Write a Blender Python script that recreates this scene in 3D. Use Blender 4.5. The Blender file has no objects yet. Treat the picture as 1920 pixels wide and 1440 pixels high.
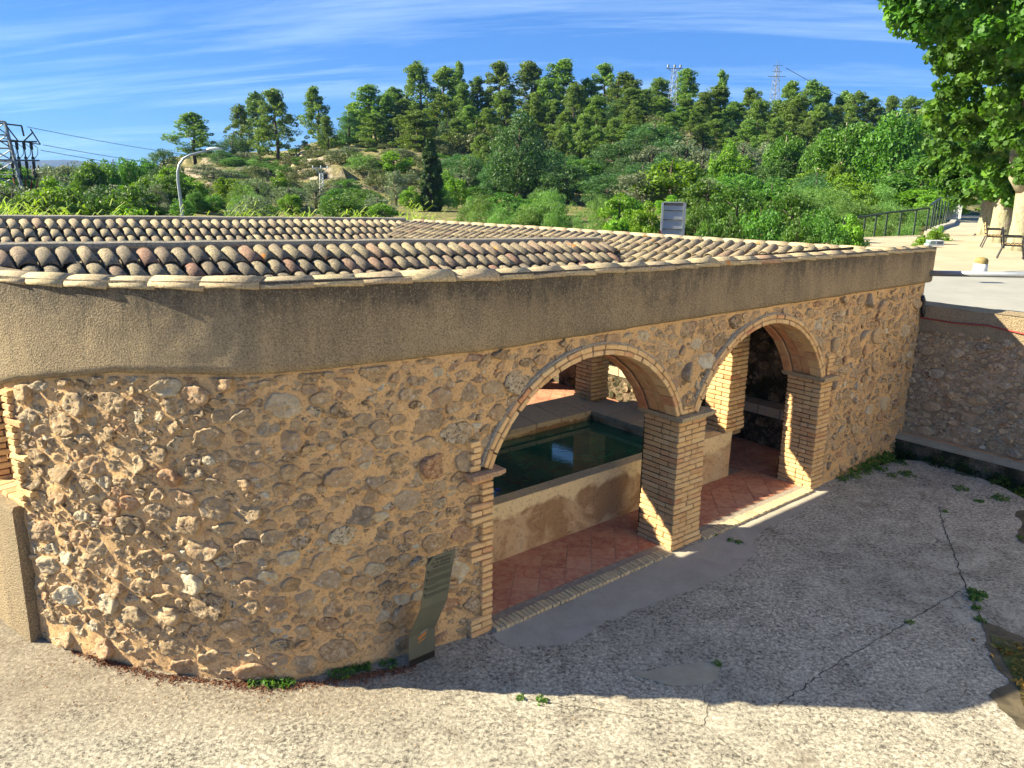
import bpy, math, random
import numpy as np
from mathutils import Matrix, Vector
from math import radians, sin, cos, pi, atan2, hypot, sqrt

random.seed(7)
RNG = np.random.default_rng(7)
sc = bpy.context.scene
COL = sc.collection

# ------------------------------------------------------------------ camera
PITCH, ROLL, FPX = radians(14.7), radians(-0.8), 1430.0
fw = Vector((0, cos(PITCH), -sin(PITCH)))
r0 = Vector((1, 0, 0)); u0 = r0.cross(fw)
rt = r0 * cos(ROLL) - u0 * sin(ROLL); up = u0 * cos(ROLL) + r0 * sin(ROLL)
cd = bpy.data.cameras.new('camera'); cam = bpy.data.objects.new('camera', cd); COL.objects.link(cam)
M = Matrix((rt, up, -fw)).transposed().to_4x4(); M.translation = Vector((0, 0, 4.5))
cam.matrix_world = M
cd.sensor_width = 36; cd.lens = FPX / 1920 * 36; cd.clip_start = .05; cd.clip_end = 12000
sc.camera = cam

# ------------------------------------------------------------------ sun, sky, exposure
SUN_EL = radians(31.5); TRAVEL = radians(-2.5)          # light travels towards this azimuth
sdir = Vector((-cos(TRAVEL) * cos(SUN_EL), -sin(TRAVEL) * cos(SUN_EL), sin(SUN_EL)))
sl = bpy.data.lights.new('sun', 'SUN'); sl.energy = 2.0; sl.angle = radians(.5); sl.color = (1, .96, .88)
so = bpy.data.objects.new('sun', sl); COL.objects.link(so)
so.rotation_euler = (-sdir).to_track_quat('-Z', 'Y').to_euler(); so.location = sdir * 60
w = bpy.data.worlds.new('World'); sc.world = w; w.use_nodes = True
nt = w.node_tree; nt.nodes.clear()
out = nt.nodes.new('ShaderNodeOutputWorld'); bg = nt.nodes.new('ShaderNodeBackground')
sky = nt.nodes.new('ShaderNodeTexSky'); sky.sky_type = 'NISHITA'; sky.sun_disc = False
sky.sun_elevation = SUN_EL; sky.sun_rotation = math.atan2(sdir.x, sdir.y); sky.altitude = 250
sky.air_density = .8; sky.dust_density = .4; sky.ozone_density = 2.2
hs = nt.nodes.new('ShaderNodeHueSaturation'); hs.inputs['Saturation'].default_value = 1.3
tc = nt.nodes.new('ShaderNodeTexCoord'); sep = nt.nodes.new('ShaderNodeSeparateXYZ')
nt.links.new(tc.outputs['Generated'], sep.inputs[0])
def wm(op, a, b=None):
    n = nt.nodes.new('ShaderNodeMath'); n.operation = op
    for i, v in enumerate((a, b)):
        if v is None: continue
        if isinstance(v, (int, float)): n.inputs[i].default_value = v
        else: nt.links.new(v, n.inputs[i])
    return n.outputs[0]
zz = wm('ADD', wm('MAXIMUM', sep.outputs[2], 0.0), .12)
cx = wm('DIVIDE', sep.outputs[0], zz); cy = wm('DIVIDE', sep.outputs[1], zz)
def cloud(rot, sx, sy, off, lo, hi, det=6, dist=.6, rg=.62):
    cb = nt.nodes.new('ShaderNodeCombineXYZ')
    nt.links.new(wm('ADD', wm('MULTIPLY', cx, sx * cos(rot)), wm('MULTIPLY', cy, sx * sin(rot))), cb.inputs[0])
    nt.links.new(wm('ADD', wm('MULTIPLY', cx, -sy * sin(rot)), wm('MULTIPLY', cy, sy * cos(rot))), cb.inputs[1])
    cb.inputs[2].default_value = off
    n = nt.nodes.new('ShaderNodeTexNoise'); n.inputs['Scale'].default_value = 1; n.inputs['Detail'].default_value = det
    n.inputs['Roughness'].default_value = rg; n.inputs['Distortion'].default_value = dist
    nt.links.new(cb.outputs[0], n.inputs['Vector'])
    m = nt.nodes.new('ShaderNodeMapRange'); m.inputs[1].default_value = lo; m.inputs[2].default_value = hi
    nt.links.new(n.outputs['Fac'], m.inputs[0]); return m.outputs[0]
c1 = cloud(radians(-8), .28, 1.5, 3.1, .50, .95, 7, .5)
c2 = cloud(radians(-14), .5, 3.0, 9.7, .54, .95, 8, .5, .68)
cf = wm('MINIMUM', wm('ADD', wm('MULTIPLY', c1, .42), wm('MULTIPLY', c2, .34)), .5)
mx = nt.nodes.new('ShaderNodeMix'); mx.data_type = 'RGBA'
nt.links.new(cf, mx.inputs[0]); nt.links.new(sky.outputs[0], hs.inputs['Color'])
tint = nt.nodes.new('ShaderNodeMix'); tint.data_type = 'RGBA'; tint.blend_type = 'MULTIPLY'; tint.inputs[0].default_value = 1
tint.inputs[7].default_value = (.085, .155, .30, 1)
nt.links.new(hs.outputs[0], tint.inputs[6])
veil = nt.nodes.new('ShaderNodeMix'); veil.data_type = 'RGBA'; veil.inputs[0].default_value = .62         # even thin high veil
veil.inputs[7].default_value = (.12, .335, .86, 1); nt.links.new(tint.outputs[2], veil.inputs[6])
nt.links.new(veil.outputs[2], mx.inputs[6]); mx.inputs[7].default_value = (1.25, 1.65, 2.2, 1)
nt.links.new(mx.outputs[2], bg.inputs['Color']); bg.inputs['Strength'].default_value = .13
nt.links.new(bg.outputs[0], out.inputs[0])
sc.view_settings.view_transform = 'Standard'; sc.view_settings.look = 'None'; sc.view_settings.gamma = 1
sc.view_settings.use_curve_mapping = False; sc.view_settings.exposure = 2.98
sc.view_settings.use_white_balance = True; sc.view_settings.white_balance_temperature = 8000; sc.view_settings.white_balance_tint = 2
sc.render.engine = 'CYCLES'; sc.cycles.max_bounces = 8; sc.cycles.diffuse_bounces = 4
sc.cycles.transparent_max_bounces = 8

# ------------------------------------------------------------------ helpers
def hsh(i, s): return np.modf(np.sin(i * 127.1 + s * 311.7) * 43758.5453)[0]
_tab = RNG.random(4096)
def vnoise(x, y, z=0.0):
    x = np.asarray(x, float); y = np.asarray(y, float); z = np.zeros_like(x) + z
    xi, yi, zi = np.floor(x).astype(int), np.floor(y).astype(int), np.floor(z).astype(int)
    fx, fy, fz = x - xi, y - yi, z - zi
    fx = fx * fx * (3 - 2 * fx); fy = fy * fy * (3 - 2 * fy); fz = fz * fz * (3 - 2 * fz)
    def h(a, b, c): return _tab[(a * 73 + b * 1259 + c * 3571) & 4095]
    def L(a, b, t): return a + (b - a) * t
    return L(L(L(h(xi, yi, zi), h(xi + 1, yi, zi), fx), L(h(xi, yi + 1, zi), h(xi + 1, yi + 1, zi), fx), fy),
             L(L(h(xi, yi, zi + 1), h(xi + 1, yi, zi + 1), fx), L(h(xi, yi + 1, zi + 1), h(xi + 1, yi + 1, zi + 1), fx), fy), fz) * 2 - 1
def fbm(x, y, z=0.0, o=4, g=.5):
    s = 0; a = 1.0; f = 1.0; t = 0
    for _ in range(o):
        s = s + a * vnoise(x * f, y * f, np.asarray(z) * f); t += a; a *= g; f *= 2.03
    return s / t

def tag(o, label=None, cat=None, group=None, kind=None):
    if label: o['label'] = label
    if cat: o['category'] = cat
    if group: o['group'] = group
    if kind: o['kind'] = kind
    return o
def empty(name, loc=(0, 0, 0), rz=0, **k):
    o = bpy.data.objects.new(name, None); COL.objects.link(o); o.location = loc; o.rotation_euler = (0, 0, rz)
    o.empty_display_size = .2
    return tag(o, **k)
def link(name, me, parent=None, loc=None, **k):
    o = bpy.data.objects.new(name, me); COL.objects.link(o)
    if parent: o.parent = parent
    if loc is not None: o.location = loc
    return tag(o, **k)
def mk(name, V, F, mat, smooth=False, rnd=None, sharp=None):
    me = bpy.data.meshes.new(name)
    if isinstance(F, np.ndarray):
        V = np.asarray(V, np.float32); n, k = F.shape
        me.vertices.add(len(V)); me.vertices.foreach_set('co', V.ravel())
        me.loops.add(n * k); me.loops.foreach_set('vertex_index', F.astype(np.int32).ravel())
        me.polygons.add(n); me.polygons.foreach_set('loop_start', np.arange(0, n * k, k, dtype=np.int32))
        me.polygons.foreach_set('loop_total', np.full(n, k, np.int32)); me.update(calc_edges=True)
    else:
        me.from_pydata([tuple(map(float, v)) for v in V], [], F)
    if mat: me.materials.append(mat)
    if rnd is not None:
        at = me.attributes.new('rnd', 'FLOAT', 'FACE'); at.data.foreach_set('value', np.asarray(rnd, np.float32))
    if smooth: me.polygons.foreach_set('use_smooth', np.ones(len(me.polygons), bool))
    me.update(); return me
def obj(name, V, F, mat, parent=None, smooth=False, rnd=None, **k):
    return link(name, mk(name, V, F, mat, smooth, rnd), parent, **k)
class MB:                                                     # collects shapes into one mesh
    def __init__(s): s.V = []; s.F = []; s.R = []
    def add(s, V, F, r=0.0):
        b = len(s.V); s.V += [tuple(v) for v in V]; s.F += [tuple(i + b for i in f) for f in F]; s.R += [r] * len(F); return s
    def box(s, x0, x1, y0, y1, z0, z1, r=0.0):
        return s.add([(x0, y0, z0), (x1, y0, z0), (x1, y1, z0), (x0, y1, z0), (x0, y0, z1), (x1, y0, z1), (x1, y1, z1), (x0, y1, z1)],
                     [(0, 3, 2, 1), (4, 5, 6, 7), (0, 1, 5, 4), (1, 2, 6, 5), (2, 3, 7, 6), (3, 0, 4, 7)], r)
    def bar(s, a, b, r, n=6, r2=None, cap=True, rr=0.0):
        a = Vector(a); b = Vector(b); d = b - a
        if d.length < 1e-6: return s
        q = d.to_track_quat('Z', 'Y'); r2 = r if r2 is None else r2
        V = []; 
        for p, R_ in ((a, r), (b, r2)):
            for i in range(n): V.append(p + q @ Vector((R_ * cos(2 * pi * (i + .5) / n), R_ * sin(2 * pi * (i + .5) / n), 0)))
        F = [(i, (i + 1) % n, n + (i + 1) % n, n + i) for i in range(n)]
        if cap: F += [tuple(range(n - 1, -1, -1)), tuple(range(n, 2 * n))]
        return s.add(V, F, rr)
    def tube(s, pts, rad, n=8, rr=0.0):
        pts = [Vector(p) for p in pts]; rad = rad if hasattr(rad, '__len__') else [rad] * len(pts)
        V = []; ref = Vector((0.13, 1, .21)).normalized()
        for i, p in enumerate(pts):
            t = (pts[min(i + 1, len(pts) - 1)] - pts[max(i - 1, 0)]).normalized()
            a = t.cross(ref).normalized(); b = t.cross(a).normalized()
            for k in range(n): V.append(p + (a * cos(2 * pi * k / n) + b * sin(2 * pi * k / n)) * rad[i])
        F = [(i * n + k, i * n + (k + 1) % n, (i + 1) * n + (k + 1) % n, (i + 1) * n + k) for i in range(len(pts) - 1) for k in range(n)]
        F += [tuple(range(n - 1, -1, -1)), tuple(range((len(pts) - 1) * n, len(pts) * n))]
        return s.add(V, F, rr)
    def build(s, name, mat, parent=None, smooth=False, **k):
        return link(name, mk(name, s.V, s.F, mat, smooth, s.R), parent, **k)
def prism(poly, z0, z1):
    n = len(poly); V = [(x, y, z0) for x, y in poly] + [(x, y, z1) for x, y in poly]
    F = [tuple(range(n - 1, -1, -1)), tuple(range(n, 2 * n))] + [(i, (i + 1) % n, n + (i + 1) % n, n + i) for i in range(n)]
    return V, F

# ------------------------------------------------------------------ material kit
class G:
    def __init__(s, name, rough=.85, spec=.3):
        s.m = bpy.data.materials.new(name); s.m.use_nodes = True; s.t = s.m.node_tree
        s.b = s.t.nodes['Principled BSDF']; s.b.inputs['Roughness'].default_value = rough
        s.b.inputs['Specular IOR Level'].default_value = spec
        s.co = s.t.nodes.new('ShaderNodeTexCoord')
    def n(s, ty, **k):
        nd = s.t.nodes.new(ty)
        for a, v in k.items(): setattr(nd, a, v)
        return nd
    def put(s, sock, v):
        if isinstance(v, bpy.types.NodeSocket): s.t.links.new(v, sock)
        elif isinstance(v, (tuple, list)) and len(v) == 3 and sock.type == 'RGBA': sock.default_value = (*v, 1)
        else: sock.default_value = v
    def math(s, op, a, b=0.0, clamp=False):
        nd = s.n('ShaderNodeMath', operation=op, use_clamp=clamp); s.put(nd.inputs[0], a); s.put(nd.inputs[1], b); return nd.outputs[0]
    def vec(s, which='Object', scale=(1, 1, 1), shift=None):
        o = s.co.outputs[which] if which in ('Object', 'Generated') else s.n('ShaderNodeNewGeometry').outputs['Position']
        mp = s.n('ShaderNodeMapping'); s.put(mp.inputs['Vector'], o); mp.inputs['Scale'].default_value = scale
        if shift is not None:
            cb = s.n('ShaderNodeCombineXYZ')
            for i in range(3): s.put(cb.inputs[i], s.math('MULTIPLY', shift, (91.0, 57.0, 33.0)[i]))
            s.put(mp.inputs['Location'], cb.outputs[0])
        return mp.outputs[0]
    def rnd(s, k=1.0, o=0.0):
        a = s.n('ShaderNodeAttribute', attribute_name='rnd'); i = s.n('ShaderNodeObjectInfo')
        v = s.math('ADD', a.outputs['Fac'], i.outputs['Random'])
        return s.math('FRACT', s.math('ADD', s.math('MULTIPLY', v, k), o))
    def noise(s, vec, scale, det=4, rg=.55, dist=0.0):
        nd = s.n('ShaderNodeTexNoise'); s.put(nd.inputs['Vector'], vec); nd.inputs['Scale'].default_value = scale
        nd.inputs['Detail'].default_value = det; nd.inputs['Roughness'].default_value = rg; nd.inputs['Distortion'].default_value = dist
        return nd.outputs['Fac']
    def vor(s, vec, scale, feat='F1', out='Distance', rand=1.0):
        nd = s.n('ShaderNodeTexVoronoi', feature=feat); s.put(nd.inputs['Vector'], vec); nd.inputs['Scale'].default_value = scale
        nd.inputs['Randomness'].default_value = rand
        return nd.outputs[out]
    def ramp(s, f, st, interp='LINEAR'):
        nd = s.n('ShaderNodeValToRGB'); cr = nd.color_ramp; cr.interpolation = interp
        while len(cr.elements) < len(st): cr.elements.new(.5)
        for e, (p, c) in zip(cr.elements, st):
            e.position = p; c = (c, c, c) if isinstance(c, (int, float)) else c; e.color = (*c, 1)
        s.put(nd.inputs[0], f); return nd.outputs[0]
    def rng(s, f, a, b, c=0.0, d=1.0):
        nd = s.n('ShaderNodeMapRange'); s.put(nd.inputs[0], f)
        for i, v in enumerate((a, b, c, d)): s.put(nd.inputs[i + 1], v)
        return nd.outputs[0]
    def mix(s, f, a, b, mode='MIX'):
        nd = s.n('ShaderNodeMix', data_type='RGBA', blend_type=mode); s.put(nd.inputs[0], f); s.put(nd.inputs[6], a); s.put(nd.inputs[7], b)
        return nd.outputs[2]
    def col(s, c): s.put(s.b.inputs['Base Color'], c)
    def bump(s, h, dist=.01, strength=1.0, prev=None):
        nd = s.n('ShaderNodeBump'); s.put(nd.inputs['Height'], h); nd.inputs['Distance'].default_value = dist
        nd.inputs['Strength'].default_value = strength
        if prev: s.put(nd.inputs['Normal'], prev)
        s.put(s.b.inputs['Normal'], nd.outputs[0]); return nd.outputs[0]
    def xyz(s, vec): nd = s.n('ShaderNodeSeparateXYZ'); s.put(nd.inputs[0], vec); return nd.outputs
def simple(name, c, rough=.6, metal=0.0, c2=None, scale=8, bump=0.0, spec=.4):
    g = G(name, rough, spec); v = g.vec('Object')
    f = g.noise(v, scale, 5, .6)
    c2 = c2 or tuple(x * .75 for x in c)
    g.col(g.mix(g.rng(f, .3, .7), c, c2)); g.b.inputs['Metallic'].default_value = metal
    if bump: g.bump(g.noise(v, scale * 6, 4), bump)
    return g.m

def m_stone(name, pal, dark=.3, moss=0.0, smear=.0):
    g = G(name, .9, .2); r = g.rnd(); v = g.vec('Object', shift=r)
    base = g.ramp(g.rnd(7.31), pal)
    n1 = g.noise(v, 7, 8, .68, .5); n2 = g.noise(v, 24, 7, .82, .4); n3 = g.vor(v, 30)
    c = g.mix(g.rng(n1, .42, .70, 0, .7), base, (.54, .42, .28), 'MIX')
    c = g.mix(.5, c, g.mix(g.rng(n1, .3, .62), (.26, .19, .13), (.62, .53, .42)), 'OVERLAY')
    pit = g.math('MULTIPLY', g.rng(n2, .49, .43), g.rng(g.rnd(3.7), dark, 1.0))
    c = g.mix(g.math('MINIMUM', pit, .9), c, (.075, .058, .042))
    c = g.mix(g.rng(n2, .54, .60, 0, .7), c, (.78, .67, .52))
    c = g.mix(g.rng(g.noise(g.vec('pos'), 5.5, 6, .68, .6), .50, .60, 0, smear), c, (.50, .335, .185))
    if moss: 
        mo = g.noise(g.vec('pos'), 2.2, 5, .6); c = g.mix(g.rng(mo, .38, .58, 0, moss), c, (.022, .03, .012))
    g.col(c)
    h = g.math('ADD', g.math('MULTIPLY', n1, .9), g.math('ADD', g.math('MULTIPLY', n2, .75), g.math('MULTIPLY', n3, .35)))
    g.bump(h, .045, 1.0)
    return g.m
PAL = [(0, (.54, .36, .22)), (.16, (.60, .45, .29)), (.3, (.42, .31, .20)), (.42, (.64, .50, .33)), (.52, (.50, .28, .17)), (.62, (.48, .40, .29)), (.76, (.60, .45, .29)), (.84, (.27, .205, .14)), (.90, (.62, .54, .42)), (1, (.74, .70, .60))]
M_STONE = m_stone('rubble_stone', PAL, .35, 0, .55)
M_STONE2 = m_stone('retaining_stone', [(0, (.64, .48, .32)), (.3, (.48, .38, .26)), (.5, (.70, .55, .38)), (.7, (.60, .40, .26)), (.85, (.30, .25, .19)), (1, (.78, .72, .60))], .2)
M_STONE3 = m_stone('mossy_stone', [(0, (.20, .15, .10)), (.4, (.13, .10, .075)), (.7, (.26, .20, .14)), (1, (.34, .28, .20))], .2, .95)
def m_mortar(name, a, b, moss=0.0):
    g = G(name, .95, .15); v = g.vec('Object')
    n = g.noise(v, 2.2, 6, .6, .4); n2 = g.noise(v, 42, 7, .8)
    c = g.mix(g.rng(n, .35, .68), a, b); c = g.mix(g.rng(n2, .5, .66, 0, .6), c, (.68, .50, .30))
    c = g.mix(g.rng(n2, .47, .38, 0, .8), c, (.15, .095, .05))
    if moss: c = g.mix(g.rng(g.noise(v, 1.7, 5, .6), .36, .56, 0, moss), c, (.02, .025, .012))
    g.col(c); g.bump(g.math('ADD', n2, g.math('MULTIPLY', g.noise(v, 12, 5, .6), 1.4)), .014)
    return g.m
M_MORT = m_mortar('ochre_mortar', (.68, .425, .21), (.57, .355, .18))
M_MORT2 = m_mortar('grey_brown_mortar', (.52, .375, .245), (.30, .215, .14))
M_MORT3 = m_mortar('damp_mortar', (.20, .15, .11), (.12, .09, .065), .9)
def m_stucco(name, streaks=True):
    g = G(name, .95, .15); v = g.vec('Object'); x, y, z = g.xyz(g.co.outputs['Object'])
    n0 = g.noise(v, .9, 5, .6, .6); n1 = g.noise(v, 62, 5, .8); n2 = g.vor(v, 60)
    bnd = g.noise(g.vec('Object', (2.6, 2.6, .22)), 1, 5, .65, .5)
    c = g.mix(g.rng(n0, .34, .66), (.43, .325, .20), (.34, .26, .165)); c = g.mix(g.rng(bnd, .42, .62, 0, .6), c, (.26, .205, .14))
    if streaks:
        vs = g.vec('Object', (4.5, 4.5, .75)); st = g.noise(vs, 1, 7, .72, 1.3)
        top = g.rng(z, 3.15, 3.72); q = g.math('ADD', g.math('MULTIPLY', top, .62), g.math('MULTIPLY', st, .95))
        q = g.math('ADD', q, g.math('MULTIPLY', g.math('SUBTRACT', n0, .5), 1.2))
        rx = g.rng(x, -4.2, -2.4, -.2, 0.05); q = g.math('ADD', q, rx)
        c = g.mix(g.rng(q, .45, 1.1, 0, .80), c, (.15, .122, .09))
        c = g.mix(g.rng(g.math('ADD', q, g.math('MULTIPLY', g.noise(v, 18, 5, .7), .45)), 1.0, 1.28, 0, .75), c, (.065, .058, .05))
        c = g.mix(g.math('MULTIPLY', g.rng(q, .8, 1.05), g.rng(g.noise(v, 45, 4, .8), .56, .66, 0, .6)), c, (.36, .35, .33))
    c = g.mix(g.rng(n1, .48, .42, 0, .7), c, (.13, .095, .06)); c = g.mix(g.rng(n1, .55, .62, 0, .5), c, (.60, .48, .32))
    g.col(c); g.bump(g.math('ADD', n1, g.math('MULTIPLY', n2, .7)), .019, 1.0)
    return g.m
M_STUC = m_stucco('rough_stucco'); M_STUC2 = m_stucco('plain_stucco', False)
def m_brick(name, pal, stain=.5):
    g = G(name, .88, .2); r = g.rnd(); v = g.vec('pos', shift=r)
    c = g.ramp(g.rnd(5.17), pal); n = g.noise(v, 9, 6, .65, .3); n2 = g.noise(v, 60, 5, .7)
    c = g.mix(g.rng(n, .35, .7, 0, .6), c, (.64, .45, .25)); c = g.mix(g.rng(n, .45, .28, 0, stain), c, (.30, .17, .085))
    c = g.mix(g.rng(n2, .44, .33, 0, .6), c, (.14, .085, .05)); g.col(c)
    g.bump(g.math('ADD', n2, g.math('MULTIPLY', n, 1.5)), .006); return g.m
BP = [(0, (.66, .39, .17)), (.2, (.70, .46, .22)), (.45, (.60, .34, .145)), (.6, (.72, .50, .26)), (.78, (.54, .28, .13)), (.9, (.66, .44, .23)), (1, (.52, .20, .09))]
M_BRICK = m_brick('ochre_brick', BP); M_THR = m_brick('threshold_brick', [(0, (.42, .35, .23)), (.5, (.50, .43, .29)), (1, (.33, .27, .18))], .7)
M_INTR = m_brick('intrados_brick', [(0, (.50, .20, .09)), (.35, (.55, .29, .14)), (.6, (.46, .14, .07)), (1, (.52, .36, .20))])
M_BMORT = m_mortar('brick_joint_mortar', (.27, .18, .10), (.18, .12, .07))
def m_tile(name, pal, lich=.6, dk=.5):
    g = G(name, .85, .2); r = g.rnd(); v = g.vec('pos', shift=r)
    c = g.ramp(g.rnd(3.91), pal); n = g.noise(v, 6, 6, .65, .4); n2 = g.noise(v, 48, 6, .78)
    c = g.mix(g.rng(n, .4, .7, 0, lich), c, (.44, .37, .24)); c = g.mix(g.rng(n2, .53, .42, 0, dk), c, (.06, .052, .042))
    c = g.mix(g.rng(n2, .60, .70, 0, .45), c, (.55, .51, .42)); c = g.mix(g.rng(g.noise(v, 3.1, 3, .5), .70, .74, 0, .8), c, (.55, .20, .04))
    g.col(c); g.bump(g.math('ADD', n2, n), .009); return g.m
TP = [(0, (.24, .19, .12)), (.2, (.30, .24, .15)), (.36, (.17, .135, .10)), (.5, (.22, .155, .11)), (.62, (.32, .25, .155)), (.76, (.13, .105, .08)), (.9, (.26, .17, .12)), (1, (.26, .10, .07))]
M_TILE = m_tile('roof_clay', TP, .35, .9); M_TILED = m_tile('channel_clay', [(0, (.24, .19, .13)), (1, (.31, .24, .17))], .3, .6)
M_TILEL = m_tile('pale_roof_clay', [(0, (.36, .28, .17)), (.3, (.42, .33, .20)), (.5, (.31, .24, .155)), (.72, (.38, .28, .18)), (.88, (.26, .20, .14)), (1, (.33, .18, .12))], .4, .85)  # paler warm clay for the right and far wings
M_CAP = m_tile('ridge_clay', [(0, (.50, .38, .21)), (.25, (.56, .43, .25)), (.45, (.42, .30, .18)), (.6, (.52, .40, .24)), (.84, (.50, .36, .22)), (.94, (.46, .25, .15)), (1, (.42, .20, .12))], .6, .5)
def m_ground():
    g = G('weathered_concrete', .9, .25); v = g.vec('Object'); x, y, z = g.xyz(g.co.outputs['Object'])
    big = g.noise(v, .45, 5, .6, .5); mid = g.noise(v, 2.6, 6, .65, .6); fine = g.noise(v, 24, 8, .85, .3); gr = g.vor(v, 34, out='Color'); ag = g.noise(g.vec('Object', (1, 1.1, 1)), 25, 5, .8, .5)
    c = g.mix(g.rng(mid, .33, .68), (.275, .25, .20), (.44, .40, .32))
    c = g.mix(g.rng(big, .38, .62, 0, .5), c, (.385, .345, .27))
    wh = g.math('MULTIPLY', g.rng(ag, .49, .57), g.rng(g.math('ADD', big, g.math('MULTIPLY', mid, .5)), .52, .92))
    c = g.mix(g.math('MULTIPLY', wh, .95), c, (.76, .67, .53))
    dk = g.math('MULTIPLY', g.rng(fine, .50, .44), g.rng(mid, .66, .40, .4, 1)); c = g.mix(g.math('MULTIPLY', dk, .95), c, (.06, .05, .042))
    c = g.mix(g.rng(fine, .58, .68, 0, .75), c, (.78, .69, .55))
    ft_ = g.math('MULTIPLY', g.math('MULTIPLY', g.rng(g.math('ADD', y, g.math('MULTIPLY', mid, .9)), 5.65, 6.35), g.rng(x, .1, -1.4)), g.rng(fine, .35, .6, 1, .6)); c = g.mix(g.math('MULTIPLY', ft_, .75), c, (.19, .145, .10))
    stn = g.noise(v, 1.15, 6, .7, 1.4); c = g.mix(g.rng(stn, .56, .68, 0, .55), c, (.16, .12, .085)); c = g.mix(g.rng(g.noise(g.vec('Object', (1, 1, 1)), .8, 7, .75, 2.0), .60, .66, 0, .5), c, (.12, .105, .09))
    g.col(c); g.bump(g.math('ADD', fine, g.math('MULTIPLY', ag, .8)), .014); return g.m
M_GROUND = m_ground()
def m_blue():
    g = G('smooth_grey_cement', .8, .3); v = g.vec('Object'); n = g.noise(v, 3, 6, .6, .5); f = g.noise(v, 50, 5, .75)
    c = g.mix(g.rng(n, .3, .7), (.33, .29, .235), (.42, .37, .30)); c = g.mix(g.rng(f, .56, .66, 0, .5), c, (.42, .40, .36)); c = g.mix(g.rng(f, .42, .34, 0, .5), c, (.08, .075, .07))
    g.col(c); g.bump(f, .004); return g.m
M_BLUE = m_blue()
M_PATCH = simple('pale_cement_patch', (.42, .36, .25), .9, 0, (.31, .265, .19), 5, .003)
M_FLOOR = m_brick('red_floor_tile', [(0, (.42, .135, .10)), (.3, (.50, .18, .13)), (.6, (.38, .11, .085)), (1, (.54, .23, .16))], .5)
M_JOINT = simple('pale_joint', (.34, .28, .22), .9, 0, (.22, .17, .13), 20, .003)
def m_pool():
    g = G('pool_plaster', .85, .25); v = g.vec('Object'); n = g.noise(v, 1.6, 7, .62, .9); n2 = g.noise(v, 26, 5, .7)
    x, y, z = g.xyz(g.co.outputs['Object'])
    c = g.mix(g.rng(n, .4, .5), (.34, .205, .11), (.52, .36, .215)); c = g.mix(g.rng(n, .56, .62, 0, .8), c, (.52, .40, .27))
    c = g.mix(g.rng(g.math('ADD', z, g.math('MULTIPLY', g.math('SUBTRACT', n, .5), .7)), .52, .6), c, (.72, .56, .33))
    c = g.mix(g.rng(n2, .46, .34, 0, .6), c, (.11, .08, .05)); g.col(c); g.bump(g.math('ADD', g.math('MULTIPLY', n, 2.5), n2), .012); return g.m
M_POOL = m_pool(); M_COPE = m_brick('coping_stone', [(0, (.42, .36, .25)), (.5, (.50, .44, .32)), (1, (.36, .31, .23))], .6)
def m_water():
    g = G('green_water', .01, .5); v = g.vec('pos'); n = g.noise(v, 1.3, 6, .62, 1.2)
    c = g.mix(g.rng(n, .35, .65), (.012, .085, .060), (.03, .15, .08)); f = g.noise(v, 6, 7, .7, 2)
    c = g.mix(g.rng(f, .62, .72, 0, .35), c, (.06, .09, .04)); g.col(c); g.b.inputs['IOR'].default_value = 1.6
    g.bump(g.noise(g.vec('pos', (1, 3, 1)), 7, 2, .5), .0006); return g.m
M_WATER = m_water()
M_WOOD = simple('dark_roof_boards', (.10, .065, .04), .8, 0, (.06, .04, .03), 6)
M_STEEL = simple('galvanised_steel', (.42, .44, .46), .45, .6, (.32, .34, .36), 5); M_DKST = simple('dark_weathered_steel', (.10, .095, .085), .6, .4)
M_LATT = simple('lattice_grey', (.30, .32, .34), .6, .3); M_WHITE = simple('white_paint', (.74, .74, .72), .5)
M_GREEN = simple('dark_green_paint', (.035, .06, .05), .5); M_RED = simple('red_plastic', (.35, .05, .04), .5); M_REDP = simple('red_paint', (.45, .06, .05), .5)
M_BLACK = simple('black_paint', (.02, .02, .022), .45); M_ALU = simple('grey_sign_boards', (.40, .43, .46), .5, .2, (.33, .36, .39), 2)
M_SLAT = simple('oak_slats', (.50, .34, .17), .6, 0, (.38, .25, .12), 12); M_POLE = simple('timber_stake', (.38, .27, .17), .8, 0, (.28, .2, .13), 9)
M_ASPH = simple('pale_asphalt', (.25, .245, .225), .9, 0, (.31, .30, .27), 1.2, .004); M_KERB = simple('kerb_stone', (.44, .40, .33), .85, 0, (.36, .32, .26), 4, .004)
def m_gravel():
    g = G('pale_gravel', .95, .2); v = g.vec('pos'); n = g.noise(v, .5, 5, .6, .4); f = g.noise(v, 22, 6, .75)
    c = g.mix(g.rng(n, .35, .65), (.40, .33, .235), (.48, .41, .30)); c = g.mix(g.rng(f, .46, .36, 0, .6), c, (.22, .16, .10)); c = g.mix(g.rng(g.noise(v, 1.5, 5, .7), .56, .68, 0, .6), c, (.42, .28, .13))
    g.col(c); g.bump(f, .012); return g.m
M_GRAVEL = m_gravel()
def m_hill():
    g = G('hill_earth', .95, .1); v = g.vec('pos'); geo = g.n('ShaderNodeNewGeometry'); nz = g.xyz(geo.outputs['Normal'])[2]
    n = g.noise(v, .07, 6, .62, .6); f = g.noise(v, .6, 7, .72, .5); r = g.noise(g.vec('pos', (1, 1, 2.2)), 1.1, 7, .75, .4)
    gr = g.mix(g.rng(f, .40, .60), (.06, .10, .025), (.26, .23, .10)); gr = g.mix(g.rng(n, .45, .65, 0, .7), gr, (.36, .29, .14))
    rk = g.mix(g.rng(r, .36, .60), (.16, .12, .085), (.62, .52, .38)); c = g.mix(g.rng(g.math('ADD', nz, g.math('MULTIPLY', g.math('SUBTRACT', f, .5), .5)), .95, .84), gr, rk)
    g.col(c); g.bump(g.math('ADD', r, f), .5); return g.m
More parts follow.
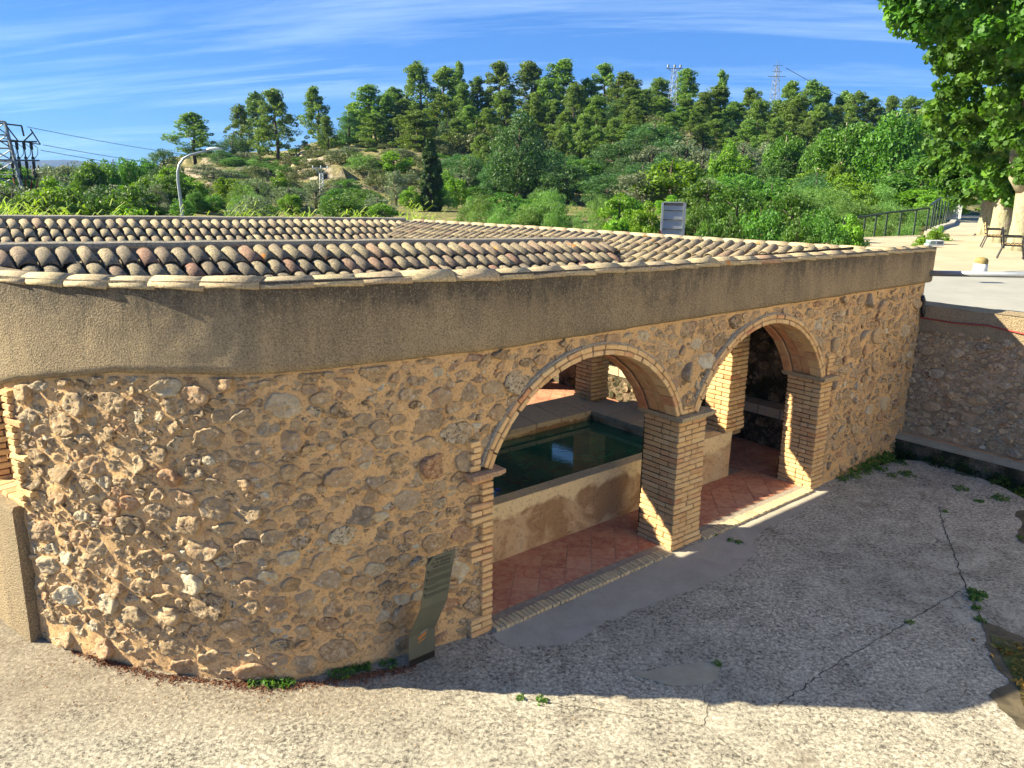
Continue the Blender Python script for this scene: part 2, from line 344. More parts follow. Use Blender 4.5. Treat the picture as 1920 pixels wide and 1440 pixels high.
M_HILL = m_hill(); M_MOUNT = simple('wooded_mountain', (.02, .035, .04), .95, 0, (.035, .05, .05), .004)
def m_leaf(name, a, b, c3, trans=.35, rough=.55):
    g = G(name, rough, .35); n = g.n('ShaderNodeAttribute', attribute_name='rnd'); i = g.n('ShaderNodeObjectInfo')
    a, b, c3 = (tuple(q * (1.35 if 'pine' in name else 2.3 if 'cypress' in name else 1.75 if 'oak_l' in name else 1.15 if 'plane_l' in name else 1.3) for q in k) for k in (a, b, c3)); c = g.ramp(n.outputs['Fac'], [(0, a), (.6, b), (1, c3)])
    hv = g.n('ShaderNodeHueSaturation'); g.put(hv.inputs['Color'], c); g.put(hv.inputs['Hue'], g.rng(i.outputs['Random'], 0, 1, .485, .515)); g.put(hv.inputs['Value'], g.rng(i.outputs['Random'], 0, 1, .8, 1.25))
    g.col(hv.outputs[0]); tr = g.n('ShaderNodeBsdfTranslucent'); g.put(tr.inputs[0], g.mix(1.0, hv.outputs[0], (1.5, 1.6, .7), 'MULTIPLY'))
    ms = g.n('ShaderNodeMixShader'); ms.inputs[0].default_value = trans; o = g.t.nodes['Material Output']
    g.t.links.new(g.b.outputs[0], ms.inputs[1]); g.t.links.new(tr.outputs[0], ms.inputs[2]); g.t.links.new(ms.outputs[0], o.inputs[0]); return g.m
LEAF = dict(
    pine=m_leaf('pine_needles', (.045, .085, .02), (.10, .165, .035), (.18, .25, .055)),
    oak=m_leaf('oak_leaves', (.018, .045, .016), (.035, .085, .022), (.06, .12, .03), .25),
    broad=m_leaf('broad_leaves', (.035, .095, .015), (.065, .15, .02), (.11, .21, .03)),
    fig=m_leaf('lime_leaves', (.05, .12, .012), (.11, .21, .02), (.19, .29, .03)),
    olive=m_leaf('olive_leaves', (.06, .085, .045), (.12, .155, .085), (.20, .23, .14), .2),
    walnut=m_leaf('bush_leaves', (.03, .08, .014), (.06, .135, .02), (.11, .19, .03)),
    shrub=m_leaf('willow_leaves', (.055, .115, .03), (.10, .185, .045), (.15, .24, .06)),
    scrub=m_leaf('scrub_leaves', (.05, .065, .02), (.085, .10, .032), (.13, .13, .05), .2),
    cypress=m_leaf('cypress_scales', (.015, .032, .012), (.028, .055, .018), (.05, .08, .025), .15),
    plane=m_leaf('plane_leaves', (.03, .085, .012), (.06, .145, .018), (.13, .24, .03)),
    reed=m_leaf('reed_leaves', (.12, .17, .03), (.22, .29, .05), (.34, .38, .09)),
    weed=m_leaf('weed_leaves', (.03, .07, .015), (.06, .12, .02), (.12, .17, .03)))
M_BARK = simple('pine_bark', (.12, .085, .06), .9, 0, (.07, .05, .04), 6, .02)
def m_planebark():
    g = G('plane_bark', .85, .2); v = g.vec('Object', (1, 1, .5)); n = g.noise(v, 4, 5, .6, .8)
    c = g.ramp(n, [(.3, (.13, .11, .08)), (.42, (.24, .22, .14)), (.5, (.33, .32, .21)), (.58, (.27, .20, .155)), (.7, (.40, .38, .27))], 'LINEAR')
    g.col(c); g.bump(g.noise(v, 14, 5, .6), .02); return g.m
M_PBARK = m_planebark()

# ------------------------------------------------------------------ survey data: ground profiles (azimuth, [(distance, height)]) and plants
TERR = [(-0.7457,[(22,-1.0),(26,0.8),(60,1.0),(100,1.5),(200,2.5),(450,5.5),(900,6.0),(1600,4.0)]),(-0.504,[(22,-1.0),(26,0.8),(60,1.0),(100,1.5),(200,2.5),(450,7.5),(900,6.0),(1600,4.0)]),(-0.4506,[(22,-1.0),(26,0.8),(60,1.0),(100,1.5),(200,3.0),(450,8.0),(900,6.0),(1600,4.0)]),(-0.4059,[(22,-1.0),(26,0.8),(60,2.72),(75,2.87),(90,4.01),(105,5.63),(120,7.08),(150,7.91),(250,10.0),(900,6.0),(1600,4.0)]),(-0.3534,[(22,-1.0),(26,0.8),(60,2.62),(76,2.59),(82,4.36),(95,5.21),(115,7.12),(140,8.36),(250,12.0),(900,6.0),(1600,4.0)]),(-0.2926,[(22,-1.0),(26,0.8),(60,2.48),(76,2.42),(82,3.92),(92,4.71),(110,6.33),(130,7.79),(250,13.0),(900,6.0),(1600,4.0)]),(-0.2166,[(22,-1.0),(26,0.8),(60,2.27),(74,2.23),(79,3.76),(84,5.32),(95,6.93),(110,8.7),(125,10.68),(150,12.47),(250,15.0),(900,6.0),(1600,4.0)]),(-0.138,[(24,-1.0),(28,0.8),(60,2.3),(74,2.38),(80,4.09),(86,5.83),(105,8.01),(125,11.21),(145,13.74),(250,20.0),(900,6.0),(1600,4.0)]),(-0.0441,[(24,-1.0),(28,0.8),(50,2.32),(65,2.31),(80,3.13),(92,5.04),(110,8.34),(130,12.52),(150,15.65),(250,22.0),(900,6.0),(1600,4.0)]),(0.0775,[(24,-1.0),(28,0.8),(50,2.27),(70,2.31),(90,4.59),(110,8.51),(130,12.96),(150,16.05),(250,22.0),(900,6.0),(1600,4.0)]),(0.1575,[(24,-1.0),(28,0.8),(45,2.45),(70,2.41),(88,5.25),(100,8.54),(115,11.82),(130,13.75),(150,15.36),(250,20.0),(900,6.0),(1600,4.0)]),(0.1981,[(24,-1.0),(28,0.8),(45,2.43),(70,2.56),(88,5.57),(98,8.79),(110,11.92),(130,13.75),(150,15.36),(250,20.0),(900,6.0),(1600,4.0)]),(0.286,[(24,-1.0),(28,0.8),(45,2.47),(70,2.77),(90,4.55),(110,7.99),(130,11.66),(150,14.77),(250,20.0),(900,6.0),(1600,4.0)]),(0.3825,[(20,-1.0),(24,0.8),(40,2.56),(60,2.78),(80,3.44),(100,5.0),(120,7.63),(145,11.3),(170,14.49),(260,18.0),(900,6.0),(1600,4.0)]),(0.4613,[(18,-1.5),(23,1.2),(40,1.7),(60,2.98),(80,3.43),(100,4.68),(130,7.54),(160,11.01),(200,14.36),(300,16.0),(900,6.0),(1600,4.0)]),(0.5639,[(17,-1.5),(24,1.8),(40,2.1),(60,2.2),(80,2.6),(100,4.0),(150,9.0),(250,14.0),(900,6.0),(1600,4.0)]),(0.8356,[(20,-1.5),(26,1.8),(40,2.1),(60,2.2),(80,2.4),(100,3.0),(150,5.0),(250,8.0),(900,6.0),(1600,4.0)])]
PLANTS = [
    ('pine', -41.8, 103.9, 6.1, 5.7, 'broad dark green pine directly above the curved street lamp head', 0),
    ('pine', -39.5, 115.4, 7.3, 4.2, 'left tree of the pine trio on the hill, right of the lamp head', 0),
    ('pine', -38.6, 119.9, 9.2, 5.2, 'middle tree of the pine trio on the hill, rear one with rounded top', 0),
    ('pine', -32.7, 109.2, 9.4, 6.4, 'tallest tree of the pine trio on the hill, rightmost with thin top', 0),
    ('pine', -29.1, 118.5, 8.0, 5.0, 'lone slim pine standing against open sky between two pine groups', 0),
    ('pine', -24.7, 105.1, 4.4, 2.9, 'short pale pine in front of the lone slim pine on the crest', 0),
    ('pine', -22.2, 122.0, 7.4, 6.7, 'leftmost tall pine of the long ridge wood, beside open sky', 0),
    ('pine', -19.1, 126.6, 7.0, 4.9, 'second pine of the ridge wood, thin crown beside the leftmost one', 0),
    ('pine', -15.0, 127.1, 10.5, 6.4, 'tall spiky pine whose tip rises high above the cypress', 0),
    ('pine', -12.9, 105.2, 5.3, 6.6, 'wide light green pine below the spiky pine, above the cypress', 0),
    ('pine', -2.7, 132.0, 10.2, 6.9, 'pointed tall pine directly above the big round dark oak', 0),
    ('pine', -9.6, 133.7, 10.2, 4.1, 'narrow pine spire between the spiky pine and the big oak', 0),
    ('pine', 27.4, 131.2, 8.4, 6.6, 'dark rounded pine just right of the pylon with three insulators', 0),
    ('pine', 33.3, 131.9, 8.9, 3.3, 'pine with a small ball shaped top between the two pylons', 0),
    ('pine', -3.5, 85.9, 5.3, 3.4, 'bright yellow green cone shaped young pine left of the big oak', 0),
    ('pine', -19.8, 120.4, 6.4, 4.6, '', 1),
    ('pine', -19.5, 110.3, 4.4, 5.4, '', 1),
    ('pine', -11.5, 129.5, 9.7, 7.2, '', 1),
    ('pine', -11.4, 117.4, 6.6, 6.6, '', 1),
    ('pine', -7.9, 123.7, 7.7, 4.8, '', 1),
    ('pine', -6.3, 131.8, 7.9, 4.8, '', 1),
    ('pine', -6.6, 113.8, 5.7, 4.8, '', 1),
    ('pine', -1.4, 120.0, 7.2, 5.9, '', 1),
    ('pine', -3.9, 111.9, 5.7, 4.7, '', 1),
    ('pine', 2.4, 134.0, 10.1, 8.0, '', 1),
    ('pine', 2.5, 118.0, 6.9, 5.8, '', 1),
    ('pine', 4.6, 129.9, 7.8, 5.5, '', 1),
    ('pine', 7.7, 133.8, 10.1, 8.6, '', 1),
    ('pine', 5.5, 115.9, 6.2, 4.9, '', 1),
    ('pine', 8.9, 123.7, 7.5, 5.2, '', 1),
    ('pine', 11.5, 133.5, 7.5, 5.1, '', 1),
    ('pine', 14.7, 135.2, 9.5, 6.6, '', 1),
    ('pine', 16.2, 129.0, 8.0, 7.7, '', 1),
    ('pine', 11.8, 117.4, 6.1, 5.7, '', 1),
    ('pine', 17.2, 120.8, 5.6, 6.8, '', 1),
    ('pine', 20.1, 126.4, 5.3, 5.3, '', 1),
    ('pine', 23.4, 134.0, 7.1, 5.8, '', 1),
    ('pine', 22.3, 122.0, 4.1, 4.3, '', 1),
    ('pine', 17.4, 110.6, 3.2, 3.9, '', 1),
    ('pine', 31.1, 124.2, 6.7, 8.2, '', 1),
    ('pine', 27.4, 116.8, 5.5, 4.9, '', 1),
    ('pine', 36.6, 126.8, 7.1, 5.5, '', 1),
    ('pine', 32.0, 117.7, 5.7, 4.9, '', 1),
    ('pine', 34.6, 114.9, 6.5, 4.8, '', 1),
    ('pine', 30.1, 103.7, 5.1, 4.4, '', 1),
    ('pine', 44.7, 132.7, 8.7, 5.6, '', 1),
    ('pine', 46.5, 129.9, 9.5, 6.8, '', 1),
    ('pine', 49.7, 130.9, 9.1, 5.5, '', 1),
    ('pine', 41.6, 118.9, 7.5, 6.7, '', 1),
    ('pine', 43.8, 116.0, 7.4, 5.7, '', 1),
    ('pine', 52.2, 129.9, 8.6, 5.1, '', 1),
    ('pine', 53.0, 125.3, 8.9, 6.1, '', 1),
    ('pine', 46.5, 117.1, 7.3, 4.9, '', 1),
    ('pine', 55.0, 124.4, 8.4, 6.1, '', 1),
    ('pine', 59.6, 128.9, 9.0, 4.7, '', 1),
    ('pine', 60.5, 124.0, 9.1, 6.9, '', 1),
    ('pine', 62.0, 121.1, 8.7, 6.8, '', 1),
    ('pine', 39.9, 121.6, 6.2, 5.1, '', 1),
    ('pine', 24.7, 109.2, 3.5, 3.8, '', 1),
    ('pine', 8.9, 105.6, 5.5, 4.4, '', 1),
    ('pine', 7.6, 111.7, 5.3, 4.7, '', 1),
    ('pine', 25.3, 119.3, 4.0, 5.0, '', 1),
    ('pine', -16.9, 120.8, 5.5, 4.6, '', 1),
    ('pine', -25.0, 123.5, 5.1, 3.9, '', 1),
    ('pine', 14.5, 103.0, 4.9, 4.0, '', 1),
    ('pine', 9.9, 97.5, 4.8, 3.5, '', 1),
    ('pine', 12.0, 99.3, 4.7, 3.5, '', 1),
    ('pine', 6.2, 97.8, 5.3, 3.4, '', 1),
    ('pine', 7.7, 93.7, 5.2, 3.3, '', 1),
    ('pine', 22.8, 97.4, 3.3, 3.5, '', 1),
    ('pine', 37.1, 101.4, 6.4, 3.9, '', 1),
    ('pine', 25.3, 100.9, 4.1, 3.9, '', 1),
    ('pine', 32.6, 100.9, 5.8, 3.5, '', 1),
    ('pine', 16.6, 100.6, 2.9, 2.8, '', 1),
    ('pine', 4.9, 93.9, 4.9, 2.6, '', 1),
    ('cypress', -6.6, 61.6, 5.3, 1.7, 'tall dark cypress spire behind the far corner of the tiled roof', 0),
    ('cypress', -6.1, 62.7, 3.9, 1.0, 'shorter cypress pressed against the right side of the tall cypress', 0),
    ('oak', 0.4, 76.0, 8.0, 6.0, 'huge round dark green oak, tallest in the middle of the slope', 0),
    ('oak', 4.7, 73.9, 3.9, 5.4, 'dark spreading oak at the right foot of the huge round oak', 0),
    ('oak', 8.2, 69.5, 3.3, 4.9, 'low dark oak between the spreading oak and the olive slope', 0),
    ('oak', 12.1, 75.0, 3.2, 5.8, 'dark dense oak above the back of the road sign', 0),
    ('oak', 14.1, 72.6, 3.0, 4.6, 'rounded dark oak just right above the road sign', 0),
    ('oak', -1.9, 78.0, 3.7, 3.3, 'low left lobe tree leaning on the huge round oak', 0),
    ('oak', -38.9, 87.8, 3.7, 3.7, 'dark evergreen tree left of the broad pine, above the olives', 0),
    ('oak', -39.4, 111.2, 3.0, 5.4, 'blackish evergreen bush between the broad pine and the pine trio', 0),
    ('oak', -36.0, 97.6, 2.0, 3.1, 'small dark tree under the street lamp head on the slope', 0),
    ('broad', -34.4, 54.0, 4.3, 2.8, 'dark round leafy tree behind the lattice pylon at the left edge', 0),
    ('broad', -34.1, 63.4, 4.9, 3.2, 'double topped green leafy tree, right of the distant mountain', 0),
    ('broad', -35.0, 67.5, 4.8, 2.8, 'right half of the leafy clump beside the distant mountain', 0),
    ('broad', -35.1, 71.9, 5.3, 2.9, 'green leafy tree between the double topped tree and the lamp post', 0),
    ('broad', -37.9, 81.6, 4.6, 2.6, 'leafy tree partly hidden behind its left neighbour near the lamp', 0),
    ('fig', -25.4, 43.1, 3.6, 2.6, 'bright leafy tree in front of the distant mountain', 0),
    ('fig', -26.2, 56.2, 3.2, 2.8, 'bright green low tree left of the lamp post', 0),
    ('fig', -26.5, 60.4, 2.9, 2.3, 'bright bushy tree directly left of the lamp pole', 0),
    ('fig', -22.8, 55.5, 2.0, 2.3, 'bright green tree directly behind the lamp pole', 0),
    ('fig', -21.9, 60.1, 2.2, 2.4, 'small bright tree on a bare trunk before the pale cliff', 0),
    ('fig', -20.5, 62.7, 2.1, 2.2, 'small lime tree in front of the pale cliff, right one of two', 0),
    ('fig', -20.5, 69.0, 2.8, 1.9, 'lime green sapling above the cliff edge under the pine trio', 0),
    ('olive', -26.3, 51.7, 3.3, 1.5, 'small grey green olive tree, leftmost of the row', 0),
    ('olive', -28.3, 52.9, 3.3, 1.3, 'tiny silvery olive beside the leftmost olive tree', 0),
    ('olive', -25.0, 52.3, 3.2, 1.8, 'round silvery olive tree in the middle of the left row', 0),
    ('olive', -24.0, 52.8, 2.4, 1.6, 'silvery olive tree right of the middle one, left of the lamp', 0),
    ('olive', -19.7, 43.8, 1.7, 1.3, 'low grey olive bush at the roof edge left of the lamp', 0),
    ('olive', -21.2, 40.8, 2.6, 1.4, 'low grey olive bush above the roof cap at the left', 0),
    ('olive', -16.2, 64.0, 2.4, 2.3, 'wide olive tree behind the small white lattice pole', 0),
    ('olive', -16.6, 57.7, 1.8, 2.8, 'large olive and shrub clump left of the small white pole', 0),
    ('olive', -14.6, 64.4, 2.3, 1.5, 'narrow olive tree right of the small white pole', 0),
    ('olive', -11.9, 56.8, 1.5, 1.4, 'round olive bush right of the small white pole, near the roof', 0),
    ('olive', -11.1, 73.2, 3.5, 2.3, 'silvery olive standing against the pale terrace wall', 0),
    ('olive', -13.9, 52.2, 1.0, 1.5, 'pale olive bush just left of the white lattice pole foot', 0),
    ('fig', -14.8, 51.9, 1.6, 1.6, 'dark leafy shrub in front of the large olive clump', 0),
    ('fig', -12.7, 83.0, 2.4, 3.8, 'bright round shrub on top of the pale terrace wall', 0),
    ('fig', -8.1, 61.5, 1.9, 1.9, 'dark green shrub touching the left side of the cypress', 0),
    ('fig', -4.9, 65.8, 2.7, 2.0, 'bright lime tree immediately right of the two cypresses', 0),
    ('fig', -6.2, 71.7, 3.0, 1.8, 'lime tree behind the bright one right of the cypresses', 0),
    ('olive', -5.2, 79.8, 2.6, 2.8, 'pale olive between the lime tree and the conical young pine', 0),
    ('olive', -9.0, 49.2, 1.7, 2.4, 'wide rounded bush above the roof before the terrace wall', 0),
    ('fig', -7.7, 45.3, 1.7, 1.9, 'leafy bush right of the wide rounded bush by the roof edge', 0),
    ('olive', 16.5, 90.5, 2.6, 3.8, '', 1),
    ('olive', 18.5, 86.0, 4.0, 4.8, '', 1),
    ('olive', 19.8, 83.7, 3.7, 3.5, '', 1),
    ('olive', 16.8, 82.3, 2.8, 3.5, '', 1),
    ('olive', 25.3, 88.5, 4.5, 3.8, '', 1),
    ('olive', 28.3, 89.6, 4.7, 3.5, '', 1),
    ('olive', 24.7, 82.4, 4.0, 3.5, '', 1),
    ('olive', 20.7, 81.4, 3.3, 2.8, '', 1),
    ('fig', 20.5, 77.3, 5.1, 3.0, 'bright green round tree among the grey olives on the right slope', 0),
    ('broad', 25.0, 73.9, 6.0, 3.7, 'bright green plane tree on the terrace, left of two tall ones', 0),
    ('broad', 27.4, 66.6, 6.9, 5.1, 'large bright leafy tree with a white trunk on the terrace', 0),
    ('broad', 29.9, 63.3, 7.4, 5.3, 'large bright leafy tree behind the crown of the nearest planes', 0),
    ('broad', 27.1, 71.0, 5.4, 3.0, 'leafy green tree squeezed between the two bright terrace trees', 0),
    ('fig', 24.9, 61.1, 3.6, 1.7, 'small lime tree under the large bright terrace tree', 0),
    ('shrub', -2.1, 41.9, 1.4, 1.3, '', 1),
    ('shrub', -0.8, 40.0, 1.7, 1.5, '', 1),
    ('shrub', 0.6, 40.0, 1.8, 1.7, '', 1),
    ('shrub', 1.8, 38.0, 2.0, 1.3, '', 1),
    ('shrub', 2.8, 37.9, 2.1, 1.6, '', 1),
    ('shrub', 3.8, 35.8, 2.2, 1.3, '', 1),
    ('shrub', -0.2, 50.0, 1.2, 2.1, '', 1),
    ('shrub', -2.5, 55.9, 1.2, 2.3, '', 1),
    ('shrub', 1.6, 52.0, 1.3, 2.2, '', 1),
    ('fig', 4.8, 35.7, 2.6, 2.0, '', 1),
    ('fig', 5.7, 33.5, 2.5, 1.6, '', 1),
    ('fig', 3.9, 29.7, 2.5, 1.2, '', 1),
    ('walnut', 7.7, 33.1, 2.6, 1.4, '', 1),
    ('walnut', 10.5, 42.7, 2.7, 3.3, '', 1),
    ('walnut', 10.4, 36.6, 2.9, 2.8, '', 1),
    ('walnut', 14.0, 48.0, 3.0, 4.0, '', 1),
    ('walnut', 13.0, 39.9, 2.6, 3.1, '', 1),
    ('walnut', 11.4, 32.0, 2.7, 2.5, '', 1),
    ('walnut', 9.0, 28.6, 2.9, 2.0, '', 1),
    ('walnut', 7.2, 26.0, 3.4, 1.5, '', 1),
    ('walnut', 11.7, 29.8, 2.2, 1.9, '', 1),
    ('walnut', 6.5, 26.2, 3.3, 1.1, '', 1),
    ('walnut', 9.6, 26.3, 2.5, 1.3, '', 1),
    ('walnut', 10.5, 25.9, 2.4, 1.3, '', 1),
    ('oak', 22.1, 57.9, 2.4, 3.2, 'dark shrub mass under the terrace trees', 0),
    ('fig', 11.9, 27.5, 2.2, 1.2, 'leafy bush at the left end of the green railing', 0),
    ('shrub', 19.2, 41.8, 1.4, 3.2, '', 1),
    ('shrub', 22.3, 44.7, 1.4, 2.8, '', 1),
    ('shrub', 19.5, 46.0, 1.3, 2.9, '', 1),
    ('shrub', 24.2, 46.0, 1.2, 1.9, '', 1),
    ('shrub', 17.1, 36.1, 1.5, 2.3, '', 1),
    ('shrub', 19.0, 37.4, 1.5, 1.3, '', 1),
    ('shrub', 22.8, 51.2, 1.0, 3.2, '', 1),
    ('fig', 15.9, 29.5, 1.5, 0.8, '', 1),
    ('fig', 17.3, 31.6, 1.4, 0.8, '', 1),
    ('fig', 14.7, 27.9, 1.5, 0.7, '', 1),
    ('shrub', 25.9, 60.7, 2.4, 3.4, '', 1),
    ('shrub', 25.7, 56.4, 2.2, 3.2, '', 1),
    ('shrub', 29.0, 59.3, 2.0, 3.7, '', 1),
    ('shrub', 30.5, 58.5, 2.3, 3.3, '', 1),
    ('shrub', 23.3, 55.3, 1.8, 2.3, '', 1),
    ('fig', 28.5, 55.1, 1.7, 3.5, '', 1),
    ('fig', 30.0, 54.2, 2.0, 3.4, '', 1),
    ('fig', 27.5, 51.1, 1.8, 2.5, '', 1),
    ('fig', 35.0, 56.0, 2.4, 3.5, '', 1),
    ('walnut', -23.0, 37.5, 3.1, 1.8, '', 1),
    ('walnut', -22.7, 35.3, 2.9, 1.5, '', 1),
    ('walnut', -23.7, 41.8, 3.1, 2.0, '', 1),
    ('walnut', -20.9, 36.4, 2.7, 1.5, '', 1),
    ('walnut', -20.9, 38.7, 2.8, 1.4, '', 1),
    ('walnut', -20.3, 41.3, 2.8, 1.7, '', 1),
    ('walnut', -20.2, 52.2, 1.2, 1.8, '', 1),
    ('walnut', -17.8, 51.0, 1.1, 1.8, '', 1),
    ('walnut', -15.1, 47.7, 1.2, 1.7, '', 1),
    ('walnut', -18.0, 42.3, 1.7, 1.4, '', 1),
    ('scrub', -25.6, 121.3, 0.8, 5.1, '', 1),
    ('scrub', -26.7, 117.0, 0.8, 4.1, '', 1),
    ('scrub', -23.2, 117.7, 1.4, 4.1, '', 1),
    ('scrub', -29.4, 108.1, 0.8, 4.5, '', 1),
    ('scrub', -26.9, 106.7, 0.8, 3.7, '', 1),
    ('scrub', -24.2, 101.2, 0.8, 3.5, '', 1),
    ('scrub', -19.6, 110.3, 1.1, 4.6, '', 1),
    ('scrub', -17.8, 112.6, 1.0, 4.7, '', 1),
    ('scrub', -9.2, 109.6, 2.9, 5.4, '', 1),
    ('scrub', -7.2, 111.8, 3.1, 5.5, '', 1),
    ('scrub', -4.9, 109.9, 3.6, 6.1, '', 1),
    ('scrub', -9.4, 103.6, 2.3, 4.3, '', 1),
    ('scrub', -1.9, 108.0, 3.4, 6.0, '', 1),
    ('scrub', 1.3, 106.0, 3.3, 4.4, '', 1),
    ('scrub', 4.2, 99.9, 3.4, 4.9, '', 1),
    ('scrub', 12.3, 95.2, 2.9, 4.0, '', 1),
    ('scrub', 13.9, 93.0, 2.8, 3.3, '', 1),
    ('scrub', 9.8, 89.5, 3.0, 3.8, '', 1),
    ('scrub', 7.9, 87.6, 3.2, 3.7, '', 1),
    ('scrub', -29.9, 95.4, 0.8, 4.0, '', 1),
    ('scrub', -31.6, 92.8, 0.8, 3.9, '', 1),
    ('scrub', -26.5, 92.3, 0.8, 2.6, '', 1),
    ('scrub', 17.9, 102.4, 1.9, 3.6, '', 1),
    ('scrub', 12.2, 89.2, 2.1, 3.1, '', 1),
    ('scrub', -21.1, 77.2, 1.1, 2.2, '', 1),
    ('scrub', 7.0, 95.7, 3.2, 3.3, '', 1),
    ('scrub', -17.3, 90.3, 0.8, 2.5, '', 1),
    ('scrub', -15.3, 90.7, 0.8, 2.5, '', 1),
    ('scrub', -20.1, 91.8, 0.8, 2.3, '', 1),
    ('scrub', -20.6, 81.4, 0.8, 2.3, '', 1),
    ('oak', -0.7, 80.3, 3.3, 3.8, '', 1),
    ('oak', -5.9, 89.9, 2.9, 5.1, '', 1),
    ('oak', -1.2, 89.8, 2.9, 3.5, '', 1),
    ('walnut', -0.3, 98.7, 2.2, 3.5, '', 1),
    ('oak', 11.3, 81.5, 3.0, 4.5, '', 1),
    ('walnut', 17.0, 95.2, 2.8, 5.1, '', 1),
    ('oak', 9.3, 88.6, 2.7, 3.8, '', 1),
    ('oak', 16.4, 94.6, 4.1, 7.2, '', 1),
    ('oak', 14.7, 89.4, 4.1, 7.0, '', 1),
    ('oak', -1.7, 87.3, 3.0, 4.1, '', 1),
    ('oak', 0.8, 95.9, 2.3, 2.7, '', 1),
    ('oak', 16.5, 87.9, 3.6, 5.8, '', 1),
    ('oak', 15.3, 80.9, 3.2, 3.9, '', 1),
    ('oak', 3.6, 82.0, 3.4, 4.9, '', 1),
    ('oak', 7.3, 97.6, 2.4, 2.8, '', 1),
    ('oak', 0.1, 90.8, 4.3, 5.0, '', 1),
    ('walnut', 0.4, 78.6, 3.2, 3.6, '', 1),
    ('oak', 11.8, 98.4, 2.1, 3.0, '', 1),
    ('oak', 11.3, 86.3, 4.4, 6.6, '', 1),
    ('walnut', 0.5, 82.2, 3.4, 3.9, '', 1),
    ('walnut', 6.9, 81.2, 3.7, 4.8, '', 1),
    ('oak', -2.6, 95.2, 3.1, 4.0, '', 1),
    ('oak', 3.6, 82.5, 4.5, 5.1, '', 1),
    ('oak', -4.6, 81.6, 3.9, 4.6, '', 1),
    ('oak', 6.5, 90.6, 3.0, 3.4, '', 1),
    ('oak', 0.5, 99.9, 3.6, 4.6, '', 1),
    ('walnut', 17.8, 74.7, 2.2, 2.8, '', 1),
    ('oak', 28.6, 71.9, 2.5, 2.8, '', 1),
    ('olive', 16.8, 68.7, 2.6, 3.0, '', 1),
    ('fig', 12.4, 62.6, 4.1, 5.7, '', 1),
    ('oak', 39.3, 75.9, 3.6, 5.3, '', 1),
    ('walnut', 20.9, 61.9, 2.6, 3.9, '', 1),
    ('fig', 22.6, 82.6, 3.6, 5.4, '', 1),
    ('fig', 28.2, 80.8, 3.4, 4.1, '', 1),
    ('walnut', 29.6, 57.5, 3.9, 6.2, '', 1),
    ('oak', 14.9, 93.2, 2.1, 3.9, '', 1),
    ('fig', 37.7, 78.1, 2.8, 3.8, '', 1),
    ('oak', 31.6, 62.3, 2.1, 3.1, '', 1),
    ('fig', 25.4, 66.6, 2.9, 4.2, '', 1),
    ('olive', 35.7, 73.6, 3.7, 4.3, '', 1),
    ('fig', 34.5, 74.7, 3.5, 5.6, '', 1),
    ('olive', 9.7, 62.5, 3.4, 4.6, '', 1),
    ('oak', 23.9, 62.6, 2.8, 4.1, '', 1),
    ('fig', 18.8, 72.1, 2.3, 3.6, '', 1),
    ('fig', 25.3, 86.7, 2.6, 3.2, '', 1),
    ('olive', 33.0, 68.9, 2.2, 3.3, '', 1),
    ('oak', 25.2, 73.4, 3.8, 5.8, '', 1),
    ('fig', 34.6, 89.4, 3.1, 5.3, '', 1),
    ('walnut', 26.7, 86.7, 2.3, 3.8, '', 1),
    ('oak', 28.4, 68.1, 3.8, 4.5, '', 1),
    ('fig', 24.2, 57.3, 2.7, 3.6, '', 1),
    ('fig', 34.3, 76.3, 3.0, 4.1, '', 1),
    ('oak', 32.0, 67.7, 3.5, 5.7, '', 1),
    ('fig', 31.7, 77.7, 2.6, 4.2, '', 1),
    ('fig', 33.7, 75.3, 3.8, 5.2, '', 1),
    ('olive', 27.9, 72.7, 2.3, 3.4, '', 1),
    ('walnut', 34.7, 65.6, 2.9, 3.9, '', 1),
    ('oak', 23.5, 92.9, 2.1, 3.8, '', 1),
    ('olive', 14.5, 84.0, 3.9, 5.1, '', 1),
    ('oak', 19.2, 70.3, 2.2, 2.2, '', 1),
    ('fig', 21.4, 51.9, 2.1, 2.2, '', 1),
    ('shrub', 18.9, 56.8, 1.3, 1.9, '', 1),
    ('shrub', 2.2, 49.5, 2.1, 2.4, '', 1),
    ('fig', 21.8, 49.1, 2.1, 2.2, '', 1),
    ('fig', 15.6, 43.5, 1.5, 1.6, '', 1),
    ('shrub', 20.5, 43.4, 1.7, 2.2, '', 1),
    ('fig', 10.2, 50.7, 1.5, 2.2, '', 1),
    ('shrub', 17.3, 49.3, 1.6, 2.3, '', 1),
    ('shrub', 1.4, 41.3, 2.2, 3.5, '', 1),
    ('walnut', 13.2, 44.3, 1.4, 1.4, '', 1),
    ('walnut', 15.1, 47.2, 1.8, 1.8, '', 1),
    ('shrub', -0.7, 42.6, 1.3, 1.5, '', 1),
    ('shrub', -2.1, 44.9, 2.0, 2.2, '', 1),
    ('walnut', -0.4, 45.4, 2.1, 2.9, '', 1),
    ('shrub', 18.5, 49.8, 2.1, 3.1, '', 1),
    ('fig', 14.1, 52.0, 1.9, 2.5, '', 1),
    ('walnut', 1.9, 56.9, 1.7, 1.8, '', 1),
    ('shrub', 2.2, 57.7, 1.7, 2.3, '', 1),
    ('shrub', 19.1, 42.5, 1.7, 1.8, '', 1),
    ('shrub', 5.7, 53.2, 1.5, 2.2, '', 1),
    ('shrub', 2.0, 56.9, 2.0, 2.3, '', 1),
    ('fig', 11.9, 53.1, 1.4, 2.0, '', 1),
    ('fig', 6.1, 43.0, 1.8, 1.9, '', 1),
    ('fig', 17.1, 55.7, 1.5, 2.0, '', 1),
    ('shrub', 11.6, 39.1, 1.9, 2.0, '', 1),
    ('shrub', 18.5, 45.9, 2.0, 2.8, '', 1),
    ('shrub', 24.5, 52.4, 2.0, 2.6, '', 1),
